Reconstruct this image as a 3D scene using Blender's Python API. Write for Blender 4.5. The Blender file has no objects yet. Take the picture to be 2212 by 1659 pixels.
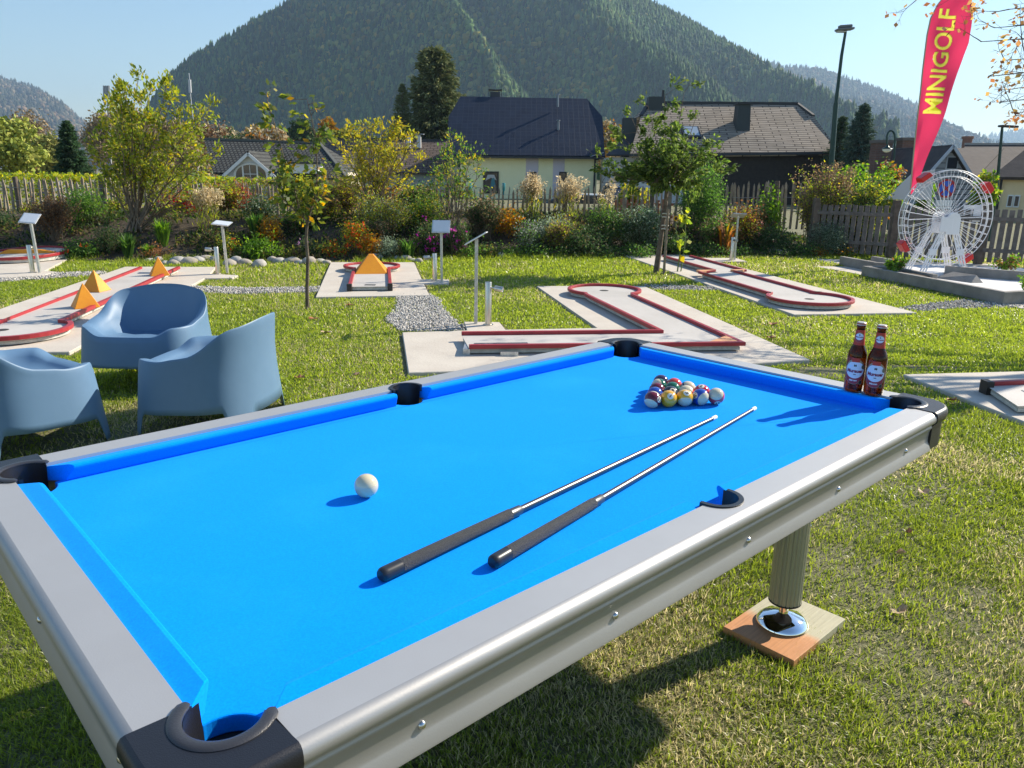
import bpy, bmesh, math, random
import numpy as np
from mathutils import Vector, Matrix
C = bpy.context.scene
COL = C.collection
R = math.radians
# ------------------------------------------------------------------ camera
F, PITCH, ROLL, HC = 3080.1, .2665, .0122, 1.5218
_f = np.array([0, math.cos(PITCH), -math.sin(PITCH)]); _x = np.array([1., 0, 0]); _u = np.cross(_x, _f)
CR = np.array([math.cos(ROLL)*_x+math.sin(ROLL)*_u, -math.sin(ROLL)*_x+math.cos(ROLL)*_u, -_f])
cd = bpy.data.cameras.new('camera'); cam = bpy.data.objects.new('camera', cd); COL.objects.link(cam)
cd.sensor_width = 36; cd.lens = F/4096*36; cd.clip_start = .05; cd.clip_end = 20000
mw = Matrix(CR.T.tolist()).to_4x4(); mw.translation = (0, 0, HC); cam.matrix_world = mw
C.camera = cam
# ------------------------------------------------------------------ world, sun, exposure
SUN_EL, SUN_AZ = R(32.7), R(60)
w = bpy.data.worlds.new('World'); C.world = w; w.use_nodes = True
nt = w.node_tree; bg = nt.nodes['Background']
sky = nt.nodes.new('ShaderNodeTexSky'); sky.sky_type = 'NISHITA'; sky.sun_disc = False
sky.sun_elevation = SUN_EL; sky.sun_rotation = SUN_AZ; sky.altitude = 600; sky.air_density = 1.5; sky.dust_density = .2; sky.ozone_density = 5
nt.links.new(sky.outputs[0], bg.inputs[0]); bg.inputs[1].default_value = .088
sd = bpy.data.lights.new('sun', 'SUN'); sun = bpy.data.objects.new('sun', sd); COL.objects.link(sun)
sd.energy = 5; sd.angle = R(.5); sd.color = (1, .90, .74)
SV = Vector((math.sin(SUN_AZ)*math.cos(SUN_EL), math.cos(SUN_AZ)*math.cos(SUN_EL), math.sin(SUN_EL)))
sun.rotation_euler = SV.to_track_quat('Z', 'Y').to_euler(); sun.location = SV*30
C.view_settings.view_transform = 'Standard'; C.view_settings.look = 'None'; C.view_settings.gamma = 1
C.view_settings.exposure = .88
C.cycles.max_bounces = 8; C.cycles.transparent_max_bounces = 12; C.cycles.volume_bounces = 0
C.cycles.sample_clamp_indirect = 6

# ------------------------------------------------------------------ helpers
def at(dx, dy, Y):
    d = np.array([(dx-1106)*1.8517/F, -(dy-829.5)*1.8517/F, -1])@CR
    return np.array([0, 0, HC])+Y/d[1]*d
def nz(a): return np.asarray(a, float)
def tag(o, label=None, cat=None, group=None, kind=None):
    if label: o['label'] = label
    if cat: o['category'] = cat
    if group: o['group'] = group
    if kind: o['kind'] = kind
    return o
def thing(name, label, cat, loc=(0, 0, 0), rz=0, group=None):
    o = bpy.data.objects.new(name, None); o.empty_display_size = .1; COL.objects.link(o)
    o.location = loc; o.rotation_euler = (0, 0, rz); return tag(o, label, cat, group)
def link(name, me, mat=None, parent=None):
    o = bpy.data.objects.new(name, me); COL.objects.link(o)
    if mat is not None: me.materials.append(mat)
    if parent is not None: o.parent = parent
    return o
def copy_tree(o, loc=None, parent=None, **kw):
    c = o.copy(); COL.objects.link(c)
    if parent is not None: c.parent = parent
    for ch in o.children: copy_tree(ch, None, c)
    if loc is not None: c.location = loc
    for k, v in kw.items():
        if k == 'rz': c.rotation_euler = (0, 0, v)
        elif k == 'cat': c['category'] = v
        elif k == 'scale': c.scale = v
        else: c[k] = v
    return c
def npmesh(name, V, Fc, mat, cols=None, parent=None, smooth=False):
    V = np.asarray(V, np.float32); Fc = np.asarray(Fc, np.int32); k = Fc.shape[1]
    me = bpy.data.meshes.new(name)
    me.vertices.add(len(V)); me.vertices.foreach_set('co', V.ravel())
    me.loops.add(Fc.size); me.loops.foreach_set('vertex_index', Fc.ravel())
    me.polygons.add(len(Fc)); me.polygons.foreach_set('loop_start', np.arange(0, Fc.size, k, dtype=np.int32))
    me.polygons.foreach_set('loop_total', np.full(len(Fc), k, np.int32))
    if smooth: me.polygons.foreach_set('use_smooth', np.ones(len(Fc), bool))
    me.update(calc_edges=True)
    if cols is not None:
        a = me.attributes.new('Col', 'FLOAT_COLOR', 'FACE')
        a.data.foreach_set('color', np.c_[cols, np.ones(len(cols))].astype(np.float32).ravel())
    return link(name, me, mat, parent)
class MB:
    """collects shapes into one mesh"""
    def __init__(s): s.v = []; s.f = []; s.sm = []
    def add(s, V, Fs, smooth=False):
        n = len(s.v); s.v += [tuple(map(float, p)) for p in V]; s.f += [tuple(i+n for i in f) for f in Fs]; s.sm += [smooth]*len(Fs)
        return s
    def box(s, x0, x1, y0, y1, z0, z1, M=None):
        V = [(x, y, z) for z in (z0, z1) for y in (y0, y1) for x in (x0, x1)]
        if M is not None: V = [tuple(M@Vector(p)) for p in V]
        return s.add(V, [(0, 2, 3, 1), (4, 5, 7, 6), (0, 1, 5, 4), (2, 6, 7, 3), (0, 4, 6, 2), (1, 3, 7, 5)])
    def bar(s, a, b, w, h=None, up=(0, 0, 1)):
        a = Vector(a); b = Vector(b); d = (b-a); L = d.length; d.normalize(); h = h or w
        sx = d.cross(Vector(up)); sx = sx.normalized() if sx.length > 1e-6 else Vector((1, 0, 0)); uz = sx.cross(d)
        M = Matrix((sx, d, uz)).transposed().to_4x4(); M.translation = a
        return s.box(-w/2, w/2, 0, L, -h/2, h/2, M)
    def tube(s, pts, r, n=8, cap=True, closed=False):
        P = [Vector(p) for p in pts]; rs = r if hasattr(r, '__len__') else [r]*len(P)
        V = []; m = len(P); prev = None
        for i, p in enumerate(P):
            d = (P[(i+1) % m]-P[i-1]) if closed else (P[min(i+1, m-1)]-P[max(i-1, 0)])
            d.normalize()
            if prev is None: sx = d.orthogonal().normalized()
            else:
                sx = prev-d*prev.dot(d); sx = sx.normalized() if sx.length > 1e-6 else d.orthogonal().normalized()
            prev = sx; sy = d.cross(sx)
            V += [p+(sx*math.cos(2*math.pi*k/n)+sy*math.sin(2*math.pi*k/n))*rs[i] for k in range(n)]
        Fs = []
        for i in range(m if closed else m-1):
            j = (i+1) % m
            Fs += [(i*n+k, i*n+(k+1) % n, j*n+(k+1) % n, j*n+k) for k in range(n)]
        s.add(V, Fs, True)
        if cap and not closed:
            q = len(s.v)-len(V); s.f += [tuple(q+k for k in range(n-1, -1, -1)), tuple(q+(m-1)*n+k for k in range(n))]; s.sm += [False]*2
        return s
    def lathe(s, prof, n=32, c=(0, 0, 0), M=None):
        V = []
        for r, z in prof: V += [Vector((c[0]+r*math.cos(2*math.pi*k/n), c[1]+r*math.sin(2*math.pi*k/n), c[2]+z)) for k in range(n)]
        if M is not None: V = [M@p for p in V]
        Fs = [(i*n+k, i*n+(k+1) % n, (i+1)*n+(k+1) % n, (i+1)*n+k) for i in range(len(prof)-1) for k in range(n)]
        q = len(s.v); s.add(V, Fs, True)
        if tuple(prof[0]) == tuple(prof[-1]): return s
        if prof[0][0] > 1e-6: s.f.append(tuple(q+k for k in range(n-1, -1, -1))); s.sm.append(False)
        if prof[-1][0] > 1e-6: s.f.append(tuple(q+(len(prof)-1)*n+k for k in range(n))); s.sm.append(False)
        return s
    def prism(s, poly, z0, z1, M=None):
        """polygon (concave allowed) extruded"""
        from mathutils.geometry import tessellate_polygon
        n = len(poly); a = sum(poly[i][0]*poly[(i+1) % n][1]-poly[(i+1) % n][0]*poly[i][1] for i in range(n))
        if a < 0: poly = poly[::-1]
        zz0 = z0 if hasattr(z0, '__len__') else [z0]*n; zz1 = z1 if hasattr(z1, '__len__') else [z1]*n
        V = [Vector((p[0], p[1], z)) for p, z in zip(poly, zz0)]+[Vector((p[0], p[1], z)) for p, z in zip(poly, zz1)]
        T = tessellate_polygon([[Vector((p[0], p[1], 0)) for p in poly]])
        Fs = []
        for t in T:
            A, B, D = [poly[i] for i in t]
            if (B[0]-A[0])*(D[1]-A[1])-(B[1]-A[1])*(D[0]-A[0]) < 0: t = t[::-1]
            Fs += [tuple(i+n for i in t), tuple(t[::-1])]
        Fs += [(i, (i+1) % n, n+(i+1) % n, n+i) for i in range(n)]
        if M is not None: V = [M@p for p in V]
        return s.add(V, Fs)
    def build(s, name, mat, parent=None, bevel=0, seg=2, subsurf=0, solid=0):
        me = bpy.data.meshes.new(name); me.from_pydata(s.v, [], s.f); me.update()
        me.polygons.foreach_set('use_smooth', np.array(s.sm, bool))
        if any(s.sm): me.set_sharp_from_angle(angle=R(38))
        o = link(name, me, mat, parent)
        if bevel:
            b = o.modifiers.new('bevel', 'BEVEL'); b.width = bevel; b.segments = seg; b.limit_method = 'ANGLE'; b.angle_limit = R(40)
        if solid:
            b = o.modifiers.new('solid', 'SOLIDIFY'); b.thickness = solid; b.offset = -1
        if subsurf:
            b = o.modifiers.new('sub', 'SUBSURF'); b.levels = b.render_levels = subsurf
        return o
def offset_poly(pts, d, closed=False):
    P = [Vector(p[:2]) for p in pts]; out = []; n = len(P)
    for i in range(n):
        a = P[i-1] if (i > 0 or closed) else None; b = P[(i+1) % n] if (i < n-1 or closed) else None
        ns = []
        if a is not None: t = (P[i]-a).normalized(); ns.append(Vector((-t.y, t.x)))
        if b is not None: t = (b-P[i]).normalized(); ns.append(Vector((-t.y, t.x)))
        m = sum(ns, Vector((0, 0))); m.normalize(); k = max(.35, m.dot(ns[0]))
        out.append(P[i]+m*d/k)
    return out
def strip(mb, pts, wd, z0, z1, closed=False):
    """a kerb-like wall of width wd along a plan polyline"""
    A = offset_poly(pts, wd/2, closed); B = offset_poly(pts, -wd/2, closed); n = len(pts)
    V = []
    for a, b in zip(A, B): V += [(a.x, a.y, z0), (b.x, b.y, z0), (b.x, b.y, z1), (a.x, a.y, z1)]
    Fs = []
    for i in range(n if closed else n-1):
        p, q = i*4, ((i+1) % n)*4
        Fs += [(p+k, p+(k+1) % 4, q+(k+1) % 4, q+k) for k in range(4)]
    if not closed: Fs += [(3, 2, 1, 0), tuple((n-1)*4+k for k in range(4))]
    return mb.add(V, Fs)
def arc(c, r, a0, a1, n=16): return [(c[0]+r*math.cos(R(a0+(a1-a0)*i/n)), c[1]+r*math.sin(R(a0+(a1-a0)*i/n))) for i in range(n+1)]
# ---- noise for height fields and masks
def vnoise(x, y, seed=0):
    def h(i, j):
        n = (i*374761393+j*668265263+seed*1442695041) & 0xffffffff
        n = ((n ^ (n >> 13))*1274126177) & 0xffffffff
        return ((n ^ (n >> 16)) & 0xffff)/65535.
    x = np.asarray(x, float); y = np.asarray(y, float)
    i = np.floor(x).astype(np.int64); j = np.floor(y).astype(np.int64); fx = x-i; fy = y-j
    fx = fx*fx*(3-2*fx); fy = fy*fy*(3-2*fy)
    return (h(i, j)*(1-fx)+h(i+1, j)*fx)*(1-fy)+(h(i, j+1)*(1-fx)+h(i+1, j+1)*fx)*fy
def fbm(x, y, o=4, seed=0): return sum(vnoise(x*2**k, y*2**k, seed+k)*.5**k for k in range(o))/sum(.5**k for k in range(o))
# ------------------------------------------------------------------ materials
MT = {}
def M(name, col, rough=.6, metal=0, col2=None, ns=5, bump=0, bs=60, spec=.5, detail=4, obj=True, coat=0, lo=.35, hi=.65, aniso=None):
    if name in MT: return MT[name]
    m = bpy.data.materials.new(name); m.use_nodes = True; nt = m.node_tree; b = nt.nodes['Principled BSDF']
    b.inputs['Base Color'].default_value = (*col, 1); b.inputs['Roughness'].default_value = rough; b.inputs['Metallic'].default_value = metal
    b.inputs['Specular IOR Level'].default_value = spec
    if coat: b.inputs['Coat Weight'].default_value = coat; b.inputs['Coat Roughness'].default_value = .05
    if aniso is not None: b.inputs['Anisotropic'].default_value = aniso
    tc = nt.nodes.new('ShaderNodeTexCoord'); out = tc.outputs['Object' if obj else 'Generated']
    if col2 is not None:
        n = nt.nodes.new('ShaderNodeTexNoise'); n.inputs['Scale'].default_value = ns; n.inputs['Detail'].default_value = detail; n.inputs['Roughness'].default_value = .65
        r = nt.nodes.new('ShaderNodeValToRGB'); r.color_ramp.elements[0].color = (*col, 1); r.color_ramp.elements[1].color = (*col2, 1)
        r.color_ramp.elements[0].position = lo; r.color_ramp.elements[1].position = hi
        nt.links.new(out, n.inputs['Vector']); nt.links.new(n.outputs[0], r.inputs[0]); nt.links.new(r.outputs[0], b.inputs['Base Color'])
    if bump:
        n = nt.nodes.new('ShaderNodeTexNoise'); n.inputs['Scale'].default_value = bs; n.inputs['Detail'].default_value = 5
        k = nt.nodes.new('ShaderNodeBump'); k.inputs['Strength'].default_value = bump; k.inputs['Distance'].default_value = .01
        nt.links.new(out, n.inputs['Vector']); nt.links.new(n.outputs[0], k.inputs['Height']); nt.links.new(k.outputs[0], b.inputs['Normal'])
    MT[name] = m; return m
def leafmat(name, trans=.35, rough=.55, spec=.3):
    m = bpy.data.materials.new(name); m.use_nodes = True; nt = m.node_tree; b = nt.nodes['Principled BSDF']; o = nt.nodes['Material Output']
    a = nt.nodes.new('ShaderNodeAttribute'); a.attribute_name = 'Col'
    b.inputs['Roughness'].default_value = rough; b.inputs['Specular IOR Level'].default_value = spec
    t = nt.nodes.new('ShaderNodeBsdfTranslucent'); x = nt.nodes.new('ShaderNodeMixShader'); x.inputs[0].default_value = trans
    g = nt.nodes.new('ShaderNodeHueSaturation'); g.inputs['Value'].default_value = 1.65; g.inputs['Saturation'].default_value = 1.1
    nt.links.new(a.outputs['Color'], b.inputs['Base Color']); nt.links.new(a.outputs['Color'], g.inputs['Color']); nt.links.new(g.outputs[0], t.inputs['Color'])
    nt.links.new(b.outputs[0], x.inputs[1]); nt.links.new(t.outputs[0], x.inputs[2]); nt.links.new(x.outputs[0], o.inputs['Surface'])
    MT[name] = m; return m
LEAF = leafmat('leaf', .5); BLADE = leafmat('blade', .5, .38, .45); FAR = leafmat('far_leaf', .12, .8, .1); PETAL = leafmat('petal', .3, .6, .2)
BARK = M('bark', (.09, .065, .045), .9, col2=(.17, .135, .10), ns=14, bump=.6, bs=40)
TWIG = M('twig', (.22, .17, .12), .85, col2=(.13, .10, .07), ns=8)
CONC = M('concrete', (.47, .42, .36), .9, col2=(.57, .52, .45), ns=2.2, bump=.25, bs=45, detail=8, lo=.3, hi=.7)
CONCD = M('dark_concrete', (.20, .185, .17), .9, col2=(.31, .29, .265), ns=3, bump=.3, bs=40, detail=8)
SLAB = M('lane_surface', (.44, .415, .38), .7, col2=(.52, .49, .455), ns=1.5, bump=.08, bs=80, detail=6)
SLABE = M('lane_edge', (.40, .40, .36), .85, col2=(.60, .58, .52), ns=9, bump=.3, bs=40)
RED = M('red_rail', (.30, .016, .026), .45, col2=(.37, .026, .034), ns=6)
ORANGE = M('orange_paint', (.78, .31, .012), .45, col2=(.70, .25, .01), ns=4, bump=.1)
PALEORANGE = M('pale_orange', (.62, .30, .14), .6)
GALV = M('galvanised', (.42, .43, .44), .45, .8, col2=(.62, .63, .63), ns=20)
STEEL = M('brushed_steel', (.62, .58, .52), .32, 1.0, bump=.05, bs=200)
BLACK = M('black_plastic', (.012, .013, .018), .38, bump=.12, bs=500)
ALU = M('satin_aluminium', (.45, .445, .44), .50, .5, col2=(.48, .475, .47), ns=2.5, bump=.03, bs=350)
ALUM = M('moulding_aluminium', (.36, .355, .35), .45, .6, col2=(.40, .395, .385), ns=2, bump=.03, bs=350)
WHITE = M('white_paint', (.78, .79, .82), .45)
# ================================================================== GROUND
_bx = np.array([-30, -14, -7.6, -6.2, -5.0, -4.1, -3.4, -1.7, .4, 2.0, 4.75, 6.2, 9, 30.])
_by = np.array([13.0, 13.0, 13.3, 13.0, 13.05, 13.5, 13.2, 13.85, 14.35, 14.9, 15.6, 15.6, 15.4, 15.4])
def bed_y(x): return np.interp(x, _bx, _by)
def gz(x, y):
    x = np.asarray(x, float); y = np.asarray(y, float)
    t = np.clip((y-bed_y(x))/2.4, 0, 1); s = t*t*(3-2*t)
    k = np.clip((7-x)/3, 0, 1)
    back = np.clip((y-24)/16, 0, 1)
    return .62*s*k*(1-back*back*(3-2*back))
def sc(poly, z): return [(x*(HC-z)/HC, y*(HC-z)/HC) for x, y in poly]
PAD_Z = .03
PADS = {
 'a': [(-6.28, 12.49), (-4.85, 12.60), (-4.62, 11.75), (-4.14, 11.60), (-4.12, 11.29), (-4.50, 11.22), (-3.81, 6.45), (-4.17, 6.42), (-5.42, 6.28)],
 'b': [(-3.18, 13.48), (-1.75, 13.63), (-1.36, 11.42), (-.95, 11.40), (-.92, 10.95), (-1.27, 10.93), (-1.08, 9.88), (-2.48, 9.61)],
 'c': [(-1.09, 7.46), (-.46, 7.60), (-.52, 8.07), (-.14, 8.07), (-.07, 7.66), (.87, 7.81), (.33, 10.84), (1.87, 10.98), (2.58, 6.50), (2.0, 6.32), (-.82, 5.88)],
 'd': [(2.17, 15.34), (3.45, 15.6), (3.62, 15.0), (4.3, 15.05), (4.36, 14.45), (3.78, 14.35), (4.76, 8.99), (3.23, 8.76)],
 'e': [(5.35, 13.9), (5.62, 13.2), (6.31, 9.50), (8.9, 9.9), (9.2, 14.6), (5.9, 15.2), (5.95, 14.6), (6.2, 13.9)],
 'f': [(3.15, 6.02), (6.5, 6.5), (6.9, 4.1), (3.38, 4.60)],
 'g': [(-8.01, 14.2), (-7.2, 11.85), (-6.95, 11.75), (-6.93, 11.35), (-7.3, 11.05), (-9.8, 10.5), (-10.8, 13.8)]}
PADS = {k: sc(v, PAD_Z) for k, v in PADS.items()}
GRAVEL = {
 'middle': [(-1.49, 9.81), (-1.08, 9.84), (-.93, 9.55), (-.84, 8.90), (-.60, 8.00), (-.49, 7.65), (-.52, 7.5), (-1.09, 7.44), (-1.25, 7.80), (-1.36, 8.12), (-1.33, 8.77)],
 'left': [(-7.5, 11.2), (-7.0, 11.45), (-6.25, 11.8), (-6.05, 11.4), (-7.01, 10.48), (-7.8, 10.3)],
 'mid_left': [(-4.35, 10.35), (-3.53, 10.22), (-2.62, 10.42), (-2.50, 9.95), (-3.52, 9.68), (-4.22, 9.85)],
 'right': [(4.62, 9.22), (5.25, 9.62), (5.89, 9.97), (6.25, 9.55), (7.4, 9.75), (7.4, 9.5), (6.06, 9.35), (5.4, 9.3), (4.83, 9.03)],
 'inner': [(1.86, 10.98), (2.88, 10.95), (2.95, 10.55), (1.93, 10.55)]}
BARE = [(2.55, 6.03, .28, .2, .95), (3.4, 6.25, .4, .08, .8), (1.33, 2.75, .22, .3, .65), (1.25, 2.15, .2, .22, .6), (1.65, 2.5, .2, .25, .5), (1.8, 4.6, .4, .35, .6), (2.0, 3.9, .3, .5, .5),
        (-1.8, 4.35, .7, .35, .75), (-2.9, 4.2, .5, .3, .8), (-.9, 10.3, .25, .3, .6), (-.8, 7.9, .15, .2, .6), (1.0, 9.6, .1, .1, .1), (2.3, 12.2, .25, .2, .5), (-.6, 9.0, .12, .5, .5), (1.55, 3.3, .25, .3, .5)]
def inpoly(x, y, poly):
    r = np.zeros(x.shape, bool); n = len(poly)
    for i in range(n):
        x0, y0 = poly[i]; x1, y1 = poly[(i+1) % n]
        if y0 == y1: continue
        c = ((y0 > y) != (y1 > y)) & (x < (x1-x0)*(y-y0)/(y1-y0)+x0); r ^= c
    return r
def bare(x, y):
    b = np.zeros_like(x)
    for cx, cy, rx, ry, s in BARE:
        d = ((x-cx)/rx)**2+((y-cy)/ry)**2+(vnoise(x*9, y*9, 4)-.5)*.9
        b = np.maximum(b, s*np.clip(1.6-d, 0, 1))
    return b
# the ground sheet: fine near, coarse far, to the horizon
def ground():
    xs = np.r_[-6000, -2500, -900, -350, -150, -70, -40, np.arange(-26, 26.1, .4), 40, 70, 150, 350, 900, 2500, 6000]
    ys = np.r_[-800, -100, -20, -4, np.arange(0, 45, .4), 50, 60, 80, 120, 200, 400, 900, 2500, 7000]
    X, Y = np.meshgrid(xs, ys); Z = gz(X, Y)
    n = len(xs); I = np.arange(len(ys)-1)[:, None]*n+np.arange(n-1)[None]
    Fc = np.stack([I, I+1, I+n+1, I+n], -1).reshape(-1, 4)
    m = M('soil_and_thatch', (.085, .088, .034), .95, col2=(.27, .25, .14), ns=45, bump=.9, bs=160, detail=9, lo=.38, hi=.66)
    o = npmesh('ground', np.c_[X.ravel(), Y.ravel(), Z.ravel()], Fc, m, smooth=True); tag(o, kind='structure')
ground()
# planting bed: dark soil lying over the bank
def bed():
    xs = np.arange(-14, 7.01, .25); ts = np.linspace(0, 3.6, 16); V = []
    for x in xs:
        for t in ts: y = bed_y(x)+t+.07*math.sin(x*3)*(t == 0); V.append((x, y, float(gz(x, y))+.008+.02*float(vnoise(x*4, y*4, 2))))
    n = len(ts); Fc = [(i*n+j, (i+1)*n+j, (i+1)*n+j+1, i*n+j+1) for i in range(len(xs)-1) for j in range(n-1)]
    m = M('bed_soil', (.030, .021, .013), .95, col2=(.085, .062, .038), ns=9, bump=1, bs=30, detail=8)
    tag(npmesh('soil_bed', V, Fc, m, smooth=True), kind='structure')
bed()
for k, p in PADS.items():
    mb = MB().prism(p, -.05, PAD_Z-(.012 if k == 'e' else 0)); tag(mb.build('concrete_pad', CONC, bevel=.006, seg=1), kind='structure')
GRM = M('gravel_base', (.22, .20, .17), .95, col2=(.42, .39, .34), ns=40, bump=1, bs=60)
for k, p in GRAVEL.items():
    tag(MB().prism(p, -.02, .006).build('gravel_path', GRM), kind='structure')
# gravel stones as one uncountable mass
def ico():
    bm = bmesh.new(); bmesh.ops.create_icosphere(bm, subdivisions=1, radius=1); v = np.array([q.co[:] for q in bm.verts]); f = np.array([[q.index for q in x.verts] for x in bm.faces]); bm.free(); return v, f
ICO = ico()
def rotm(rng, n):
    q = rng.normal(size=(n, 4)); q /= np.linalg.norm(q, axis=1)[:, None]; a, b, c, d = q.T
    return np.stack([1-2*(c*c+d*d), 2*(b*c-a*d), 2*(b*d+a*c), 2*(b*c+a*d), 1-2*(b*b+d*d), 2*(c*d-a*b), 2*(b*d-a*c), 2*(c*d+a*b), 1-2*(b*b+c*c)], -1).reshape(n, 3, 3)
def scatter_blobs(rng, P, S, cols, jit=.25, proto=ICO):
    v, f = proto; n = len(P)
    J = v[None]*(1+rng.uniform(-jit, jit, (n, len(v), 1)))
    J = np.einsum('nij,nkj->nki', rotm(rng, n), J*S[:, None, :])+P[:, None]
    Fc = (f[None]+(np.arange(n)*len(v))[:, None, None]).reshape(-1, f.shape[1])
    return J.reshape(-1, 3), Fc, np.repeat(cols, len(f), 0)
def rnd_in(rng, poly, n):
    p = np.array(poly); lo, hi = p.min(0), p.max(0); q = rng.uniform(lo, hi, (n, 2)); return q[inpoly(q[:, 0], q[:, 1], poly)]
STONE = leafmat('stone_chip', 0, .85, .3)
rng = np.random.default_rng(3); Vs, Fs_, Cs, off = [], [], [], 0
for k, dens in (('middle', 3600), ('left', 1500), ('mid_left', 1800), ('right', 1300), ('inner', 1000)):
    p = np.array(GRAVEL[k]); q = rnd_in(rng, GRAVEL[k], int(dens*np.prod(p.max(0)-p.min(0))))
    q = q+rng.normal(0, .018, q.shape)
    s = rng.uniform(.007, .016, (len(q), 1))*rng.uniform(.6, 1.2, (len(q), 3)); g = rng.uniform(.22, .62, (len(q), 1))
    v, f, c = scatter_blobs(rng, np.c_[q, .010+rng.uniform(0, .012, len(q))], s, g*np.array([1, .95, .87]))
    Vs.append(v); Fs_.append(f+off); Cs.append(c); off += len(v)
tag(npmesh('gravel', np.concatenate(Vs), np.concatenate(Fs_), STONE, np.concatenate(Cs)), kind='stuff')
# ------------------------------------------------------------------ grass: real blades
def grass():
    rng = np.random.default_rng(11); Ps = []
    bands = [(.75, 1.6, 33000, .0034, .024), (1.6, 2.4, 30000, .0036, .024), (2.4, 3.4, 22000, .0044, .025), (3.4, 5, 12500, .006, .028), (5, 7.5, 7000, .0095, .027), (7.5, 11, 3800, .013, .031), (11, 16, 1800, .019, .045)]
    for y0, y1, dens, wd, ht in bands:
        hw = .74*y1+.9; n = int(dens*(y1-y0)*2*hw); x = rng.uniform(-hw, hw, n); y = rng.uniform(y0, y1, n)
        k = (np.abs(x) < .74*y+.9)
        k &= y < bed_y(x)+.10*(vnoise(x*5, y*0, 9))
        Ps.append(np.c_[x, y, np.full(n, wd), np.full(n, ht)][k])
    # rough fringe along the foot of the bed
    n = 26000; x = rng.uniform(-11, 8, n); y = bed_y(x)+rng.uniform(-.15, .45, n)
    Ps.append(np.c_[x, y, np.full(n, .013), np.full(n, .085)][vnoise(x*2, y*2, 8) > .42])
    A = np.concatenate(Ps); x, y = A[:, 0], A[:, 1]
    keep = np.ones(len(A), bool)
    for p in PADS.values(): keep &= ~inpoly(x, y, offset_out(p, -.035))
    for p in GRAVEL.values(): keep &= ~(inpoly(x, y, p) & (rng.random(len(x)) < .965))
    b = bare(x, y); pn = fbm(x*2.1, y*2.1, 3, 5); tf = fbm(x*8, y*8, 2, 15)
    dens = np.clip(.58+1.3*(pn-.36)+.9*(tf-.45), .22, 1)
    dens = np.where(y > 5., np.maximum(dens, .93), np.maximum(dens, .78))
    near = np.clip((3.2-y)/1.5, 0, 1)
    keep &= rng.random(len(x)) < dens*(1-b)*(1-.1*near)
    A = A[keep]; x, y = A[:, 0], A[:, 1]; n = len(A); wd, ht = A[:, 2], A[:, 3]
    pn = pn[keep]; tf = tf[keep]
    h = ht*rng.uniform(.45, 1.15, n)*(.65+.75*tf); az = rng.uniform(0, 2*np.pi, n); lean = rng.uniform(.15, 1.5, n)
    # blades lie over in swirls where the turf is worn
    sw = vnoise(x*1.7, y*1.7, 21)*2*np.pi*1.5; flat = rng.random(n) < .35; az = np.where(flat, sw+rng.normal(0, .5, n), az); lean = np.where(flat, lean+.9, lean)
    z0 = gz(x, y)+.001
    hx, hy = np.cos(az), np.sin(az); f2 = rng.uniform(0, 2*np.pi, n); wx, wy = np.cos(f2)*wd/2, np.sin(f2)*wd/2
    L = h*1.25; th1 = np.clip(lean, 0, 1.45)*.55; th2 = np.clip(lean, 0, 1.5)
    m = np.c_[x+hx*L*.5*np.sin(th1), y+hy*L*.5*np.sin(th1), z0+L*.5*np.cos(th1)]
    t = m+np.c_[hx*L*.55*np.sin(th2), hy*L*.55*np.sin(th2), L*.55*np.cos(th2)]
    V = np.stack([np.c_[x-wx, y-wy, z0], np.c_[x+wx, y+wy, z0], m+np.c_[wx, wy, wx*0]*.8, m-np.c_[wx, wy, wx*0]*.8, t], 1).reshape(-1, 3)
    i = np.arange(n)[:, None]*5; Fc = np.concatenate([i+[0, 1, 2], i+[0, 2, 3], i+[3, 2, 4]], 1).reshape(-1, 3)
    # colour of each blade: fresh green, yellow green, dry straw
    dry = np.where(y > 5, .45, 1.)*np.clip((fbm(x*.9, y*.9, 3, 31)-.44)*2.3+.14*(y < 4.5)*(x > .4)+.08, 0, .62)
    r = rng.random(n); g1 = np.array([.15, .215, .028]); g2 = np.array([.32, .365, .06]); st = np.array([.52, .46, .26])
    c = g1+(g2-g1)*rng.random((n, 1)); c = c*np.where(y > 5, 1.22, 1.)[:, None]; c = np.where((r < dry)[:, None], st*rng.uniform(.6, 1.15, (n, 1)), c*rng.uniform(.7, 1.15, (n, 1)))
    o = npmesh('grass', V, Fc, BLADE, np.repeat(c, 3, 0)); tag(o, 'short mown green lawn with dry worn patches', kind='stuff')
    print('blades', n)
def offset_out(poly, d):
    n = len(poly); a = sum(poly[i][0]*poly[(i+1) % n][1]-poly[(i+1) % n][0]*poly[i][1] for i in range(n))
    return [tuple(p) for p in offset_poly(poly, -d if a < 0 else d, True)] if True else poly
grass()
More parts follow.
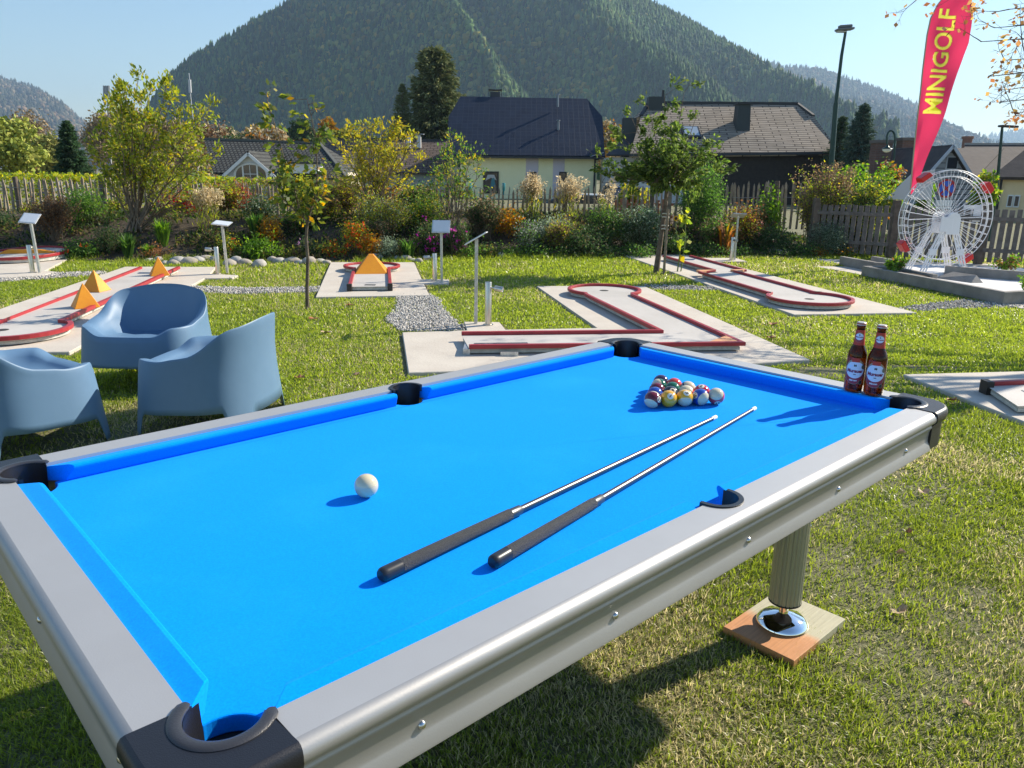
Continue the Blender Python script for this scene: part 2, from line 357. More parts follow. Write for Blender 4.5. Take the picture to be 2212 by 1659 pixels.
# ================================================================== HILLS AND FOREST
def hill(name, sil, Yf, Yc, dx0, dx1, nx, amp, seed, base=0., power=1.15, treeh=0, cfun=None):
    """slope rising from a foot line to the crest; sil = crest as seen, Yf/Yc = distance of foot and crest by column"""
    dxs = np.linspace(dx0, dx1, nx); sx, sy = zip(*sil); ts = np.linspace(0, 1.25, 46)
    P = np.zeros((nx, len(ts), 3))
    for i, dx in enumerate(dxs):
        yf = np.interp(dx, *Yf) if isinstance(Yf, tuple) else Yf; yc = np.interp(dx, *Yc) if isinstance(Yc, tuple) else Yc
        c = at(dx, np.interp(dx, sx, sy), yc); z = c[2]
        for j, t in enumerate(ts):
            Y = yf+(yc-yf)*t; X = c[0]*Y/yc
            zz = base+(z-base)*(t**power if t <= 1 else 1-(t-1)*1.6)
            P[i, j] = X, Y, zz
    X, Y = P[:, :, 0], P[:, :, 1]
    tt = np.clip(ts, 0, 1)[None]; env = np.sin(np.pi*tt**.8)
    u = (X*.8+Y*.6); v = (-X*.6+Y*.8)          # spurs run obliquely down to the right
    rd = 1-np.abs(2*fbm((X+.55*(Y-850))/210+seed, Y/800, 2, seed)-1)*2.3
    P[:, :, 2] += env*amp*(rd-.35)+env*amp*.35*(fbm(X/110, Y/110, 3, seed+7)-.5)
    n = len(ts); I = np.arange(nx-1)[:, None]*n+np.arange(n-1)[None]; Fc = np.stack([I, I+n, I+n+1, I+1], -1).reshape(-1, 4)
    o = npmesh(name, P.reshape(-1, 3), Fc, M('forest_floor', (.022, .028, .014), .95, col2=(.05, .045, .03), ns=.02), smooth=True)
    tag(o, kind='structure'); return P
def conifer_proto():
    V = []; Fc = []
    k = 5
    for z0, z1, r in ((.12, .55, .30), (.38, .80, .22), (.62, 1.06, .13)):
        b = len(V); V += [(r*math.cos(2*math.pi*i/k+z0*9), r*math.sin(2*math.pi*i/k+z0*9), z0+(.05 if i % 2 else -.03)) for i in range(k)]+[(0, 0, z1)]
        Fc += [(b+i, b+(i+1) % k, b+k) for i in range(k)]
    return np.array(V), np.array(Fc)
def forest(name, label, P, n, h, seed, palette, conif=.6, tmin=.0, tmax=1.03, xw=None):
    rng = np.random.default_rng(seed); nx, nt_ = P.shape[:2]
    ts = np.linspace(0, 1.25, nt_)
    # area-weighted choice of cells
    A = np.linalg.norm(np.cross(P[1:, :-1]-P[:-1, :-1], P[:-1, 1:]-P[:-1, :-1]), axis=2)
    ok = (ts[:-1] >= tmin) & (ts[:-1] <= tmax); A = A*ok[None]
    w_ = A.ravel()/A.sum(); k = rng.choice(len(w_), n, p=w_); i, j = np.unravel_index(k, A.shape); a, b = rng.random((2, n))
    Q = P[i, j]*((1-a)*(1-b))[:, None]+P[i+1, j]*(a*(1-b))[:, None]+P[i, j+1]*((1-a)*b)[:, None]+P[i+1, j+1]*(a*b)[:, None]
    hh = h*rng.uniform(.6, 1.25, n)
    mx = fbm(Q[:, 0]/160, Q[:, 1]/160, 3, seed+3); isc = rng.random(n) < np.clip(conif+(mx-.5)*1.6, .08, .95)
    pal = np.array(palette)
    def colr(m, lo, hi): 
        c = pal[rng.integers(lo, hi, m.sum())]; return c*rng.uniform(.55, 1.35, (m.sum(), 1))*(.65+.8*fbm(Q[m, 0]/70, Q[m, 1]/70, 3, seed+9))[:, None]
    cv, cf = conifer_proto(); V = []; Fc = []; Cc = []; off = 0
    m = isc; q = Q[m]; s = hh[m]; an = rng.uniform(0, 6.28, len(q))
    vx = cv[None, :, 0]*np.cos(an)[:, None]-cv[None, :, 1]*np.sin(an)[:, None]; vy = cv[None, :, 0]*np.sin(an)[:, None]+cv[None, :, 1]*np.cos(an)[:, None]
    wdt = rng.uniform(.85, 1.35, len(q))
    v = np.stack([vx*(s*wdt)[:, None], vy*(s*wdt)[:, None], cv[None, :, 2]*s[:, None]], -1)*(1+rng.uniform(-.08, .08, (len(q), len(cv), 1)))+q[:, None]
    V.append(v.reshape(-1, 3)); Fc.append((cf[None]+(np.arange(len(q))*len(cv))[:, None, None]).reshape(-1, 3)); Cc.append(np.repeat(colr(m, 0, 4), len(cf), 0)); off = len(V[0])
    m = ~isc; q = Q[m]; s = hh[m]*.34
    v, f, c = scatter_blobs(rng, q+np.c_[q[:, :2]*0, s*1.05], s[:, None]*rng.uniform(.75, 1.25, (len(q), 3)), colr(m, 4, len(pal)), .3)
    V.append(v); Fc.append(f+off); Cc.append(c)
    o = npmesh(name, np.concatenate(V), np.concatenate(Fc), FAR, np.concatenate(Cc)); tag(o, label, kind='stuff')
PALF = [(0.032, 0.076, 0.021), (0.049, 0.101, 0.027), (0.07, 0.126, 0.033), (0.028, 0.061, 0.027), (0.07, 0.122, 0.03), (0.105, 0.144, 0.03), (0.079, 0.108, 0.03), (0.175, 0.153, 0.022), (0.123, 0.144, 0.038)]
big = [(250, 345), (340, 215), (370, 172), (420, 130), (500, 88), (560, 50), (610, 24), (650, 4), (700, -30), (800, -88), (900, -145), (1000, -185), (1080, -195), (1160, -175), (1250, -115), (1330, -40), (1400, 14), (1450, 38), (1500, 66), (1560, 106), (1600, 136), (1640, 164), (1700, 207), (1750, 245), (1800, 290), (1860, 330), (1950, 365)]
Pb = hill('mountain', big, ([200, 1100, 1500, 2000], [690, 690, 600, 560]), ([250, 1000, 1300, 1900], [1000, 1060, 1090, 1060]), 255, 1930, 260, 66, 5, power=1.0)
forest('mountain_forest', 'dense mixed forest covering the big mountain', Pb, 52000, 10.5, 5, PALF, .8)
r2 = [(1480, 150), (1560, 118), (1640, 143), (1700, 152), (1760, 155), (1800, 165), (1850, 186), (1900, 203), (1950, 222), (2000, 243), (2050, 278), (2100, 305), (2150, 335), (2250, 370)]
P2 = hill('ridge', r2, 1300, ([1450, 2250], [2600, 2300]), 1500, 2235, 90, 60, 9, power=1.0)
forest('ridge_forest', 'hazy forest on the ridge right of the mountain', P2, 11000, 19, 6, [(.035, .05, .025)]*4+[(.09, .075, .035), (.16, .085, .03), (.07, .08, .03)], .55)
r3 = [(-60, 145), (0, 176), (40, 186), (80, 200), (110, 217), (140, 234), (170, 262), (230, 300), (300, 345)]
P3 = hill('left_ridge', r3, 1500, 2700, -140, 300, 60, 55, 12, power=.9)
forest('left_ridge_forest', 'brown and green forest on the distant hill at left', P3, 3600, 20, 7, [(.05, .055, .03)]*4+[(.17, .11, .06), (.15, .12, .07), (.10, .09, .05)], .4)
r4 = [(1980, 360), (2060, 318), (2110, 303), (2160, 292), (2212, 284), (2300, 270), (2400, 300)]
P4 = hill('far_hill', r4, 3200, 4300, 1980, 2400, 40, 40, 15, power=.9)
forest('far_hill_forest', 'pale hazy forest on the farthest hill at right', P4, 1500, 26, 8, PALF, .5)

def cover():
    rng = np.random.default_rng(55); n = 60000; x = rng.uniform(-12, 7, n); t = rng.uniform(.0, 3.1, n)**1.0; y = bed_y(x)+.12+t
    k = fbm(x*1.1, y*1.5, 3, 77); keep = rng.random(n) < np.clip((k-.40)*5, .06, 1); x, y, k = x[keep], y[keep], k[keep]; n = len(x)
    z = gz(x, y)+rng.uniform(0, .16, n)*np.clip(k*1.6-.3, .2, 1); P = np.c_[x, y, z]
    pal = np.array([(.05, .09, .02), (.09, .14, .03), (.03, .055, .018), (.14, .11, .05), (.17, .19, .04), (.10, .06, .035)]); ix = (vnoise(x*1.6, y*1.6, 90)*3+rng.uniform(0, 3, n)).astype(int) % 6
    d = rng.normal(size=(n, 3)); d[:, 2] = abs(d[:, 2])+.2; d /= np.linalg.norm(d, axis=1)[:, None]; q = np.cross(d, rng.normal(size=(n, 3))); q /= np.linalg.norm(q, axis=1)[:, None]; L = rng.uniform(.04, .10, (n, 1))
    V = np.stack([P, P+d*L*.5+q*L*.22, P+d*L, P+d*L*.5-q*L*.22], 1).reshape(-1, 3); i = np.arange(n)[:, None]*4; Fc = np.concatenate([i+[0, 1, 2], i+[0, 2, 3]], 1).reshape(-1, 3)
    tag(npmesh('ground_cover', V, Fc, LEAF, np.repeat(pal[ix]*rng.uniform(.7, 1.2, (n, 1)), 2, 0)), 'low mixed leaf cover and litter over the planting bed', kind='stuff')
cover()
# ================================================================== VEGETATION TOOLS
def leafset(rng, P, size, pal, aspect=.5, droop=.3, dirs=None):
    """rhombic folded leaves at points P; returns V,F(tri),C"""
    n = len(P); pal = np.array(pal, float); w_ = pal[:, 3]/pal[:, 3].sum() if pal.shape[1] > 3 else None
    c = pal[rng.choice(len(pal), n, p=w_), :3]*rng.uniform(.72, 1.25, (n, 1))
    d = rng.normal(size=(n, 3)) if dirs is None else dirs+rng.normal(0, .35, (n, 3))
    d[:, 2] -= droop; d /= np.linalg.norm(d, axis=1)[:, None]
    q = np.cross(d, rng.normal(size=(n, 3))); q /= np.linalg.norm(q, axis=1)[:, None]+1e-9
    L = size*rng.uniform(.6, 1.3, n)[:, None]; nn = np.cross(d, q)
    mid = P+d*L*.5-nn*L*.08
    V = np.stack([P, mid+q*L*aspect*.5, P+d*L-nn*L*.15, mid-q*L*aspect*.5], 1).reshape(-1, 3)
    i = np.arange(n)[:, None]*4; Fc = np.concatenate([i+[0, 1, 2], i+[0, 2, 3]], 1).reshape(-1, 3)
    return V, Fc, np.repeat(c, 2, 0)
def stemset(rng, paths, n=4):
    """paths: list of (pts, radii) -> quads"""
    V = []; Fc = []; off = 0
    for pts, rs in paths:
        P = np.array(pts, float); m = len(P); d = np.gradient(P, axis=0); d /= np.linalg.norm(d, axis=1)[:, None]+1e-9
        a = np.cross(d, [.31, .77, .13]); a /= np.linalg.norm(a, axis=1)[:, None]+1e-9; b = np.cross(d, a)
        an = 2*np.pi*np.arange(n)/n; r = np.broadcast_to(np.asarray(rs, float), (m,))
        V.append((P[:, None]+(a[:, None]*np.cos(an)[None, :, None]+b[:, None]*np.sin(an)[None, :, None])*r[:, None, None]).reshape(-1, 3))
        I = np.arange(m-1)[:, None]*n; k = np.arange(n)[None]; k2 = (k+1) % n
        Fc.append(np.stack([I+k, I+k2, I+n+k2, I+n+k], -1).reshape(-1, 4)+off); off += m*n
    return np.concatenate(V), np.concatenate(Fc)
def grow(rng, p, d, L, r, depth, paths, tips, spread=.6, up=.25, kids=(3, 5), lf=.62, bend=.12, start=.3):
    p = np.array(p, float); d = np.array(d, float)/np.linalg.norm(d); k = 5; pts = [p.copy()]; rs = [r]
    for i in range(k):
        d = d+rng.normal(0, bend, 3)+np.array([0, 0, up*.12]); d /= np.linalg.norm(d); p = p+d*L/k; pts.append(p.copy()); rs.append(r*(1-.72*(i+1)/k))
    paths.append((pts, rs))
    if depth == 0:
        tips += [(q, d.copy()) for q in pts[1:]]; return
    for j in range(rng.integers(*kids)):
        t = rng.uniform(start, 1); i = min(int(t*k), k-1); q = pts[i]+(pts[i+1]-pts[i])*(t*k-i)
        a = rng.normal(size=3); a -= d*a.dot(d); a /= np.linalg.norm(a)+1e-9
        nd = d*(1-spread*.5)+a*spread+np.array([0, 0, up*.3])
        grow(rng, q, nd, L*lf*rng.uniform(.7, 1.15), r*.5*(1-.4*t)+.0006, depth-1, paths, tips, spread, up, kids, lf, bend, start)
    tips.append((pts[-1], d.copy()))
def plant(name, label, cat, loc, paths, leaves, stem_mat=TWIG, leaf_mat=None, group=None, trunk='stem', crown='foliage', sides=4, flowers=None):
    t = thing(name, label, cat, loc, 0, group); L = np.array(loc)
    if paths:
        V, Fc = stemset(None, paths, sides); npmesh(trunk, V, Fc, stem_mat, parent=t, smooth=True)
    if leaves is not None: npmesh(crown, leaves[0], leaves[1], leaf_mat or LEAF, leaves[2], parent=t)
    if flowers is not None: npmesh('flowers', flowers[0], flowers[1], PETAL, flowers[2], parent=t)
    return t
def merge(*sets):
    V = []; Fc = []; Cc = []; o = 0
    for v, f, c in sets: V.append(v); Fc.append(f+o); Cc.append(c); o += len(v)
    return np.concatenate(V), np.concatenate(Fc), np.concatenate(Cc)
def ellip(rng, n, c, r, shell=.5, zmin=-1):
    d = rng.normal(size=(n, 3)); d /= np.linalg.norm(d, axis=1)[:, None]; d = d[d[:, 2] > zmin]; k = rng.uniform(shell, 1, (len(d), 1))
    k *= (.8+.42*vnoise(d[:, 0]*2.6+c[0]*3, d[:, 1]*2.6+d[:, 2]*3+c[1]*5, 3))[:, None]
    return np.array(c)+d*k*np.array(r)
# ---- palettes (colour, weight)
GRN = [(0.064, 0.139, 0.028, 3), (0.102, 0.206, 0.037, 3), (0.167, 0.281, 0.056, 2), (0.037, 0.084, 0.022, 2)]
BRI = [(0.127, 0.241, 0.029, 3), (0.196, 0.322, 0.04, 3), (0.081, 0.161, 0.023, 2)]
DRK = [(0.036, 0.073, 0.026, 3), (0.061, 0.11, 0.041, 3), (0.102, 0.151, 0.052, 1), (0.143, 0.121, 0.061, 1)]
GRY = [(0.206, 0.27, 0.189, 3), (0.316, 0.395, 0.285, 2), (0.127, 0.175, 0.111, 2)]
SIL = [(.30, .34, .30, 3), (.18, .22, .18, 3), (.10, .13, .10, 1)]
YEL = [(0.389, 0.359, 0.045, 3), (0.239, 0.284, 0.045, 3), (0.538, 0.419, 0.06, 2), (0.135, 0.179, 0.045, 2)]
YGR = [(0.276, 0.341, 0.041, 3), (0.389, 0.406, 0.049, 3), (0.145, 0.211, 0.032, 2), (0.535, 0.421, 0.049, 1)]
ORG = [(.48, .20, .02, 3), (.38, .26, .03, 3), (.30, .10, .02, 1), (.20, .18, .04, 1)]
RUS = [(0.25, 0.117, 0.046, 3), (0.375, 0.173, 0.07, 2), (0.14, 0.077, 0.046, 3), (0.125, 0.11, 0.046, 1)]
BRN = [(0.194, 0.128, 0.078, 3), (0.31, 0.214, 0.116, 2), (0.116, 0.086, 0.059, 3)]
TAN = [(.50, .41, .26, 3), (.36, .29, .17, 2), (.60, .52, .36, 2)]
REDL = [(.35, .03, .035, 3), (.22, .025, .02, 2), (.12, .06, .03, 1)]
def mixp(*a):
    o = []
    for p, w_ in a: o += [(*q[:3], q[3]*w_) for q in p]
    return o
def pal4(p): return [(q[0], q[1], q[2], q[3]) for q in p]
def bush(label, dx, ybase, wpx, hpx, Y, kind, pal, seed, name='shrub', cat='shrub', dens=1., leaf=None, flowers=None, group=None):
    """a plant on the bank; (dx, Y) give its place, wpx/hpx its size as seen"""
    rng = np.random.default_rng(seed); s = Y/1663.; w_ = wpx*s/2; b = at(dx, 829, Y); x = b[0]; z = float(gz(x, Y))
    top = at(dx, ybase-hpx, Y)[2]; h = max(.14, (top-z)*(1.05 if Y < 15.2 else .93)); pal = pal4(pal); loc = (x, Y, z)
    paths = []; fl = None; ls = leaf or .045
    if kind == 'leafy':
        for i in range(16):
            a = rng.uniform(0, 6.28); r = rng.uniform(.2, .95)*w_; e = np.array([r*math.cos(a), r*math.sin(a), h*rng.uniform(.55, 1)])
            paths.append(([[e[0]*.12, e[1]*.12, 0], [e[0]*.45, e[1]*.45, e[2]*.5], e], [.008, .006, .002]))
        n = int(1250*dens*(w_*h/.16)**.85*(.045/ls)**1.2); P = []
        for i in range(9):
            a = rng.uniform(0, 6.28); rr = w_*rng.uniform(.2, .62); c = (rr*math.cos(a), rr*math.sin(a), h*rng.uniform(.3, .68))
            P.append(ellip(rng, n//6, c, (w_*.48, w_*.48, h*.34), .45))
        P = np.concatenate(P); P = P+rng.normal(0, .035, P.shape)*(1+P[:, 2:3]/h); P = P[P[:, 2] > .01]
        lv = leafset(rng, P, ls, pal)
        topP = P
    elif kind == 'strappy':
        n = int(150*dens); V = []
        a = rng.uniform(0, 6.28, n); L = h*rng.uniform(.6, 1.35, n); ln = rng.uniform(.1, 1., n)*w_/max(h, .1)
        d = np.c_[np.cos(a), np.sin(a)]; wd = .012*(1+h); p0 = np.c_[d*rng.uniform(0, .3, (n, 1))*w_, np.zeros(n)]
        m1 = p0+np.c_[d*(ln*L*.35)[:, None], L*.62]; m2 = p0+np.c_[d*(ln*L*.8)[:, None], L*.85*(1-.25*ln)]
        q = np.c_[-d[:, 1], d[:, 0], np.zeros(n)]*wd
        V = np.stack([p0-q, p0+q, m1+q, m1-q, m2], 1).reshape(-1, 3); i = np.arange(n)[:, None]*5
        Fc = np.concatenate([i+[0, 1, 2], i+[0, 2, 3], i+[3, 2, 4]], 1).reshape(-1, 3)
        pa = np.array(pal); c = pa[rng.choice(len(pa), n, p=pa[:, 3]/pa[:, 3].sum()), :3]*rng.uniform(.7, 1.3, (n, 1)); lv = (V, Fc, np.repeat(c, 3, 0)); topP = m2
    elif kind == 'twiggy':
        tips = []
        for i in range(int(40*dens)):
            a = rng.uniform(0, 6.28); k = rng.uniform(.05, .95); d = np.array([math.cos(a)*k*w_/h, math.sin(a)*k*w_/h, 1.])
            grow(rng, (rng.normal(0, .1)*w_, rng.normal(0, .1)*w_, 0), d, h*rng.uniform(.6, .98), .007, 1, paths, tips, .45, .35, (2, 5), .45, .06)
        P = np.array([t[0] for t in tips]); P = np.repeat(P, 5, 0)+rng.normal(0, .03, (len(P)*5, 3)); lv = leafset(rng, P, ls, pal); topP = P
    elif kind == 'plume':
        top = []
        for i in range(int(22*dens)):
            a = rng.uniform(0, 6.28); k = rng.uniform(0, 1)*w_; hh = h*rng.uniform(.7, 1.02)
            e = np.array([k*math.cos(a), k*math.sin(a), hh]); paths.append(([[e[0]*.3, e[1]*.3, 0], [e[0]*.6, e[1]*.6, hh*.55], e], [.005, .004, .002]))
            m = 90; t = rng.uniform(.74, 1.0, m)[:, None]; tp = np.array([e[0]*.6, e[1]*.6, hh*.55])
            q = tp+(e-tp)*((t-.55)/.45)+rng.normal(0, 1, (m, 3))*(.02+.075*(1-t)*3)*np.array([1, 1, .6])+np.array([.08, 0, 0])*(t-.74)/.26
            top.append(q)
        lo = rng.uniform(0, .62, (240, 1)); ang = rng.uniform(0, 6.28, (240, 1))
        lp = np.c_[np.cos(ang)*w_*rng.uniform(.2, .8, (240, 1)), np.sin(ang)*w_*.6, lo*h]
        P = np.concatenate(top); lv = merge(leafset(rng, P, .055, pal, .3, .2), leafset(rng, lp, .12, pal4(YGR), .12, .1, np.tile([0, 0, 1.], (240, 1)))); topP = P
    if flowers:
        fp, nf, fs = flowers; k = rng.choice(len(topP), nf); q = topP[k].copy()
        q[:, 2] = np.maximum(q[:, 2], h*.25); q[:, 1] -= w_*.25; q = np.repeat(q, 8, 0)+rng.normal(0, fs*.5, (nf*8, 3))
        fl = leafset(rng, q, fs, fp, .7, 0)
    plant(name, label, cat, loc, paths, lv, group=group, flowers=fl)
def cone_tree(name, label, dx, ytop, ybot, wpx, Y, pal, seed, dens=1., flat=False, group=None, base=None):
    rng = np.random.default_rng(seed); s = Y/1663.; t = at(dx, ytop, Y); x = t[0]; z0 = 0 if base is None else base; H = t[2]-z0; Rr = wpx*s/2
    paths = [([(0, 0, 0), (0, 0, H*.5), (0, 0, H)], [H*.022, H*.014, .01])]; P = []; D = []
    yb = max(.02, (at(dx, ybot, Y)[2]-z0)/H)
    n = int(46*dens)
    for i in range(n):
        u = (i+rng.random())/n; z = H*(yb+(1-yb)*u); rr = Rr*(1-u)**(.72 if not flat else .42)*rng.uniform(.7, 1.12)+.03*H*(1-u)
        for j in range(rng.integers(5, 9)):
            a = rng.uniform(0, 6.28); r1 = rr*rng.uniform(.75, 1.1); d = np.array([math.cos(a), math.sin(a), rng.uniform(-.28, .05)+.5*u])
            e = np.array([0, 0, z])+d*r1; paths.append(([(0, 0, z), e*.5+np.array([0, 0, z])*.5, e], [.012*H*(1-u)*.4+.004, .006, .003]))
            m = int(16+60*r1/Rr*dens); k = rng.uniform(.2, 1.02, (m, 1)); q = np.array([0, 0, z])+d*r1*k+rng.normal(0, 1, (m, 3))*np.array([1, 1, .5])*(.045*Rr+.12*r1*(1-k)); P.append(q); D.append(np.tile(d+[0, 0, -.25], (m, 1)))
    P = np.concatenate(P); D = np.concatenate(D)
    lv = leafset(rng, P, max(.1, Rr*.15), pal4(pal), .3, .25, D)
    plant(name, label, 'tree', (x, Y, z0), paths, lv, BARK, FAR if Y > 30 else LEAF, group, 'trunk', 'crown', 5)
def broad_tree(name, label, dx, ytop, ybot, wpx, Y, pal, seed, n=5000, leaf=None, bare_=0, group=None, base=0., lobes=14, cat='tree'):
    rng = np.random.default_rng(seed); s = Y/1663.; t = at(dx, ytop, Y); x = t[0]; H = t[2]-base; Rr = wpx*s/2; zb = max(.1*H, at(dx, ybot, Y)[2]-base)
    paths = []; tips = []
    grow(rng, (0, 0, 0), (0, 0, 1), H*.55, H*.03, 3, paths, tips, .62, .35, (4, 7), .62, .07, .25)
    P = np.array([p for p, d in tips]); ext = np.abs(P[:, :2]).max()+1e-6; k = Rr/ext; zt = P[:, 2].max()
    S = np.array([k, k, H/zt]); paths = [([np.array(q)*S for q in pts], rs) for pts, rs in paths]; P = P*S
    lv = None
    if n:
        c = [np.array([0, 0, (zb+H)/2])]
        Q = [P[rng.integers(0, len(P), n//2)]+rng.normal(0, Rr*.09, (n//2, 3))]
        for i in range(lobes):
            a = rng.uniform(0, 6.28); u = rng.uniform(0, 1); zc = zb+(H-zb)*(.15+.7*u); r_ = Rr*(.75*math.sin(math.pi*(.2+.65*u)))*rng.uniform(.3, .9)
            Q.append(ellip(rng, n//2//lobes, (r_*math.cos(a), r_*math.sin(a), zc), (Rr*.38, Rr*.38, (H-zb)*.2), .55))
        Q = np.concatenate(Q); Q = Q[(Q[:, 2] > zb*.8) & (Q[:, 2] < H*1.03)]
        lv = leafset(rng, Q, leaf or Rr*.09, pal4(pal), .6)
    plant(name, label, cat, (x, Y, base), paths, lv, TWIG if bare_ else BARK, FAR if Y > 30 else LEAF, group, 'trunk', 'crown', 4)
# ================================================================== TREES BEYOND THE FENCE
cone_tree('conifer', 'tall broad dark spruce towering left of the blue-black roof', 938, 108, 330, 132, 62, [(.17, .19, .08, 3), (.22, .23, .10, 2), (.09, .12, .05, 3)], 21, 1.5, True)
cone_tree('conifer', 'small slim spruce beside the tall broad spruce', 868, 182, 330, 60, 60, [(.17, .20, .09, 3), (.12, .15, .07, 3)], 22, 1.)
cone_tree('conifer', 'dark pointed spruce behind the picket fence at far left', 143, 262, 385, 72, 30, [(.045, .09, .045, 3), (.07, .12, .05, 2), (.03, .06, .03, 2)], 23, 1.3)
cone_tree('conifer', 'bluish green spruce with pointed top right of the tall lamp post', 1868, 226, 400, 88, 42, [(.09, .14, .10, 3), (.06, .10, .07, 3), (.14, .18, .12, 1)], 24, 1.2)
cone_tree('conifer', 'dark spruce just behind the tall lamp post', 1822, 250, 400, 70, 44, [(.06, .10, .05, 3), (.09, .13, .06, 2)], 25, 1.1)
broad_tree('willow_tree', 'yellow green willow at the left edge beyond the hedge', 15, 256, 385, 150, 36, [(.30, .34, .07, 3), (.38, .38, .09, 2), (.20, .25, .06, 2)], 31, 9000, .22)
broad_tree('willow_tree', 'smaller olive green tree between the willow and the dark spruce', 92, 285, 385, 110, 40, [(.28, .30, .09, 3), (.36, .33, .12, 2)], 32, 6000, .2)
for i, (dx, yt, wd, Y, lb) in enumerate([(215, 243, 110, 66, 'bare brown tree against the distant left hill'), (292, 236, 110, 60, 'bare brown tree behind the left stems of the big yellow green shrub'), (372, 262, 120, 58, 'bare brown tree behind the thin antenna mast'), (60, 238, 120, 75, 'greyish bare tree behind the willow at far left')]):
    broad_tree('bare_tree', lb, dx, yt, 380, wd, Y, [(.38, .29, .18, 3), (.28, .22, .14, 3)], 40+i, 4800, .26, 1, 'bare trees left')
for i, (dx, yt, yb, wd, Y, pal, lb) in enumerate([(430, 262, 385, 110, 75, mixp((RUS, 1), (TAN, .6)), 'rust coloured tree left of the dormer house'), (510, 280, 340, 120, 95, mixp((TAN, 1), (GRN, .6)), 'pale autumn tree behind the dormer house roof'), (583, 276, 340, 110, 96, mixp((TAN, 1), (ORG, .5)), 'straw coloured tree behind the ridge of the dormer house'), (650, 258, 345, 80, 100, DRK, 'dark green pine behind the dormer house'), (712, 256, 345, 46, 92, ORG, 'bright orange autumn tree right of the dormer house'), (745, 280, 345, 80, 90, YEL, 'yellowish tree left of the brown roofed house'),
        (1318, 258, 400, 56, 60, mixp((TAN, 1), (ORG, .6)), 'golden autumn tree between the blue-black roof and the shingle house')]):
    broad_tree('autumn_tree', lb, dx, yt, yb, wd, Y, pal, 60+i, 4200, .5 if Y > 80 else .24, 0, 'autumn trees at the foot of the mountain')
# forest foot: trees standing at the mountain's base
rngf = np.random.default_rng(77); Q = []
for i in range(900):
    dx = rngf.uniform(330, 1960); Y = rngf.uniform(130, 330); p = at(dx, 829, Y); Q.append((p[0], Y, 0))
Q = np.array(Q); nQ = len(Q); hh = rngf.uniform(6, 10, nQ)*np.clip(Q[:, 1]/250, .6, 1.3)
cv, cf = conifer_proto(); an = rngf.uniform(0, 6.28, nQ)
vx = cv[None, :, 0]*np.cos(an)[:, None]-cv[None, :, 1]*np.sin(an)[:, None]; vy = cv[None, :, 0]*np.sin(an)[:, None]+cv[None, :, 1]*np.cos(an)[:, None]
v1 = (np.stack([vx*hh[:, None]*1.1, vy*hh[:, None]*1.1, cv[None, :, 2]*hh[:, None]], -1)+Q[:, None]).reshape(-1, 3)
f1 = (cf[None]+(np.arange(nQ)*len(cv))[:, None, None]).reshape(-1, 3)
c1 = np.repeat(np.array(PALF)[rngf.integers(0, 9, nQ)]*rngf.uniform(.7, 1.2, (nQ, 1)), len(cf), 0)
tag(npmesh('forest_edge', v1, f1, FAR, c1), 'dark forest edge at the foot of the mountain', kind='stuff')
# ================================================================== GARDEN TREES
def young_tree(label, Y, base, segs, leaf, pal, seed, nleaf, twigs, name='young_tree', tr=.02, group=None, twl=(.05, .17)):
    rng = np.random.default_rng(seed); b = np.array(base); paths = []; tips = []
    for pts, r0, r1 in segs:
        P = [np.array(at(x, y, Y))+np.array([0, oy, 0])-b for x, y, oy in pts]; n = len(P); paths.append((P, np.linspace(r0, r1, n)))
    for si, (pts, r0, r1) in enumerate(segs):
        P = paths[si][0]
        if r1 < tr*.6:
            for k in range(len(P)-1):
                for t in np.linspace(0, 1, twigs):
                    q = P[k]+(P[k+1]-P[k])*t; d = rng.normal(size=3)*[1, 1, .5]+[0, 0, .5]
                    grow(rng, q, d, rng.uniform(*twl), .004, 1, paths, tips, .6, .2, (1, 3), .6)
    P = np.array([t[0] for t in tips]); D = np.array([t[1] for t in tips]); k = rng.integers(0, len(P), nleaf)
    lv = leafset(rng, P[k]+rng.normal(0, .025, (nleaf, 3)), leaf, pal4(pal), .5, .35, D[k])
    return plant(name, label, 'tree', tuple(b), paths, lv, BARK, LEAF, group, 'trunk', 'crown', 6)
Y1 = 8.69
young_tree('slender young fruit tree with forked stem standing alone in the lawn', Y1, at(664, 668, Y1)*[1, 1, 0]+[0, 0, 0], [
    ([(664, 668, 0), (663, 620, 0), (665, 560, 0), (661, 515, 0), (664, 482, 0)], .024, .017),
    ([(664, 482, 0), (650, 455, -.05), (640, 412, -.06), (616, 341, -.05), (594, 270, 0), (577, 218, 0)], .013, .003),
    ([(664, 482, 0), (676, 430, .05), (682, 380, .08), (681, 322, .05), (674, 262, .02), (663, 214, 0)], .012, .003),
    ([(655, 470, 0), (636, 445, -.15), (618, 420, -.2), (605, 380, -.22)], .009, .003), ([(672, 450, 0), (692, 420, .1), (705, 375, .15)], .008, .003),
    ([(640, 412, 0), (620, 395, .1), (600, 370, .15)], .006, .002)],
    .085, [(.12, .17, .03, 3), (.20, .22, .035, 2), (.07, .11, .025, 3), (.42, .24, .03, .6), (.3, .27, .04, 1)], 101, 900, 5)
Y2 = 12.44; b2 = at(1417, 590, Y2)*[1, 1, 0]
br = [([(1417, 590, 0), (1424, 540, 0), (1432, 480, 0), (1438, 440, 0), (1441, 390, 0)], .05, .026)]
rr = np.random.default_rng(5)
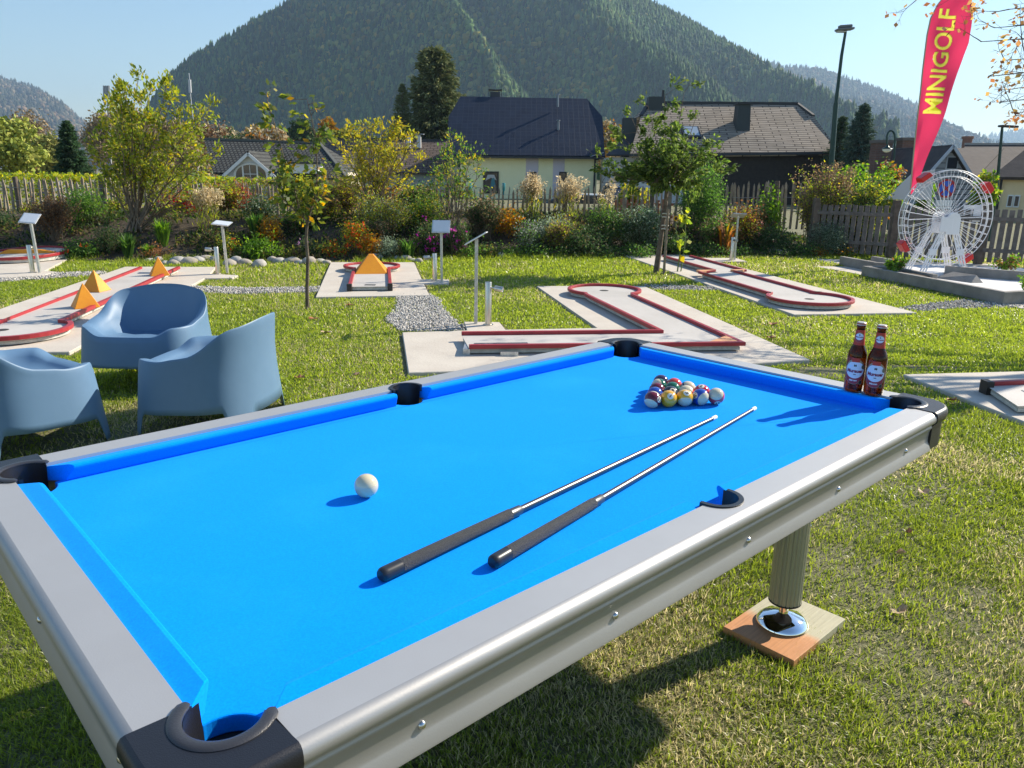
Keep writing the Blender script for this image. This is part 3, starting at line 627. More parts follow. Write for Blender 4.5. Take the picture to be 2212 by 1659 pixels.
for (x, y, oy) in [(1300, 395, 0), (1320, 345, .3), (1345, 300, -.2), (1370, 262, .1), (1400, 230, 0), (1438, 205, .1), (1478, 200, 0), (1495, 262, -.2), (1530, 300, .1), (1535, 345, .3), (1525, 385, -.2), (1310, 375, -.4), (1345, 385, .5), (1390, 330, -.4), (1460, 290, .3), (1500, 330, -.4), (1410, 290, .4), (1455, 350, -.5), (1370, 350, 0), (1480, 395, .2), (1400, 395, -.3), (1560, 325, 0)]:
    m = rr.uniform(.3, .6); y0 = 400-12*rr.random()
    br.append(([(1441, y0, 0), (1441+(x-1441)*m, y0+(y-y0)*m*.75, oy*.6), (x, y, oy)], .013, .003))
young_tree('round crowned apple tree with leaning trunk tied to a stake', Y2, b2, br, .072,
    [(.09, .15, .03, 3), (.14, .20, .045, 3), (.20, .25, .06, 2), (.05, .085, .02, 2)], 102, 10500, 5, 'apple_tree', .03, None, (.14, .38))
t = thing('tree_stake', 'wooden stake beside the leaning apple tree trunk', 'stake', at(1434, 592, 12.3)*[1, 1, 0])
p0 = at(1434, 592, 12.3)*[1, 1, 0]; p1 = at(1443, 452, 12.35)-p0
MB().tube([(0, 0, 0), tuple(p1)], [.022, .02], 8).build('post', M('stake_wood', (.20, .15, .10), .85, col2=(.30, .24, .17), ns=20), t)
mb = MB()
for k in range(4):
    q = p1*(.93-.05*k-.08*(k > 1)); mb.tube([tuple(q+np.array([.05*math.cos(a)-.02, .05*math.sin(a)+.05, .006*math.sin(a*2)])) for a in np.linspace(0, 6.28, 13)[:-1]], .009, 6, closed=True)
mb.build('tie', M('cream_cord', (.62, .58, .5), .8), t)
def multi_shrub(label, dx, ybase, Y, tops, spread, seed, pal, leaf, nleaf, name='tree_shrub', r=.022, depth=2):
    rng = np.random.default_rng(seed); b = at(dx, 829, Y); b[2] = float(gz(b[0], Y)); paths = []; tips = []
    for x, y in tops:
        e = at(x, y, Y)-b; e[1] += rng.uniform(-.6, .6)*spread; m = e*np.array([.38, .38, .5])+rng.normal(0, .05, 3)
        P = [np.array([rng.normal(0, .07), rng.normal(0, .07), 0]), m*.5, m, (m+e)/2+rng.normal(0, .04, 3), e]
        paths.append((P, np.linspace(r, .004, 5)))
        for k in range(1, 4):
            for t in (0, .33, .66):
                q = P[k]+(P[k+1]-P[k])*t; d = (e-P[0])/np.linalg.norm(e)+rng.normal(0, .55, 3)
                grow(rng, q, d, rng.uniform(.25, .5)*(1.3-.25*k), .006, depth-1, paths, tips, .5, .3, (2, 4), .6)
        tips += [(P[-1], np.array([0, 0, 1.]))]*4
    P = np.array([t[0] for t in tips]); D = np.array([t[1] for t in tips]); pz = (P[:, 2]/P[:, 2].max())**1.1; k = rng.choice(len(P), nleaf, p=pz.clip(0)/pz.clip(0).sum())
    lv = leafset(rng, P[k]+rng.normal(0, .045, (nleaf, 3)), leaf, pal4(pal), .42, .3, D[k])
    return plant(name, label, 'shrub', tuple(b), paths, lv, TWIG, LEAF, None, 'stem', 'foliage', 5)
multi_shrub('tall multi stemmed shrub with loose yellow green leaves left of the dormer house', 332, 490, 14.6,
    [(190, 212), (215, 240), (232, 205), (250, 260), (262, 190), (285, 195), (300, 160), (318, 205), (340, 158), (352, 185), (372, 200), (385, 235), (400, 250), (425, 262), (452, 215), (465, 240), (470, 320), (450, 350), (478, 400), (440, 300), (225, 300), (205, 330), (270, 280), (330, 250), (420, 380), (455, 420), (400, 420), (240, 380)], 1., 110, [(.24, .29, .04, 3), (.34, .34, .045, 3), (.13, .18, .03, 2), (.42, .33, .04, 1)], .085, 7800)
multi_shrub('yellow leaved shrub in front of the brown roofed house', 820, 480, 15.4,
    [(762, 275), (785, 262), (800, 275), (830, 280), (845, 265), (862, 290), (880, 300), (900, 300), (730, 320), (745, 345), (720, 380), (910, 340), (890, 375), (820, 320), (780, 330), (850, 350)], .8, 111, [(.36, .33, .04, 3), (.26, .28, .045, 2), (.44, .34, .05, 2)], .075, 3600)
multi_shrub('thin arching shrub with sparse leaves in front of the yellow house corner', 985, 480, 15.2,
    [(955, 330), (975, 310), (1000, 300), (1022, 325), (1035, 345), (945, 370), (1010, 370), (960, 400), (935, 395)], .5, 112, mixp((GRN, 1), (YEL, .7)), .065, 1800, r=.012)
# crown of an autumn tree reaching into the frame from the right
def edge_tree():
    rng = np.random.default_rng(140); b = np.array([8.6, 8.3, 0]); paths = [([(0, 0, 0), (.05, .1, 1.5), (0, .1, 3.0), (.1, 0, 4.4)], [.16, .13, .11, .07])]; tips = []
    Y = 8.6
    for (x, y, Yq, z0) in [(2105, -10, 8.8, 3.3), (1990, -8, 9.2, 3.6), (2050, -40, 8.2, 3.9), (2120, 90, 8.5, 2.8), (2135, 165, 8.4, 2.6), (2150, 60, 9.4, 3.0), (2160, 220, 8.2, 2.3), (2170, 130, 8.9, 2.6), (2180, 20, 8.0, 3.2), (2195, 250, 8.8, 2.2), (2200, 190, 9.3, 2.5), (2215, 120, 8.3, 2.7), (2260, 60, 7.6, 3.4), (2300, -60, 7.5, 3.5), (2250, -120, 9.8, 3.9), (2400, 100, 7.5, 2.9), (2450, -150, 8.6, 3.8), (2150, -160, 8.4, 4.2)]:
        e = at(x, y, Yq)-b; s0 = np.array([.03, .08, z0]); m = (s0+e)/2+np.array([0, 0, .18])
        paths.append(([s0, (s0+m)/2+[0, 0, .05], m, (m+e)/2, e], [.035, .025, .016, .009, .004]))
        for t in np.linspace(.35, 1, 8):
            q = s0+(e-s0)*t+[0, 0, .18*(1-abs(2*t-1))]; d = (e-s0)/np.linalg.norm(e-s0)+rng.normal(0, .6, 3); grow(rng, q, d, rng.uniform(.22, .5), .006, 2, paths, tips, .6, .1, (2, 4), .6)
    P = np.array([t[0] for t in tips]); n = 1100; cl = P[rng.integers(0, len(P), 240)]; k = rng.integers(0, 240, n)
    lv = leafset(rng, cl[k]+rng.normal(0, .045, (n, 3)), .06, [(.40, .22, .10, 3), (.30, .13, .06, 2), (.48, .32, .12, 2)], .7, .6)
    plant('autumn_tree', 'bare branched tree with a few orange brown leaves overhead at right edge', 'tree', tuple(b), paths, lv, BARK, LEAF, None, 'trunk', 'crown', 5)
edge_tree()
# ================================================================== PLANTS IN THE BED
FLM = [(.42, .03, .30, 1), (.55, .06, .42, 1)]; FLR = [(.65, .09, .02, 2), (.70, .16, .03, 1)]
B = [
 ('white flowering grey bush at the left edge behind the bollard light', 8, 560, 70, 115, 14.2, 'leafy', SIL, {}),
 ('dense red brown twiggy bush behind the round red rimmed lane', 165, 560, 118, 122, 14.3, 'twiggy', mixp((BRN, 1), (RUS, .5)), dict(dens=2.2, leaf=.04)),
 ('pale green leafy shrub right of the red brown bush', 243, 520, 100, 110, 15.0, 'leafy', mixp((GRN, 1), (BRI, .3)), {}),
 ('low dark green bush in front of the tall multi stemmed shrub', 277, 545, 62, 62, 13.7, 'leafy', DRK, dict(leaf=.03)),
 ('orange flowered low plants at the left end of the rock border', 215, 565, 70, 45, 13.45, 'leafy', GRN, dict(flowers=(FLR, 5, .03))),
 ('strap leaved clump left of the middle pyramid lane', 310, 560, 50, 52, 13.4, 'strappy', GRN, {}),
 ('bright strap leaved clump under the tall shrub', 385, 520, 60, 42, 13.9, 'strappy', BRI, {}),
 ('second small strap leaved clump near the border stones', 352, 560, 40, 30, 13.35, 'strappy', BRI, {}),
 ('brown heuchera mound beside the border stones', 372, 565, 70, 28, 13.4, 'leafy', RUS, dict(leaf=.035)),
 ('stand of tall dry beige stems behind the second sign', 478, 560, 74, 150, 14.6, 'plume', TAN, dict(dens=1.1)),
 ('red leaved climber on the picket fence', 432, 510, 84, 100, 16.2, 'leafy', REDL, {}),
 ('second crimson climber on the picket fence left of the young tree', 545, 480, 70, 90, 16.3, 'leafy', mixp((REDL, 1), (RUS, .5)), {}),
 ('yellow and red tinted leafy plant left of the bright green bush', 520, 572, 52, 66, 13.7, 'leafy', mixp((YEL, 1), (BRI, .6)), dict(flowers=(FLR, 6, .03))),
 ('bright green broad leaved bush behind the border stones', 588, 575, 96, 60, 13.65, 'leafy', BRI, dict(leaf=.06, dens=1.3)),
 ('orange yellow upright plant behind the bright green bush', 602, 530, 60, 62, 14.3, 'leafy', ORG, dict(leaf=.045)),
 ('dark blue green bush behind the orange yellow plant', 590, 520, 90, 100, 15.2, 'leafy', mixp((DRK, 1), (GRY, .3)), {}),
 ('iris like strap leaves in front of the dark blue green bush', 578, 545, 60, 80, 14.4, 'strappy', GRN, {}),
 ('tiny lilac aster right of the young tree trunk', 681, 540, 24, 26, 13.7, 'leafy', DRK, dict(flowers=([(.50, .25, .55, 1)], 9, .025))),
 ('tangle of orange lantern flowers left part of the clump', 735, 570, 70, 44, 13.8, 'leafy', mixp((YEL, 1), (GRN, .4)), dict(flowers=(FLR, 26, .04))),
 ('tall orange lantern flowers behind the yellow ramp lane', 785, 565, 74, 92, 14.0, 'leafy', mixp((YGR, 1), (ORG, .4)), dict(flowers=(FLR, 34, .042), dens=.7)),
 ('yellow leaved plant beside the lantern flowers', 815, 570, 50, 70, 13.9, 'leafy', ORG, dict(dens=.7)),
 ('grey green lavender mound right of the lantern flowers', 840, 565, 54, 50, 13.9, 'leafy', GRY, dict(leaf=.03)),
 ('brown green shrub left of the yellow leaved shrub', 720, 530, 110, 105, 15.4, 'twiggy', mixp((YGR, .7), (BRN, 1)), dict(dens=1.8, leaf=.05)),
 ('olive round shrub in front of the orange hedge', 838, 520, 130, 105, 15.0, 'leafy', mixp((GRY, .6), (YGR, 1), (BRN, .5)), dict(dens=1.3, leaf=.035)),
 ('dark brown undergrowth below the olive round shrub', 830, 545, 120, 60, 14.5, 'twiggy', mixp((BRN, 1), (DRK, 1)), dict(dens=1.6)),
 ('loose leafy shrub behind the magenta asters', 925, 525, 95, 110, 15.3, 'leafy', mixp((GRN, 1), (YEL, .5)), dict(dens=1.)),
 ('strap leaved green clump left of the third sign', 888, 560, 56, 42, 13.9, 'strappy', GRN, {}),
 ('magenta asters left of the third sign plate', 928, 565, 60, 82, 14.3, 'leafy', DRK, dict(flowers=(FLM, 12, .05))),
 ('magenta asters right of the third sign plate', 982, 565, 70, 88, 14.4, 'leafy', DRK, dict(flowers=(FLM, 20, .055))),
 ('dark tangled shrub right of the magenta asters', 1045, 545, 110, 110, 15.2, 'twiggy', mixp((BRN, 1), (DRK, 1.4)), dict(dens=2.2)),
 ('golden orange shrub right of the dark tangled shrub', 1092, 505, 92, 62, 15.4, 'leafy', ORG, dict(leaf=.05)),
 ('silver leaved plant below the golden orange shrub', 1135, 550, 62, 76, 14.8, 'leafy', mixp((SIL, 1), (GRN, .6)), dict(dens=.7)),
 ('grey green bush below the beige plumes', 1190, 520, 110, 58, 15.5, 'leafy', GRY, dict(leaf=.035, dens=1.2)),
 ('brown tinted shrub in front of the grey green bush', 1195, 550, 100, 62, 15.0, 'twiggy', mixp((BRN, 1), (YGR, .6)), dict(dens=1.6)),
 ('beige feathery plumes in front of the yellow house, left clump', 1140, 500, 60, 140, 16.0, 'plume', TAN, dict(dens=1.3)),
 ('beige feathery plumes in front of the yellow house, right clump', 1212, 500, 72, 132, 16.1, 'plume', TAN, dict(dens=1.4)),
 ('single tall pale plume near the house downpipe', 1290, 495, 40, 120, 16.0, 'plume', TAN, dict(dens=.3)),
 ('wide low green undergrowth left of the apple tree', 1255, 560, 150, 70, 15.0, 'leafy', DRK, dict(dens=1.3)),
 ('grey leaved bush behind the apple tree stake', 1370, 545, 120, 110, 15.6, 'leafy', mixp((GRY, 1), (DRK, 1)), dict(dens=1.3)),
 ('low green mound left of the apple tree trunk', 1365, 570, 100, 40, 14.9, 'leafy', mixp((GRN, 1), (DRK, .6)), {}),
 ('tall dense green shrub behind the apple tree crown', 1490, 500, 120, 170, 16.2, 'leafy', GRN, dict(dens=1.3)),
 ('rust and orange grasses right of the sunflower', 1540, 530, 80, 58, 15.4, 'strappy', mixp((ORG, .6), (RUS, 1)), dict(dens=1.)),
 ('rust brown rounded shrub below the picket fence', 1575, 490, 90, 62, 16.1, 'leafy', mixp((RUS, 1), (YGR, .5)), {}),
 ('low dark green bush right of the apple tree', 1500, 575, 90, 52, 15.2, 'leafy', mixp((DRK, 1), (GRN, .7)), {}),
 ('green low cover beside the fifth sign', 1560, 575, 90, 42, 15.3, 'leafy', mixp((DRK, 1), (GRN, 1)), {}),
 ('dense dark shrub with pink specks behind the fifth sign', 1635, 575, 120, 95, 15.9, 'leafy', DRK, dict(flowers=([(.5, .22, .2, 1)], 8, .03), dens=1.4)),
 ('dark upright shrub under the fence vine', 1600, 520, 90, 70, 16.4, 'twiggy', mixp((DRK, 1), (RUS, .6)), dict(dens=1.8)),
 ('bright green vine climbing the picket fence', 1630, 470, 80, 90, 16.7, 'leafy', BRI, dict(leaf=.07)),
 ('grey green cushion shrub right of the fifth sign', 1742, 545, 96, 78, 15.8, 'leafy', mixp((GRY, 1), (DRK, .4)), dict(leaf=.03, dens=1.4)),
 ('dark green leafy bush below the grey cushion shrub', 1690, 582, 110, 60, 15.6, 'leafy', mixp((DRK, 1), (GRN, .6)), {}),
 ('small orange leaved plant in front of the right bed', 1735, 582, 40, 34, 15.5, 'leafy', ORG, dict(leaf=.035)),
 ('yellow orange low plant left of the grey kerb', 1790, 580, 60, 40, 15.5, 'leafy', mixp((ORG, 1), (GRN, 1)), {}),
 ('brown feathery plumes against the dark house wall', 1748, 470, 90, 130, 16.6, 'plume', BRN, dict(dens=1.7)),
 ('dark undergrowth behind the right part of the bed', 1790, 545, 120, 120, 16.3, 'twiggy', mixp((DRK, 1.5), (YGR, .6)), dict(dens=2.4, leaf=.055)),
 ('dark grassy clump left of the board fence', 1850, 582, 100, 90, 15.9, 'strappy', DRK, dict(dens=2.)),
 ('dark shrub against the first fence post at right', 1880, 575, 80, 70, 15.8, 'leafy', DRK, {}),
 ('dark mixed perennials in front of the left fence', 60, 560, 110, 100, 14.8, 'leafy', DRK, dict(dens=1.2)),
 ('olive filler shrub between the tall shrub and the dry stems', 410, 520, 110, 60, 15.2, 'leafy', mixp((GRN, 1), (BRN, 1)), {}),
 ('green filler shrub behind the lilac aster', 660, 540, 90, 70, 14.9, 'twiggy', mixp((GRN, 1), (BRN, 1)), dict(dens=1.4)),
 ('leafy green filler shrub behind the tree stake', 1440, 560, 90, 60, 15.4, 'leafy', mixp((DRK, 1), (GRN, 1)), {}),
 ('tall brown green thicket left of the tall multi stemmed shrub', 130, 500, 130, 55, 16.0, 'twiggy', mixp((YGR, 1), (BRN, 1)), dict(dens=2, leaf=.05)),
 ('olive thicket against the fence behind the tall shrub', 300, 500, 130, 62, 16.1, 'twiggy', mixp((YGR, 1.4), (BRN, .8)), dict(dens=2, leaf=.05)),
 ('brown stems and leaves against the fence behind the dry stems', 520, 500, 110, 100, 16.0, 'twiggy', mixp((YGR, .8), (RUS, 1)), dict(dens=2, leaf=.05)),
 ('yellow green climber on the fence right of the young tree', 690, 470, 70, 100, 16.3, 'leafy', YGR, {}),
 ('tangled brown thicket against the fence left of the olive shrub', 765, 500, 120, 110, 16.0, 'twiggy', mixp((BRN, 1), (YGR, .8)), dict(dens=2.2, leaf=.05)),
 ('green brown thicket against the fence right of the olive shrub', 910, 500, 120, 100, 16.1, 'twiggy', mixp((BRN, .8), (GRN, 1)), dict(dens=2.2, leaf=.05)),
 ('dark leafy thicket below the pair of feather plumes', 1110, 510, 110, 60, 16.0, 'leafy', DRK, {}),
 ('dark green thicket behind the wooden gate', 1300, 520, 120, 90, 15.8, 'leafy', mixp((DRK, 1), (GRN, .6)), {}),
 ('brown green thicket right of the sunflower', 1530, 560, 110, 80, 15.6, 'twiggy', mixp((BRN, .7), (GRN, 1)), dict(dens=2, leaf=.05)),
 ('tall yellow green stems against the fence above the grey cushion shrub', 1720, 500, 110, 115, 16.5, 'twiggy', mixp((YGR, 1), (BRN, 1)), dict(dens=2.2, leaf=.05)),
 ('tall leafy thicket at the right end of the picket fence', 1820, 500, 110, 110, 16.5, 'twiggy', mixp((YGR, 1), (DRK, 1)), dict(dens=2.2, leaf=.055)),
 ('low green perennials in front of the dark tangled shrub', 1040, 575, 110, 40, 14.6, 'leafy', mixp((GRN, 1), (DRK, .6)), {}),
 ('low green perennials below the silver leaved plant', 1170, 577, 120, 44, 14.8, 'leafy', mixp((GRN, 1), (DRK, .6)), {}),
 ('low green perennials left of the apple tree', 1290, 578, 110, 40, 14.95, 'leafy', mixp((DRK, 1), (GRN, .6)), {}),
 ('low dark perennials right of the fifth sign', 1640, 582, 110, 40, 15.45, 'leafy', mixp((DRK, 1), (GRN, .4)), {}),
 ('low green fringe plant left of the fourth sign', 1010, 575, 80, 34, 14.35, 'leafy', GRN, {}),
 ('low green fringe plant right of the fourth sign', 1100, 577, 90, 34, 14.6, 'leafy', mixp((GRN, 1), (BRI, .5)), {}),
]
for i, (lb, dx, yb, wpx, hpx, Y, kd, pal, kw) in enumerate(B):
    nm = {'strappy': 'strappy_plant', 'plume': 'feather_grass', 'twiggy': 'twiggy_shrub'}.get(kd, 'shrub')
    bush(lb, dx, yb, wpx, hpx, Y, kd, pal, 200+i, nm, 'plant' if kd in ('strappy', 'plume') else 'shrub', **kw)
# bushes beyond the fence
for i, (lb, dx, yt, wpx, Y, pal) in enumerate([('clipped yellow green hedge behind the left picket fence', 120, 378, 330, 17.9, YGR), ('hedge stretch behind the tall multi stemmed shrub', 385, 384, 240, 18.1, YGR), ('hedge stretch behind the young tree', 600, 388, 200, 18.3, mixp((YGR, 1), (BRN, .4))), ('rust orange hedge behind the middle picket fence', 810, 408, 240, 18.6, mixp((ORG, .6), (RUS, 1.3), (TAN, .5)))]):
    rng = np.random.default_rng(400+i); a = at(dx-wpx/2, yt, Y); b = at(dx+wpx/2, yt, Y); zb = float(gz(a[0], Y)); H = a[2]-zb; L = b[0]-a[0]; n = int(3300*L/3)
    P = np.c_[rng.uniform(0, L, n), rng.uniform(-.35, .35, n), rng.uniform(0, H, n)]; f = rng.random(n) < .35; P[f, 2] = H+rng.uniform(-.06, .05, f.sum()); f2 = (~f) & (rng.random(n) < .6); P[f2, 1] = -.35+rng.uniform(-.06, .06, f2.sum())
    paths = [([(x, 0, 0), (x+.05, 0, H*.5), (x-.03, .05, H*.9)], [.015, .01, .005]) for x in np.linspace(.1, L-.1, int(L*3))]
    plant('hedge', lb, 'hedge', (a[0], Y, zb), paths, leafset(rng, P, .075, pal4(pal), .6), group='hedge along the fence')
for i, (lb, dx, yt, wpx, Y, pal) in enumerate([('bright green rounded bush behind the right picket fence', 1850, 350, 150, 19.5, BRI), ('glossy green bush left of the flag pole', 1915, 385, 110, 19, mixp((BRI, 1), (YGR, .5))), ('rust tinted bush left of the feather flag', 1925, 352, 70, 21, mixp((RUS, 1), (ORG, .4))), ('yellow leaved bush behind the apple tree trunk', 1370, 400, 80, 19, YEL), ('green climbing bush beside the no stopping sign', 2008, 395, 46, 18.5, BRI), ('green bush right of the no stopping sign', 2135, 372, 60, 20, mixp((BRI, 1), (YEL, .5)))]):
    broad_tree('bush', lb, dx, yt, 470, wpx, Y, pal, 440+i, 2200, .10, base=0, lobes=10, cat='bush')
# sunflower
t = thing('sunflower', 'single yellow sunflower on a tall stem beside the apple tree', 'flower', at(1462, 600, 12.5)*[1, 1, 0]); b = at(1462, 600, 12.5)*[1, 1, 0]
hd = at(1460, 472, 12.5)-b; rng = np.random.default_rng(9)
V, Fc = stemset(None, [([(0, 0, 0), (.03, 0, .4), (hd[0]+.01, 0, hd[2]*.8), hd+[0, .02, .02]], [.012, .01, .008, .006]), ([(.06, .02, 0), (.10, .02, .5), (.07, .02, .98)], [.01, .008, .005])], 6); npmesh('stem', V, Fc, M('green_stem', (.12, .17, .05), .7), parent=t, smooth=True)
P = np.array([(rng.uniform(-.02, .12), rng.uniform(-.03, .05), z) for z in rng.uniform(.3, 1.0, 26)]); v = leafset(rng, P, .13, pal4(YGR), .7, .4); npmesh('leaves', v[0], v[1], LEAF, v[2], parent=t)
V = []; Fc = []; 
for k in range(18):
    a = k*6.283/18; c, s_ = math.cos(a), math.sin(a); o = len(V); r0, r1 = .022, .05
    V += [hd+np.array([r0*c-.008*s_, -.004, r0*s_+.008*c]), hd+np.array([r0*c+.008*s_, -.004, r0*s_-.008*c]), hd+np.array([r1*c, -.012, r1*s_])]; Fc.append((o, o+1, o+2))
npmesh('petals', V, Fc, M('sunflower_petal', (.80, .45, .01), .6), parent=t)
MB().lathe([(0, 0), (.018, .001), (.025, .006), (.02, .012), (0, .014)], 12, M=Matrix.Translation(Vector(hd)+Vector((0, -.004, 0)))@Matrix.Rotation(R(90), 4, 'X')).build('flower_head', M('sunflower_core', (.05, .025, .01), .9), t)
# border stones
ORD = 'first second third fourth fifth sixth seventh eighth ninth tenth eleventh twelfth thirteenth fourteenth fifteenth sixteenth seventeenth eighteenth nineteenth twentieth twenty-first twenty-second twenty-third twenty-fourth twenty-fifth twenty-sixth twenty-seventh twenty-eighth twenty-ninth thirtieth thirty-first thirty-second thirty-third'.split()
rng = np.random.default_rng(12)
st = [(325, 562), (343, 562), (357, 566), (375, 568), (388, 565), (410, 565), (428, 563), (447, 560), (462, 562), (497, 570), (512, 566), (530, 568), (560, 572), (590, 562), (603, 564), (632, 564), (648, 566), (668, 565), (690, 564), (706, 566), (822, 553), (840, 557), (858, 558), (876, 559), (890, 560), (905, 562), (918, 556), (935, 558), (1082, 553), (1668, 547), (1684, 548), (1695, 543), (1990, 545)]
SM = [M('border_stone_a', (.30, .29, .27), .9, col2=(.46, .44, .41), ns=8, bump=.5, bs=25), M('border_stone_b', (.40, .36, .31), .9, col2=(.28, .25, .21), ns=6, bump=.5, bs=25)]
v, f = ICO
for i, (dx, dy) in enumerate(st):
    d = np.array([(dx-1106)*1.8517/F, -(dy+5-829.5)*1.8517/F, -1])@CR; p = np.array([0, 0, HC])+(-HC/d[2])*d; p[1] = min(p[1], bed_y(p[0])+.25); 
    bm = bmesh.new(); bmesh.ops.create_icosphere(bm, subdivisions=2, radius=1)
    s = rng.uniform(.07, .13)*np.array([rng.uniform(.9, 1.4), rng.uniform(.8, 1.1), rng.uniform(.6, .8)])
    for q in bm.verts: k = 1+.45*(float(fbm(q.co.x*1.3+i*7, q.co.y*1.3+q.co.z*1.7, 2))-.5); q.co = Vector((q.co.x*s[0]*k, q.co.y*s[1]*k, q.co.z*s[2]*k))
    for q in bm.faces: q.smooth = True
    me = bpy.data.meshes.new('border_stone'); bm.to_mesh(me); bm.free(); o = link('border_stone', me, SM[i % 2]); o.location = (p[0], p[1], float(gz(p[0], p[1]))+s[2]*.45); o.rotation_euler = (0, 0, rng.uniform(0, 3))
    tag(o, 'pale rounded border stone by the planting bed, %s from the left' % ORD[i], 'stone', 'border stones along the planting bed')
# fallen leaves on the lawn
FL = [M('fallen_leaf', (.42, .15, .05), .7, col2=(.30, .18, .09), ns=30), M('fallen_leaf_pale', (.52, .38, .24), .7, col2=(.40, .24, .13), ns=30)]
for (x, y, s, k) in [(2.05, 3.55, .035, 1), (1.62, 2.9, .026, 1), (1.40, 2.46, .036, 1), (2.15, 2.35, .022, 1), (1.42, 1.72, .022, 1), (1.72, 1.62, .018, 0), (1.36, 1.95, .022, 1), (1.75, 3.1, .02, 0), (1.9, 3.9, .022, 1), (2.5, 7.3, .06, 0), (2.75, 8.0, .06, 0), (1.1, 6.9, .05, 0), (-.3, 9.1, .05, 0), (.3, 12.1, .05, 0), (-2.1, 8.0, .06, 0), (-1.6, 5.6, .05, 0), (-1.2, 5.7, .04, 1), (-1.8, 7.3, .06, 1), (1.95, 7.6, .05, 1), (3.1, 5.2, .05, 0), (3.5, 4.2, .06, 0), (2.7, 5.0, .05, 0), (2.2, 2.0, .05, 1), (1.9, 1.5, .035, 0), (1.15, 1.5, .03, 1), (1.55, 3.7, .03, 0), (-1.9, 8.9, .05, 0), (3.9, 10.2, .06, 0)]:
    mb = MB(); n = 9; a0 = rng.uniform(0, 6); ring = [(s*(.55+.45*abs(math.cos(2.5*q*6.28/n)))*math.cos(q*6.28/n+a0), s*.7*(.55+.45*abs(math.sin(1.5*q*6.28/n+1)))*math.sin(q*6.28/n+a0), .02+rng.uniform(-.006, .018)) for q in range(n)]
    mb.add([(0, 0, .014)]+ring, [(0, q+1, (q+1) % n+1) for q in range(n)]); o = mb.build('fallen_leaf', FL[k]); o.location = (x, y, .006); tag(o, 'small dry autumn leaf lying on the grass', 'leaf', 'fallen leaves on the lawn')
# ================================================================== HOUSES
def tilemat(name, c1, c2, mortar, rw, rh, bump=.6, rough=.8, msize=.06, offset=.5, spec=.3):
    if name in MT: return MT[name]
    m = bpy.data.materials.new(name); m.use_nodes = True; nt = m.node_tree; b = nt.nodes['Principled BSDF']; b.inputs['Roughness'].default_value = rough; b.inputs['Specular IOR Level'].default_value = spec
    uv = nt.nodes.new('ShaderNodeUVMap'); br = nt.nodes.new('ShaderNodeTexBrick'); br.inputs['Scale'].default_value = 1; br.offset = offset
    br.inputs['Color1'].default_value = (*c1, 1); br.inputs['Color2'].default_value = (*c2, 1); br.inputs['Mortar'].default_value = (*mortar, 1)
    br.inputs['Brick Width'].default_value = rw; br.inputs['Row Height'].default_value = rh; br.inputs['Mortar Size'].default_value = rh*msize; br.inputs['Mortar Smooth'].default_value = .3
    n = nt.nodes.new('ShaderNodeTexNoise'); n.inputs['Scale'].default_value = 1.5; n.inputs['Detail'].default_value = 6; mx = nt.nodes.new('ShaderNodeMixRGB'); mx.blend_type = 'MULTIPLY'; mx.inputs[0].default_value = .5
    k = nt.nodes.new('ShaderNodeBump'); k.inputs['Strength'].default_value = bump; k.inputs['Distance'].default_value = .03; k.invert = True
    nt.links.new(uv.outputs[0], br.inputs['Vector']); nt.links.new(uv.outputs[0], n.inputs['Vector']); nt.links.new(br.outputs['Color'], mx.inputs[1]); nt.links.new(n.outputs[0], mx.inputs[2]); nt.links.new(mx.outputs[0], b.inputs['Base Color'])
    nt.links.new(br.outputs['Fac'], k.inputs['Height']); nt.links.new(k.outputs[0], b.inputs['Normal']); MT[name] = m; return m
def roofslab(name, polys, mat, parent, thick=.14):
    """planar polygons, each with its own in-plane UVs, thickened"""
    bm = bmesh.new(); uvl = bm.loops.layers.uv.new('UVMap')
    for P in polys:
        P = [Vector(p) for p in P]; n = (P[1]-P[0]).cross(P[2]-P[0]).normalized()
        if n.z < 0: P = P[::-1]; n = -n
        e = Vector((0, 0, 1)).cross(n).normalized(); g = n.cross(e)
        vs = [bm.verts.new(p) for p in P]; f = bm.faces.new(vs)
        for l in f.loops: l[uvl].uv = (l.vert.co.dot(e), l.vert.co.dot(g))
    me = bpy.data.meshes.new(name); bm.to_mesh(me); bm.free(); o = link(name, me, mat, parent)
    s = o.modifiers.new('solid', 'SOLIDIFY'); s.thickness = thick; s.offset = -1; return o
def box_part(name, mat, parent, *b, bevel=0): return MB().box(*b).build(name, mat, parent, bevel)
def wall_shell(name, mat, parent, x0, x1, y0, y1, z0, z1): return MB().box(x0, x1, y0, y1, z0, z1).build(name, mat, parent)
def window(parent, x0, x1, z0, z1, y, frame, glass, cross=True, name='window'):
    fr = MB(); t = .07
    fr.box(x0, x1, y-.05, y-.002, z0, z0+t).box(x0, x1, y-.05, y-.002, z1-t, z1).box(x0, x0+t, y-.05, y-.002, z0+t, z1-t).box(x1-t, x1, y-.05, y-.002, z0+t, z1-t)
    if cross: xm = (x0+x1)/2; fr.box(xm-.03, xm+.03, y-.048, y-.002, z0+t, z1-t)
    f = fr.build(name, frame, parent); MB().box(x0+t*.5, x1-t*.5, y-.02, y-.006, z0+t*.5, z1-t*.5).build('pane', glass, f); return f
GLASS = M('window_glass', (.03, .035, .045), .08, spec=.8); WFR = M('white_window_frame', (.75, .75, .73), .5)
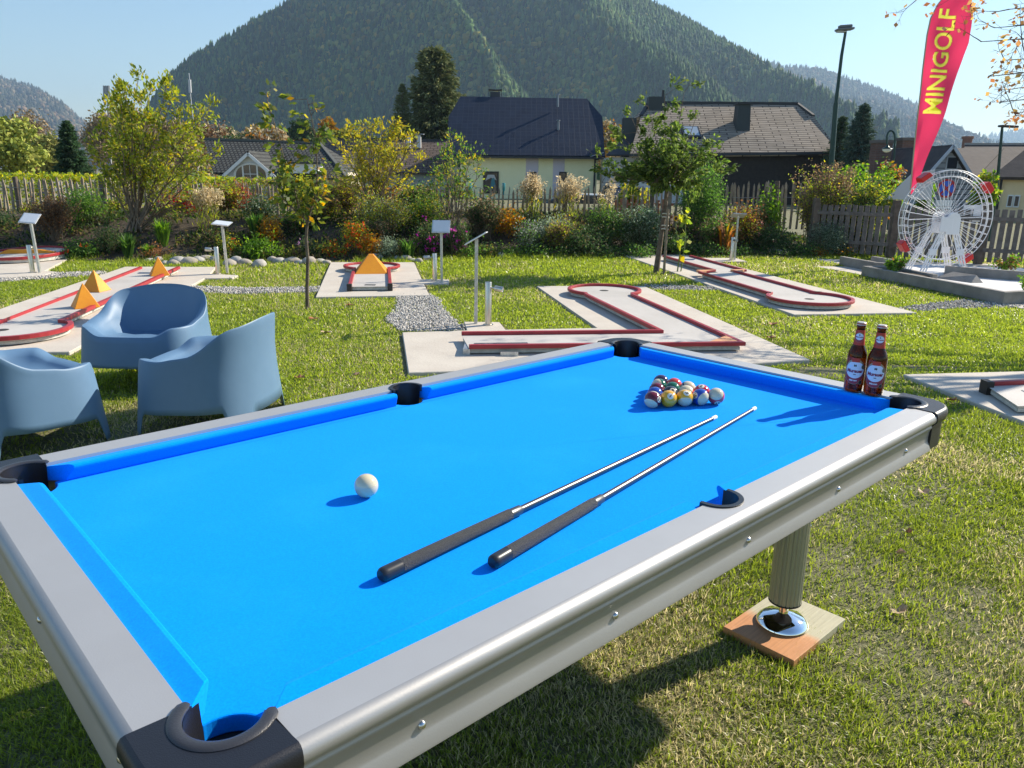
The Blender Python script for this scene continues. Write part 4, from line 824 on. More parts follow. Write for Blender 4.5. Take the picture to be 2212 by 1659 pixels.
# --- yellow house with the blue-black roof
h = thing('house', 'pale yellow house with a large blue-black tiled roof', 'house', (.7, 50, 0)); ox, oy = .7, 50
YW = M('yellow_render', (.88, .84, .52), .9, col2=(.92, .88, .57), ns=1.5); LIL = M('lilac_render', (.60, .55, .62), .9)
wall_shell('wall', YW, h, -4.1, 4.45, 0, 8, 0, 2.75)
for i, (a, b) in enumerate([(1110, 1160), (1230, 1280), (1345, 1395)][:0]): pass
def hx(dx, Y=50): return at(dx, 300, Y)[0]-ox
for a, b in ((1139, 1166), (1198, 1223)): box_part('wall_stripe', LIL, h, hx(a-2), hx(b-2), -.03, -.001, 0, 2.6)
BR = tilemat('blue_black_tiles', (.010, .018, .042), (.013, .023, .050), (.022, .034, .062), .34, .36, .32, .5, .035, 0., .35)
def hp(dx, dy, Y): p = at(dx, dy, Y); return (p[0]-ox, Y-oy, p[2])
ev0, ev1 = hp(966, 334, 49.4), hp(1307, 337, 49.4); r0, r1 = hp(995, 208, 54), hp(1268, 213, 54); s0, s1 = hp(969, 252, 52.3), hp(1301, 252, 52.3)
back = lambda p: (p[0], 2*4-p[1]+0, p[2])
roofslab('roof', [[ev0, ev1, s1, r1, r0, s0], [s0, r0, (s0[0], 5.7, s0[2])], [s1, (s1[0], 5.7, s1[2]), r1], [(ev1[0], 8.6, ev1[2]), (ev0[0], 8.6, ev0[2]), (s0[0], 5.7, s0[2]), r0, r1, (s1[0], 5.7, s1[2])]], BR, h, .16)
for sx in (-4.1, 4.45): # gable walls
    MB().add([(sx, 0, 2.7), (sx, 8, 2.7), (sx, 5.7, s0[2]-.2), (sx, 2.3, s0[2]-.2), (sx+.2*(-1 if sx > 0 else 1), 0, 2.7), (sx+.2*(-1 if sx > 0 else 1), 8, 2.7), (sx+.2*(-1 if sx > 0 else 1), 5.7, s0[2]-.2), (sx+.2*(-1 if sx > 0 else 1), 2.3, s0[2]-.2)], [(0, 1, 2, 3), (7, 6, 5, 4), (0, 4, 5, 1), (1, 5, 6, 2), (2, 6, 7, 3), (3, 7, 4, 0)]).build('gable_wall', YW, h)
MB().bar((ev0[0], ev0[1]-.06, ev0[2]-.12), (ev1[0], ev1[1]-.06, ev1[2]-.12), .12).build('gutter', M('dark_metal', (.03, .035, .045), .5, .3), h)
MB().tube([(ev1[0]-.25, ev1[1], ev1[2]-.15), (4.3, -.1, 2.45), (4.3, -.1, 2.1), (4.3, -.1, .1)], .06).build('downpipe', MT['dark_metal'], h)
MB().tube([(ev1[0]-.9, -.55, ev1[2]-.05), (ev1[0]-.35, -.75, ev1[2]+.12), (ev1[0]-.1, -.7, ev1[2]+.2)], .025).build('roof_cable', M('grey_pipe', (.35, .37, .4), .5), h)
c = hp(1070, 200, 54.6); ch = box_part('chimney', M('chimney_dark', (.035, .042, .055), .7), h, c[0]-.33, c[0]+.33, c[1]-.3, c[1]+.3, 5.4, c[2]+.02)
mb = MB().box(c[0]-.45, c[0]+.45, c[1]-.38, c[1]+.38, c[2]+.12, c[2]+.17)
for dx_ in (-.42, .42): mb.tube([(c[0]+dx_, c[1], c[2]-.2), (c[0]+dx_, c[1], c[2]+.55)], .02)
mb.build('chimney_cap', MT['dark_metal'], ch)
for dx, dyt, dyb, Y in ((1205, 205, 224, 53), (1206, 261, 283, 51.4)):
    a = hp(dx, dyt, Y); b = hp(dx, dyb, Y); MB().tube([(b[0], b[1], b[2]-.2), (a[0], a[1], a[2])], .07).tube([(a[0], a[1], a[2]), (a[0], a[1], a[2]+.06)], .12).build('vent_pipe', M('vent_grey', (.16, .2, .24), .4), h)
DARKF = M('dark_frame', (.02, .016, .014), .6)
a, b = at(1044, 370, 50), at(1077, 418, 50); w1 = box_part('window', DARKF, h, a[0]-ox, b[0]-ox, -.08, -.002, b[2], a[2])
xa, xb, za, zb = a[0]-ox+.08, b[0]-ox-.08, a[2]-.08, b[2]+.08
box_part('pane', GLASS, w1, xa, xb, -.10, -.081, zb, za)
MB().prism([(xa+.05, za-.5), (xa+.2, za-.12), (xb-.2, za-.12), (xb-.05, za-.45), ((xa+xb)/2, za-.3)], .105, .112, Matrix.Rotation(R(90), 4, 'X')).build('curtain', M('sheer_curtain', (.5, .5, .5), .8), w1)
MB().prism([(xa+.35, za-.9), (xa+.45, za-.35), (xb-.2, za-.3), (xb-.1, za-.8)], .1125, .118, Matrix.Rotation(R(90), 4, 'X')).build('teal_panel', M('teal_panel', (.05, .20, .24), .6), w1)
for x0_, x1_ in ((1142, 1158), (1208, 1223)):
    a, b = at(x0_, 371, 50), at(x1_, 402, 50); w1 = box_part('window', DARKF, h, a[0]-ox, b[0]-ox, -.09, -.031, b[2], a[2]); box_part('pane', M('brown_blind', (.12, .06, .04), .6) if x0_ == 1142 else GLASS, w1, a[0]-ox+.07, b[0]-ox-.07, -.11, -.091, b[2]+.08, a[2]-.08)
# --- shingle house
h = thing('house', 'dark walled house under a weathered brown shingle roof with wide chimney', 'house', (12, 45, 0)); ox, oy = 12, 45
SH = tilemat('brown_shingles', (.36, .30, .235), (.46, .385, .31), (.07, .055, .045), 1.0, .215, 1., .85, .14, .41)
DW = M('dark_timber_wall', (.028, .022, .02), .9, col2=(.045, .036, .03), ns=6)
wall_shell('wall', DW, h, at(1496, 400, 45)[0]-ox, at(1795, 400, 45)[0]-ox, 0, 8, 0, 2.75)
ev0, ev1 = hp(1480, 329, 44.3), hp(1815, 330, 44.3); r0, r1 = hp(1402, 222, 49), hp(1722, 224, 49); s1 = hp(1757, 250, 47.6); s0 = hp(1385, 250, 47.6); m0 = hp(1360, 335, 44.3)
roofslab('roof', [[m0, ev1, s1, r1, r0, s0], [s1, (s1[0], 6.4, s1[2]), r1], [(ev1[0], 9.2, ev1[2]), (m0[0], 9.2, m0[2]), (s0[0], 6.4, s0[2]), r0, r1, (s1[0], 6.4, s1[2])], [s0, r0, (s0[0], 6.4, s0[2])]], SH, h, .16)
MB().bar(m0, ev1, .14).build('gutter', MT['dark_metal'], h)
wall_shell('side_wall', M('white_render', (.62, .64, .66), .85), h, at(1375, 400, 45.6)[0]-ox, at(1496, 400, 45.6)[0]-ox-.02, .6, 8, 0, 2.8)
RC = M('ridge_cap', (.03, .032, .036), .7); mb = MB().bar(r0, r1, .28, .16)
mb.bar(r1, s1, .2, .14).bar(r0, s0, .2, .14); mb.build('ridge', RC, h)
c0, c1 = hp(1591, 226, 46.6), hp(1620, 290, 46.6); CM = M('chimney_slate', (.035, .045, .048), .7)
ch = MB().add([(c0[0]-.02, 1.2, 3.3), (c1[0]-.1, 1.2, 3.3), (c1[0]-.1, 2.2, 3.3), (c0[0]-.02, 2.2, 3.3), (c0[0]+.05, 1.3, c0[2]), (c1[0]-.18, 1.3, c0[2]), (c1[0]-.18, 2.1, c0[2]), (c0[0]+.05, 2.1, c0[2])], [(0, 1, 5, 4), (1, 2, 6, 5), (2, 3, 7, 6), (3, 0, 4, 7), (4, 5, 6, 7)]).build('chimney', CM, h)
box_part('chimney_cap', RC, ch, c0[0]-.03, c1[0]-.10, 1.2, 2.2, c0[2]+.001, c0[2]+.08)
c0 = hp(1402, 214, 48.5); box_part('chimney', CM, h, c0[0]-.05, c0[0]+.9, 3.2, 4, 4.2, c0[2]+.12); box_part('flue', RC, h, c0[0]+.75, c0[0]+.87, 3.4, 3.6, c0[2]+.12, c0[2]+.5)
c0 = hp(1350, 257, 47); box_part('chimney', CM, h, c0[0]-.1, c0[0]+.65, 1.8, 2.5, 2.5, c0[2]+.05)
roofslab('side_roof', [[hp(1310, 334, 45.2), hp(1372, 334, 45.2), hp(1390, 290, 47.3), hp(1352, 290, 47.3)]], M('slate_dark', (.045, .045, .05), .8), h, .1)
wall_shell('annex_wall', M('grey_white_render', (.45, .46, .48), .85), h, at(1318, 400, 45.4)[0]-ox, at(1374, 400, 45.4)[0]-ox, .5, 6, 0, 2.5)
# skylight, ventilation tiles
sk0, sk1 = hp(1476, 300, 45.55), hp(1500, 277, 46.6); mb = MB(); d = Vector((0, sk1[1]-sk0[1], sk1[2]-sk0[2]))
A = Vector(sk0)+Vector((0, -.12, .12)); q = [A, A+Vector((1.0, 0, 0)), A+Vector((1.0, 0, 0))+d, A+d]; mb.add([*q, *[p-Vector((0, -.1, .14)) for p in q]], [(0, 1, 2, 3), (0, 4, 5, 1), (1, 5, 6, 2), (2, 6, 7, 3), (3, 7, 4, 0)])
sk = mb.build('skylight', MT['dark_metal'], h); q2 = [p+Vector((0, -.02, .02)) for p in (A+Vector((.1, 0, 0))+d*.1, A+Vector((.9, 0, 0))+d*.1, A+Vector((.9, 0, 0))+d*.9, A+Vector((.1, 0, 0))+d*.9)]
MB().add(q2, [(0, 1, 2, 3)]).build('pane', M('sky_glass', (.28, .34, .40), .1, spec=.8), sk)
slope = (r0[2]-m0[2])/(r0[1]-m0[1])
for i in range(64):
    row, k = divmod(i, 16); y = -.45+row*.42; x = -2.2+k*.56+(row % 2)*.28
    z = m0[2]+(y-m0[1])*slope
    if x < 6-.2*row: MB().add([(x, y, z+.01), (x+.1, y-.1, z+.01), (x+.28, y-.02, z+.12), (x+.05, y+.04, z+.1)], [(0, 1, 2), (0, 2, 3), (0, 3, 1), (1, 3, 2)]).build('snow_guard', RC, h)
for x in (-2.1, .3): y = 3.9; z = m0[2]+(y-m0[1])*slope; MB().add([(x, y, z), (x+.35, y, z), (x+.25, y, z+.14), (x+.08, y, z+.12), (x+.17, y+.3, z+.15)], [(0, 1, 2, 3), (3, 2, 4), (0, 3, 4), (1, 4, 2)]).build('roof_vent', RC, h)
# --- house with the arched dormer
h = thing('house', 'house with dark ribbed tile roof and white arched dormer', 'house', (-13.6, 45, 0)); ox, oy = -13.6, 45
RT = tilemat('ribbed_tiles', (.085, .09, .082), (.115, .12, .108), (.02, .02, .02), .22, .30, 1.0, .8, .16)
wall_shell('wall', M('offwhite_render', (.62, .56, .46), .85), h, -3.0, 4.2, 0, 7, 0, 1.5)
A0, A1, B1, B0 = hp(462, 372, 44.2), hp(752, 386, 44.2), hp(690, 309, 48.5), hp(440, 300, 48.5)
roofslab('roof', [[A0, A1, B1, B0], [A1, (A1[0], 8, A1[2]), B1]], RT, h, .12)
mb = MB().bar(B0, B1, .2, .14).bar(B1, A1, .18, .14); mb.build('ridge', M('ridge_tile', (.10, .105, .095), .8), h)
ap = hp(539, 330, 43.6); e0 = hp(474, 388, 43.6); e1 = hp(606, 388, 43.6); bk_ = 4.6
Wd = [(e0[0], e0[2]), (e1[0], e1[2]), (ap[0], ap[2])]; MX = lambda y: Matrix.Translation((0, y, 0))@Matrix.Rotation(R(90), 4, 'X')
MB().prism(Wd, 0, -2.5, MX(ap[1])).build('dormer_wall', M('dormer_white', (.70, .71, .72), .6), h)
rf = lambda s: [(ap[0], ap[1]-.25, ap[2]+.10), (e0[0]-.12 if s < 0 else e1[0]+.12, ap[1]-.25, e0[2]-.03), (e0[0]-.12 if s < 0 else e1[0]+.12, 3.2, e0[2]-.03), (ap[0], 3.2, ap[2]+.10)]
roofslab('dormer_roof', [rf(-1), rf(1)], RT, h, .10)
mb = MB(); 
for s in (-1, 1):
    e = e0 if s < 0 else e1; mb.bar((ap[0], ap[1]-.27, ap[2]-.05), (e[0]+.12*s, ap[1]-.27, e[2]-.18), .06, .16)
mb.build('barge_board', M('barge_white', (.72, .73, .75), .5), h)
wc = ((e0[0]+e1[0])/2+.1, e0[2]+.02); y = ap[1]-.03
arch = [(wc[0]-.95, wc[1])]+[(wc[0]-.95*math.cos(R(a)), wc[1]+.25+.62*math.sin(R(a))) for a in range(0, 181, 15)]+[(wc[0]+.95, wc[1])]
fr = MB().prism(arch, 0, .05, MX(y)).build('window', WFR, h)
inner = [(wc[0]+(p[0]-wc[0])*.86, wc[1]+.06+(p[1]-wc[1])*.84) for p in arch]
MB().prism(inner, .051, .056, MX(y)).build('pane', GLASS, fr)
mb = MB()
for x in (-.42, .36): mb.box(wc[0]+x-.04, wc[0]+x+.04, y-.075, y-.057, wc[1], wc[1]+.75)
mb.box(wc[0]-.38, wc[0]+.32, y-.073, y-.057, wc[1]+.28, wc[1]+.31).box(wc[0]-.05, wc[0]-.02, y-.072, y-.057, wc[1]+.05, wc[1]+.75); mb.build('mullion', WFR, fr)
mb = MB()
for k in range(14): mb.box(wc[0]-1.5+k*.22, wc[0]-1.46+k*.22, y-.55, y-.52, e0[2]-.5, e0[2]-.02)
mb.box(wc[0]-1.55, wc[0]+1.45, y-.56, y-.51, e0[2]-.03, e0[2]+.03); mb.build('balcony_rail', WFR, h)
c0 = hp(632, 352, 44.6); box_part('dormer_panel', M('dormer_panel', (.7, .7, .7), .7), h, c0[0], c0[0]+1.5, -.9, .3, c0[2]-.55, c0[2]-.05); box_part('dormer_lid', MT['dark_metal'], h, c0[0]-.15, c0[0]+1.7, -1.0, .3, c0[2]-.05, c0[2]+.05)
# --- brown roofed house in the middle
h = thing('house', 'low house with a plain brown tiled roof between two other houses', 'house', (-8.8, 55, 0)); ox, oy = -8.8, 55
wall_shell('wall', M('pale_blue_render', (.40, .46, .48), .85), h, -3.8, 4.1, 0, 7, 0, 1.7)
RB = tilemat('brown_tiles', (.17, .125, .105), (.215, .165, .14), (.05, .035, .03), .5, .26, .9, .8, .12)
roofslab('roof', [[hp(700, 371, 54.4), hp(966, 374, 54.4), hp(966, 303, 58.5), hp(700, 299, 58.5)], [hp(966, 374, 62.6), hp(700, 371, 62.6), hp(700, 299, 58.5), hp(966, 303, 58.5)]], RB, h, .12)
MB().bar(hp(700, 299, 58.5), hp(966, 303, 58.5), .25, .15).build('ridge', RC, h)
box_part('gable_wall', M('cream_render', (.62, .55, .40), .85), h, 4.1, 5.0, .3, 6, 0, 1.9)
c0 = hp(878, 292, 57.5)
for k in (0, .75): ch = box_part('chimney', M('white_flue', (.6, .6, .6), .6), h, c0[0]+k, c0[0]+k+.28, 2.3, 2.6, 3.2, c0[2]-.0)
MB().box(c0[0]-.25, c0[0]+1.25, 2.2, 2.7, c0[2]+.05, c0[2]+.10).build('chimney_cap', MT['grey_pipe'], h)
# --- white gabled outbuilding and the dark roofs around it
h = thing('house', 'white weatherboarded gable house with one small dark window behind the wheel', 'house', (19.3, 35, 0)); ox, oy = 19.3, 35
WB = tilemat('white_weatherboard', (.56, .57, .60), (.60, .61, .64), (.22, .22, .25), 4.0, .22, .5, .7, .10)
DR = M('dark_brown_roof', (.045, .035, .034), .85, col2=(.07, .055, .05), ns=3, bump=.5, bs=8)
g0, g1, ga = hp(1976, 405, 35), hp(2106, 410, 35), hp(2051, 317, 35)
o = MB().prism([(g0[0], 0), (g1[0], 0), (g1[0], g1[2]), (ga[0], ga[2]), (g0[0], g0[2])], 0, -6, MX(0)).build('wall', WB, h)
uvl = o.data.uv_layers.new(name='UVMap')
for l in o.data.loops: c_ = o.data.vertices[l.vertex_index].co; uvl.data[l.index].uv = (c_.x+c_.y, c_.z)
roofslab('roof', [[(ga[0], -.3, ga[2]+.08), (g0[0]-.2, -.3, g0[2]-.1), (g0[0]-.2, 6, g0[2]-.1), (ga[0], 6, ga[2]+.08)], [(ga[0], -.3, ga[2]+.08), (g1[0]+.2, -.3, g1[2]-.1), (g1[0]+.2, 6, g1[2]-.1), (ga[0], 6, ga[2]+.08)]], DR, h, .08)
mb = MB()
for g, s in ((g0, -1), (g1, 1)): mb.bar((ga[0], -.33, ga[2]+.02), (g[0]+.2*s, -.33, g[2]-.16), .05, .12)
mb.build('barge_board', M('barge_grey', (.55, .57, .62), .6), h)
a, b = hp(2047, 340, 35), hp(2064, 364, 35); wn = box_part('window', MT['barge_grey'], h, a[0]-.05, b[0]+.05, -.06, -.005, b[2]-.05, a[2]+.05); box_part('pane', GLASS, wn, a[0], b[0], -.08, -.061, b[2], a[2])
h = thing('house', 'long dark brown roof with brick chimneys behind the feather flag', 'house', (17.5, 41, 0)); ox, oy = 17.5, 41
roofslab('roof', [[hp(1845, 385, 40), hp(2100, 392, 40), hp(2170, 318, 44), hp(1925, 322, 44)], [hp(1845, 385, 40), hp(1925, 322, 44), (hp(1845, 385, 40)[0], 7, hp(1845, 385, 40)[2])]], DR, h, .12)
wall_shell('wall', M('grey_brown_render', (.25, .2, .17), .9), h, hp(1860, 390, 40.5)[0], hp(2090, 390, 40.5)[0], -.4, 5, 0, 1.3)
BK = tilemat('old_brick', (.21, .105, .08), (.26, .14, .10), (.20, .17, .15), .25, .08, .6, .9, .15)
for (dx, yt, wd, Y, zb) in ((1913, 303, 34, 38.5, 1.2), (1965, 298, 26, 41, 1.8)):
    a = hp(dx-wd/2, yt, Y); b = hp(dx+wd/2, yt, Y); o = box_part('chimney', BK, h, a[0], b[0], a[1], a[1]+.7, zb, a[2]); uvl = o.data.uv_layers.new(name='UVMap')
    for l in o.data.loops: c_ = o.data.vertices[l.vertex_index].co; uvl.data[l.index].uv = (c_.x+c_.y, c_.z)
    box_part('chimney_cap', BK, o, a[0]-.06, b[0]+.06, a[1]-.06, a[1]+.76, a[2]-.12, a[2]+.02)
h = thing('house', 'dark roofed building with a pale ridge line at the right, one round chimney', 'house', (24, 46, 0)); ox, oy = 24, 46
roofslab('roof', [[hp(2055, 405, 44), hp(2290, 410, 44), hp(2290, 312, 49), hp(2085, 312, 49)]], DR, h, .12)
MB().bar(hp(2085, 311, 49), hp(2290, 311, 49), .2, .12).build('ridge', M('pale_ridge', (.3, .29, .28), .8), h)
a, b = hp(2080, 300, 50), hp(2096, 330, 50); MB().tube([(.5*(a[0]+b[0]), a[1], 2), (.5*(a[0]+b[0]), a[1], a[2])], .28, 12).tube([(.5*(a[0]+b[0]), a[1], a[2]), (.5*(a[0]+b[0]), a[1], a[2]+.15)], .34, 12).build('chimney', M('round_brick', (.22, .12, .09), .9), h)
wall_shell('wall', MT['grey_brown_render'], h, hp(2070, 390, 44.5)[0], hp(2280, 390, 44.5)[0], -1.4, 2, 0, 1.2)
q = at(2154, 400, 31); h = thing('house', 'yellow ochre house with two narrow windows at the right edge', 'house', (q[0], 31, 0), -math.atan2(q[0], 31)); zt = at(2154, 381, 31)[2]
OW = M('ochre_render', (.72, .56, .33), .9, col2=(.78, .62, .38), ns=1.5)
wall_shell('wall', OW, h, 0, 6, 0, 7, 0, zt)
roofslab('roof', [[(-.25, -.35, zt-.02), (6.4, -.35, zt-.02), (6.4, 3.5, zt+2.3), (1.9, 3.5, zt+2.3)], [(-.25, -.35, zt-.02), (1.9, 3.5, zt+2.3), (-.25, 7.3, zt-.02)]], DR, h, .12)
for x0_, x1_ in ((.44, .58), (.66, .80)): wn = MB().box(x0_-.03, x1_+.03, -.05, -.002, zt-1.15, zt-.68).build('window', WFR, h); MB().box(x0_+.01, x1_-.01, -.07, -.051, zt-1.10, zt-.73).build('pane', GLASS, wn)
MB().tube([(.12, -.28, zt-.1), (.12, -.08, zt-.4), (.12, -.08, 0)], .045).build('downpipe', MT['dark_metal'], h)
# --- small orange roof far left
h = thing('house', 'small house with an orange tiled roof left of the dark spruce', 'house', (-26.5, 42, 0)); ox, oy = -26.5, 42
wall_shell('wall', M('barn_grey', (.16, .17, .19), .9), h, hp(72, 370, 42)[0], hp(112, 370, 42)[0], 0, 4, 0, hp(90, 366, 42)[2])
roofslab('roof', [[hp(66, 366, 41.7), hp(116, 362, 41.7), hp(112, 343, 44), hp(80, 341, 44)]], M('orange_tiles', (.45, .13, .05), .8, col2=(.36, .10, .05), ns=5), h, .1)
# --- masts
t = thing('antenna_mast', 'thin white antenna mast in front of the mountain foot', 'mast', at(428, 380, 60)*[1, 1, 0]); b = at(428, 380, 60)*[1, 1, 0]
z = lambda x, y: tuple(at(x, y, 60)-b)
MB().tube([(0, 0, 0), z(424, 330), z(411, 200)], [.07, .06, .035]).build('pole', M('mast_white', (.5, .52, .55), .5), t)
MB().tube([z(411, 200), z(409.5, 172)], .11).build('antenna', MT['mast_white'], t); MB().tube([z(409.5, 172), z(408, 158)], .03).build('rod', MT['mast_white'], t)
t = thing('antenna_mast', 'dark cell antenna rack among the shrub top at left', 'mast', at(238, 380, 62)*[1, 1, 0]); b = at(238, 380, 62)*[1, 1, 0]; z = lambda x, y: tuple(at(x, y, 62)-b)
MB().tube([(0, 0, 0), z(232, 200)], [.12, .06]).build('pole', MT['grey_pipe'], t)
mb = MB(); 
for k in (-5, 0, 5): mb.tube([z(230+k, 215), z(230+k, 185)], .09, 6)
mb.build('antenna', MT['grey_pipe'], t)
# ================================================================== PICKET FENCE ON THE BANK
FW = M('weathered_picket', (.24, .185, .13), .9, col2=(.42, .34, .25), ns=9, bump=.4, bs=30); FD = M('fence_post_wood', (.09, .07, .055), .9, col2=(.18, .14, .11), ns=7, bump=.4, bs=20)
fl = [(-100, 384), (0, 386), (200, 385), (480, 392), (700, 402), (860, 404), (1000, 402), (1300, 404), (1530, 398), (1700, 395), (1830, 402), (1880, 412)]
xs_, ys_ = zip(*fl); rng = np.random.default_rng(8); YF = 16.75
def fp(dx): p = at(dx, np.interp(dx, xs_, ys_), YF); return p
fence = thing('picket_fence', 'weathered split picket fence on the bank behind the flower bed', 'fence', (fp(900)[0], YF, .62)); b = np.array([fp(900)[0], YF, .62])
posts = [-95, 30, 215, 505, 740, 966, 1220, 1410, 1518, 1680, 1875]
for i in range(len(posts)-1):
    p0, p1 = fp(posts[i]), fp(posts[i+1]); n = max(2, int((p1[0]-p0[0])/.098)); mb = MB()
    for k in range(1, n):
        u = k/n; x = p0[0]+(p1[0]-p0[0])*u+rng.normal(0, .008); dxk = posts[i]+(posts[i+1]-posts[i])*u; zt = fp(dxk)[2]+rng.normal(0, .035); wd = rng.uniform(.014, .028); zb = .45+.0*u
        a = np.array([x+rng.normal(0, .018), YF, zb])-b; e = np.array([x+rng.normal(0, .02), YF+rng.normal(0, .02), zt])-b; m = (a+e)/2+rng.normal(0, .006, 3)
        f_ = lambda q, w_: [(q[0]-w_, q[1]-.012, q[2]), (q[0]+w_, q[1]-.012, q[2]), (q[0]+w_, q[1]+.012, q[2]), (q[0]-w_, q[1]+.012, q[2])]
        e2 = e-[0, 0, .07]; V = f_(a, wd)+f_(m, wd*rng.uniform(.85, 1.1))+f_(e2, wd*.95)+[tuple(e)]
        mb.add(V, [(j*4+q, j*4+(q+1) % 4, j*4+4+(q+1) % 4, j*4+4+q) for j in range(2) for q in range(4)]+[(8+q, 8+(q+1) % 4, 12) for q in range(4)])
    mb.build('picket_panel', FW, fence)
    mb = MB()
    for zz in (.85, 1.12): mb.tube([tuple(np.array([p0[0], YF-.02, zz])-b), tuple(np.array([(p0[0]+p1[0])/2, YF-.02, zz-.03])-b), tuple(np.array([p1[0], YF-.02, zz])-b)], .004, 4)
    mb.build('wire', MT['grey_pipe'], fence)
for dx in posts[1:]:
    p = fp(dx); r = .055; zt = p[2]+.04-b[2]; MB().tube([(p[0]-b[0], .03, -.3), (p[0]-b[0]+.01, .03, zt*.5), (p[0]-b[0], .03, zt)], [r, r*.95, r*.9], 10).build('post', FD, fence)
TEAL = M('teal_glass', (.05, .30, .33), .12, spec=.7)
for dx, lb in ((1015, 'teal glass bottle upended on a picket, left of the pair'), (1088, 'teal glass bottle upended on a picket, nearer the plumes')):
    p = at(dx, 408, YF-.03); o = MB().lathe([(.012, -.12), (.014, -.06), (.03, -.03), (.034, .02), (.034, .10), (.028, .12), (0, .12)], 12).build('glass_bottle', TEAL); o.location = (p[0], YF-.03, p[2]); tag(o, lb, 'bottle', 'glass bottles on the fence')
# ------------------------------------------------ board fence at the right
BW = M('grey_board', (.11, .098, .088), .9, col2=(.19, .17, .155), ns=7, bump=.4, bs=25)
pts = [(6.15, 16.1), (7.35, 15.2), (8.55, 14.3), (9.75, 13.4)]
bf = thing('board_fence', 'grey wooden board fence behind the white ferris wheel', 'fence', (6.15, 16.1, 0)); b = Vector((6.15, 16.1, 0))
for i in range(3):
    A_ = Vector((*pts[i], 0))-b; B_ = Vector((*pts[i+1], 0))-b; d = (B_-A_); L = d.length; d.normalize(); nrm = Vector((d.y, -d.x, 0)); mb = MB(); n = 13
    for k in range(n):
        c = A_+d*(L*(k+.5)/n); h0 = 1.0+rng.uniform(-.02, .02)
        for side in (0,):
            q = c-nrm*.005; mb.bar((q.x, q.y, .06), (q.x, q.y, h0), .082+rng.uniform(-.006, .006), .016, up=tuple(nrm))
    mb.build('board_panel', BW, bf); mb = MB()
    for z in (.28, .84): mb.bar(tuple(A_+Vector((0, 0, z))+nrm*.025), tuple(B_+Vector((0, 0, z))+nrm*.025), .03, .07)
    mb.build('rail', BW, bf)
for p in pts: q = Vector((*p, 0))-b; MB().box(q.x-.06, q.x+.06, q.y-.06, q.y+.06, 0, 1.12).build('post', FD, bf, .008)
# wooden gate piece, signs and vehicles beyond the fence
t = thing('wooden_gate', 'reddish wooden slat gate behind the bed left of the apple tree', 'gate', (at(1435, 450, 17.4)[0], 17.4, 0)); mb = MB()
for k in range(11): mb.box(-1.1+k*.115, -1.03+k*.115, -.01, .01, .5, 1.0+.02*(k % 2))
mb.box(-1.12, .2, .012, .03, .62, .67).box(-1.12, .2, .012, .03, .88, .93); mb.build('slats', M('red_brown_wood', (.30, .12, .06), .8, col2=(.38, .17, .09), ns=9), t)
def car(label, x, y, z, rz, paint, sc_=1.):
    t = thing('parked_car', label, 'car', (x, y, z), rz)
    prof = [(-2.1, .35), (-2.15, .75), (-1.95, .95), (-1.5, 1.02), (-.9, 1.42), (.6, 1.48), (1.35, 1.05), (2.0, .92), (2.15, .7), (2.12, .35)]
    body = [(-2.12, .3), (-2.16, .72), (-1.98, .92), (-1.45, .98), (1.3, 1.0), (2.0, .88), (2.15, .65), (2.12, .3)]
    MXr = Matrix.Rotation(R(90), 4, 'X'); MB().prism(body, -.85, .85, MXr).build('body', paint, t, .08, 3)
    MB().prism([(-1.5, .97), (-1.0, 1.38), (.45, 1.42), (1.2, .99)], -.72, .72, MXr).build('cabin_glass', GLASS, t, .05, 2); MB().prism([(-1.05, 1.385), (-.9, 1.44), (.35, 1.47), (.5, 1.42)], -.7, .7, MXr).build('roof', paint, t, .03, 2)
    for sx in (-1.35, 1.35):
        for sy in (-.82, .82):
            w_ = MB().lathe([(0, -.1), (.3, -.1), (.32, -.05), (.32, .05), (.3, .1), (0, .1)], 20, M=Matrix.Translation((sx, sy, .32))@Matrix.Rotation(R(90), 4, 'X')).build('wheel', M('tyre', (.02, .02, .02), .8), t)
            MB().lathe([(0, -.12), (.18, -.11), (.19, .11), (0, .12)], 16, M=Matrix.Translation((sx, sy, .32))@Matrix.Rotation(R(90), 4, 'X')).build('rim', GALV, w_)
    for sy in (-.6, .6): MB().box(2.1, 2.17, sy-.18, sy+.18, .62, .74).build('headlight', WFR, t); MB().box(-2.18, -2.1, sy-.16, sy+.16, .66, .8).build('tail_light', M('tail_red', (.4, .01, .01), .3), t)
p = at(1240, 440, 27); car('white parked car seen through the pickets below the yellow house', p[0], 27, -.55, R(172), M('car_white', (.7, .72, .74), .3, coat=.5))
p = at(1345, 415, 33); car('black parked car half hidden behind the fence left of the apple tree', p[0], 33, -.35, R(95), M('car_black', (.01, .011, .014), .25, coat=.6))
t = thing('no_stopping_sign', 'round blue and red no stopping sign seen through the wheel', 'traffic sign', (*at(2040, 430, 19.5)[:2], 0)); pz = at(2041, 407, 19.5)[2]; FX = Matrix.Translation((0, 0, pz))@Matrix.Rotation(R(90), 4, 'X')
MB().tube([(0, .04, 0), (0, .04, pz+.2)], .03).build('post', GALV, t); MB().lathe([(0, 0), (.22, 0), (.22, .015), (0, .015)], 32, M=FX).build('disc', M('sign_blue', (.04, .14, .70), .5), t)
mb = MB().lathe([(.18, .016), (.225, .016), (.225, .022), (.18, .022), (.18, .016)], 32, M=FX)
for a in (45, 135): mb.prism([(-.19*math.cos(R(a))-.02*math.sin(R(a)), -.19*math.sin(R(a))+.02*math.cos(R(a))), (-.19*math.cos(R(a))+.02*math.sin(R(a)), -.19*math.sin(R(a))-.02*math.cos(R(a))), (.19*math.cos(R(a))+.02*math.sin(R(a)), .19*math.sin(R(a))-.02*math.cos(R(a))), (.19*math.cos(R(a))-.02*math.sin(R(a)), .19*math.sin(R(a))+.02*math.cos(R(a)))], .016, .020+.001*(a > 90), FX)
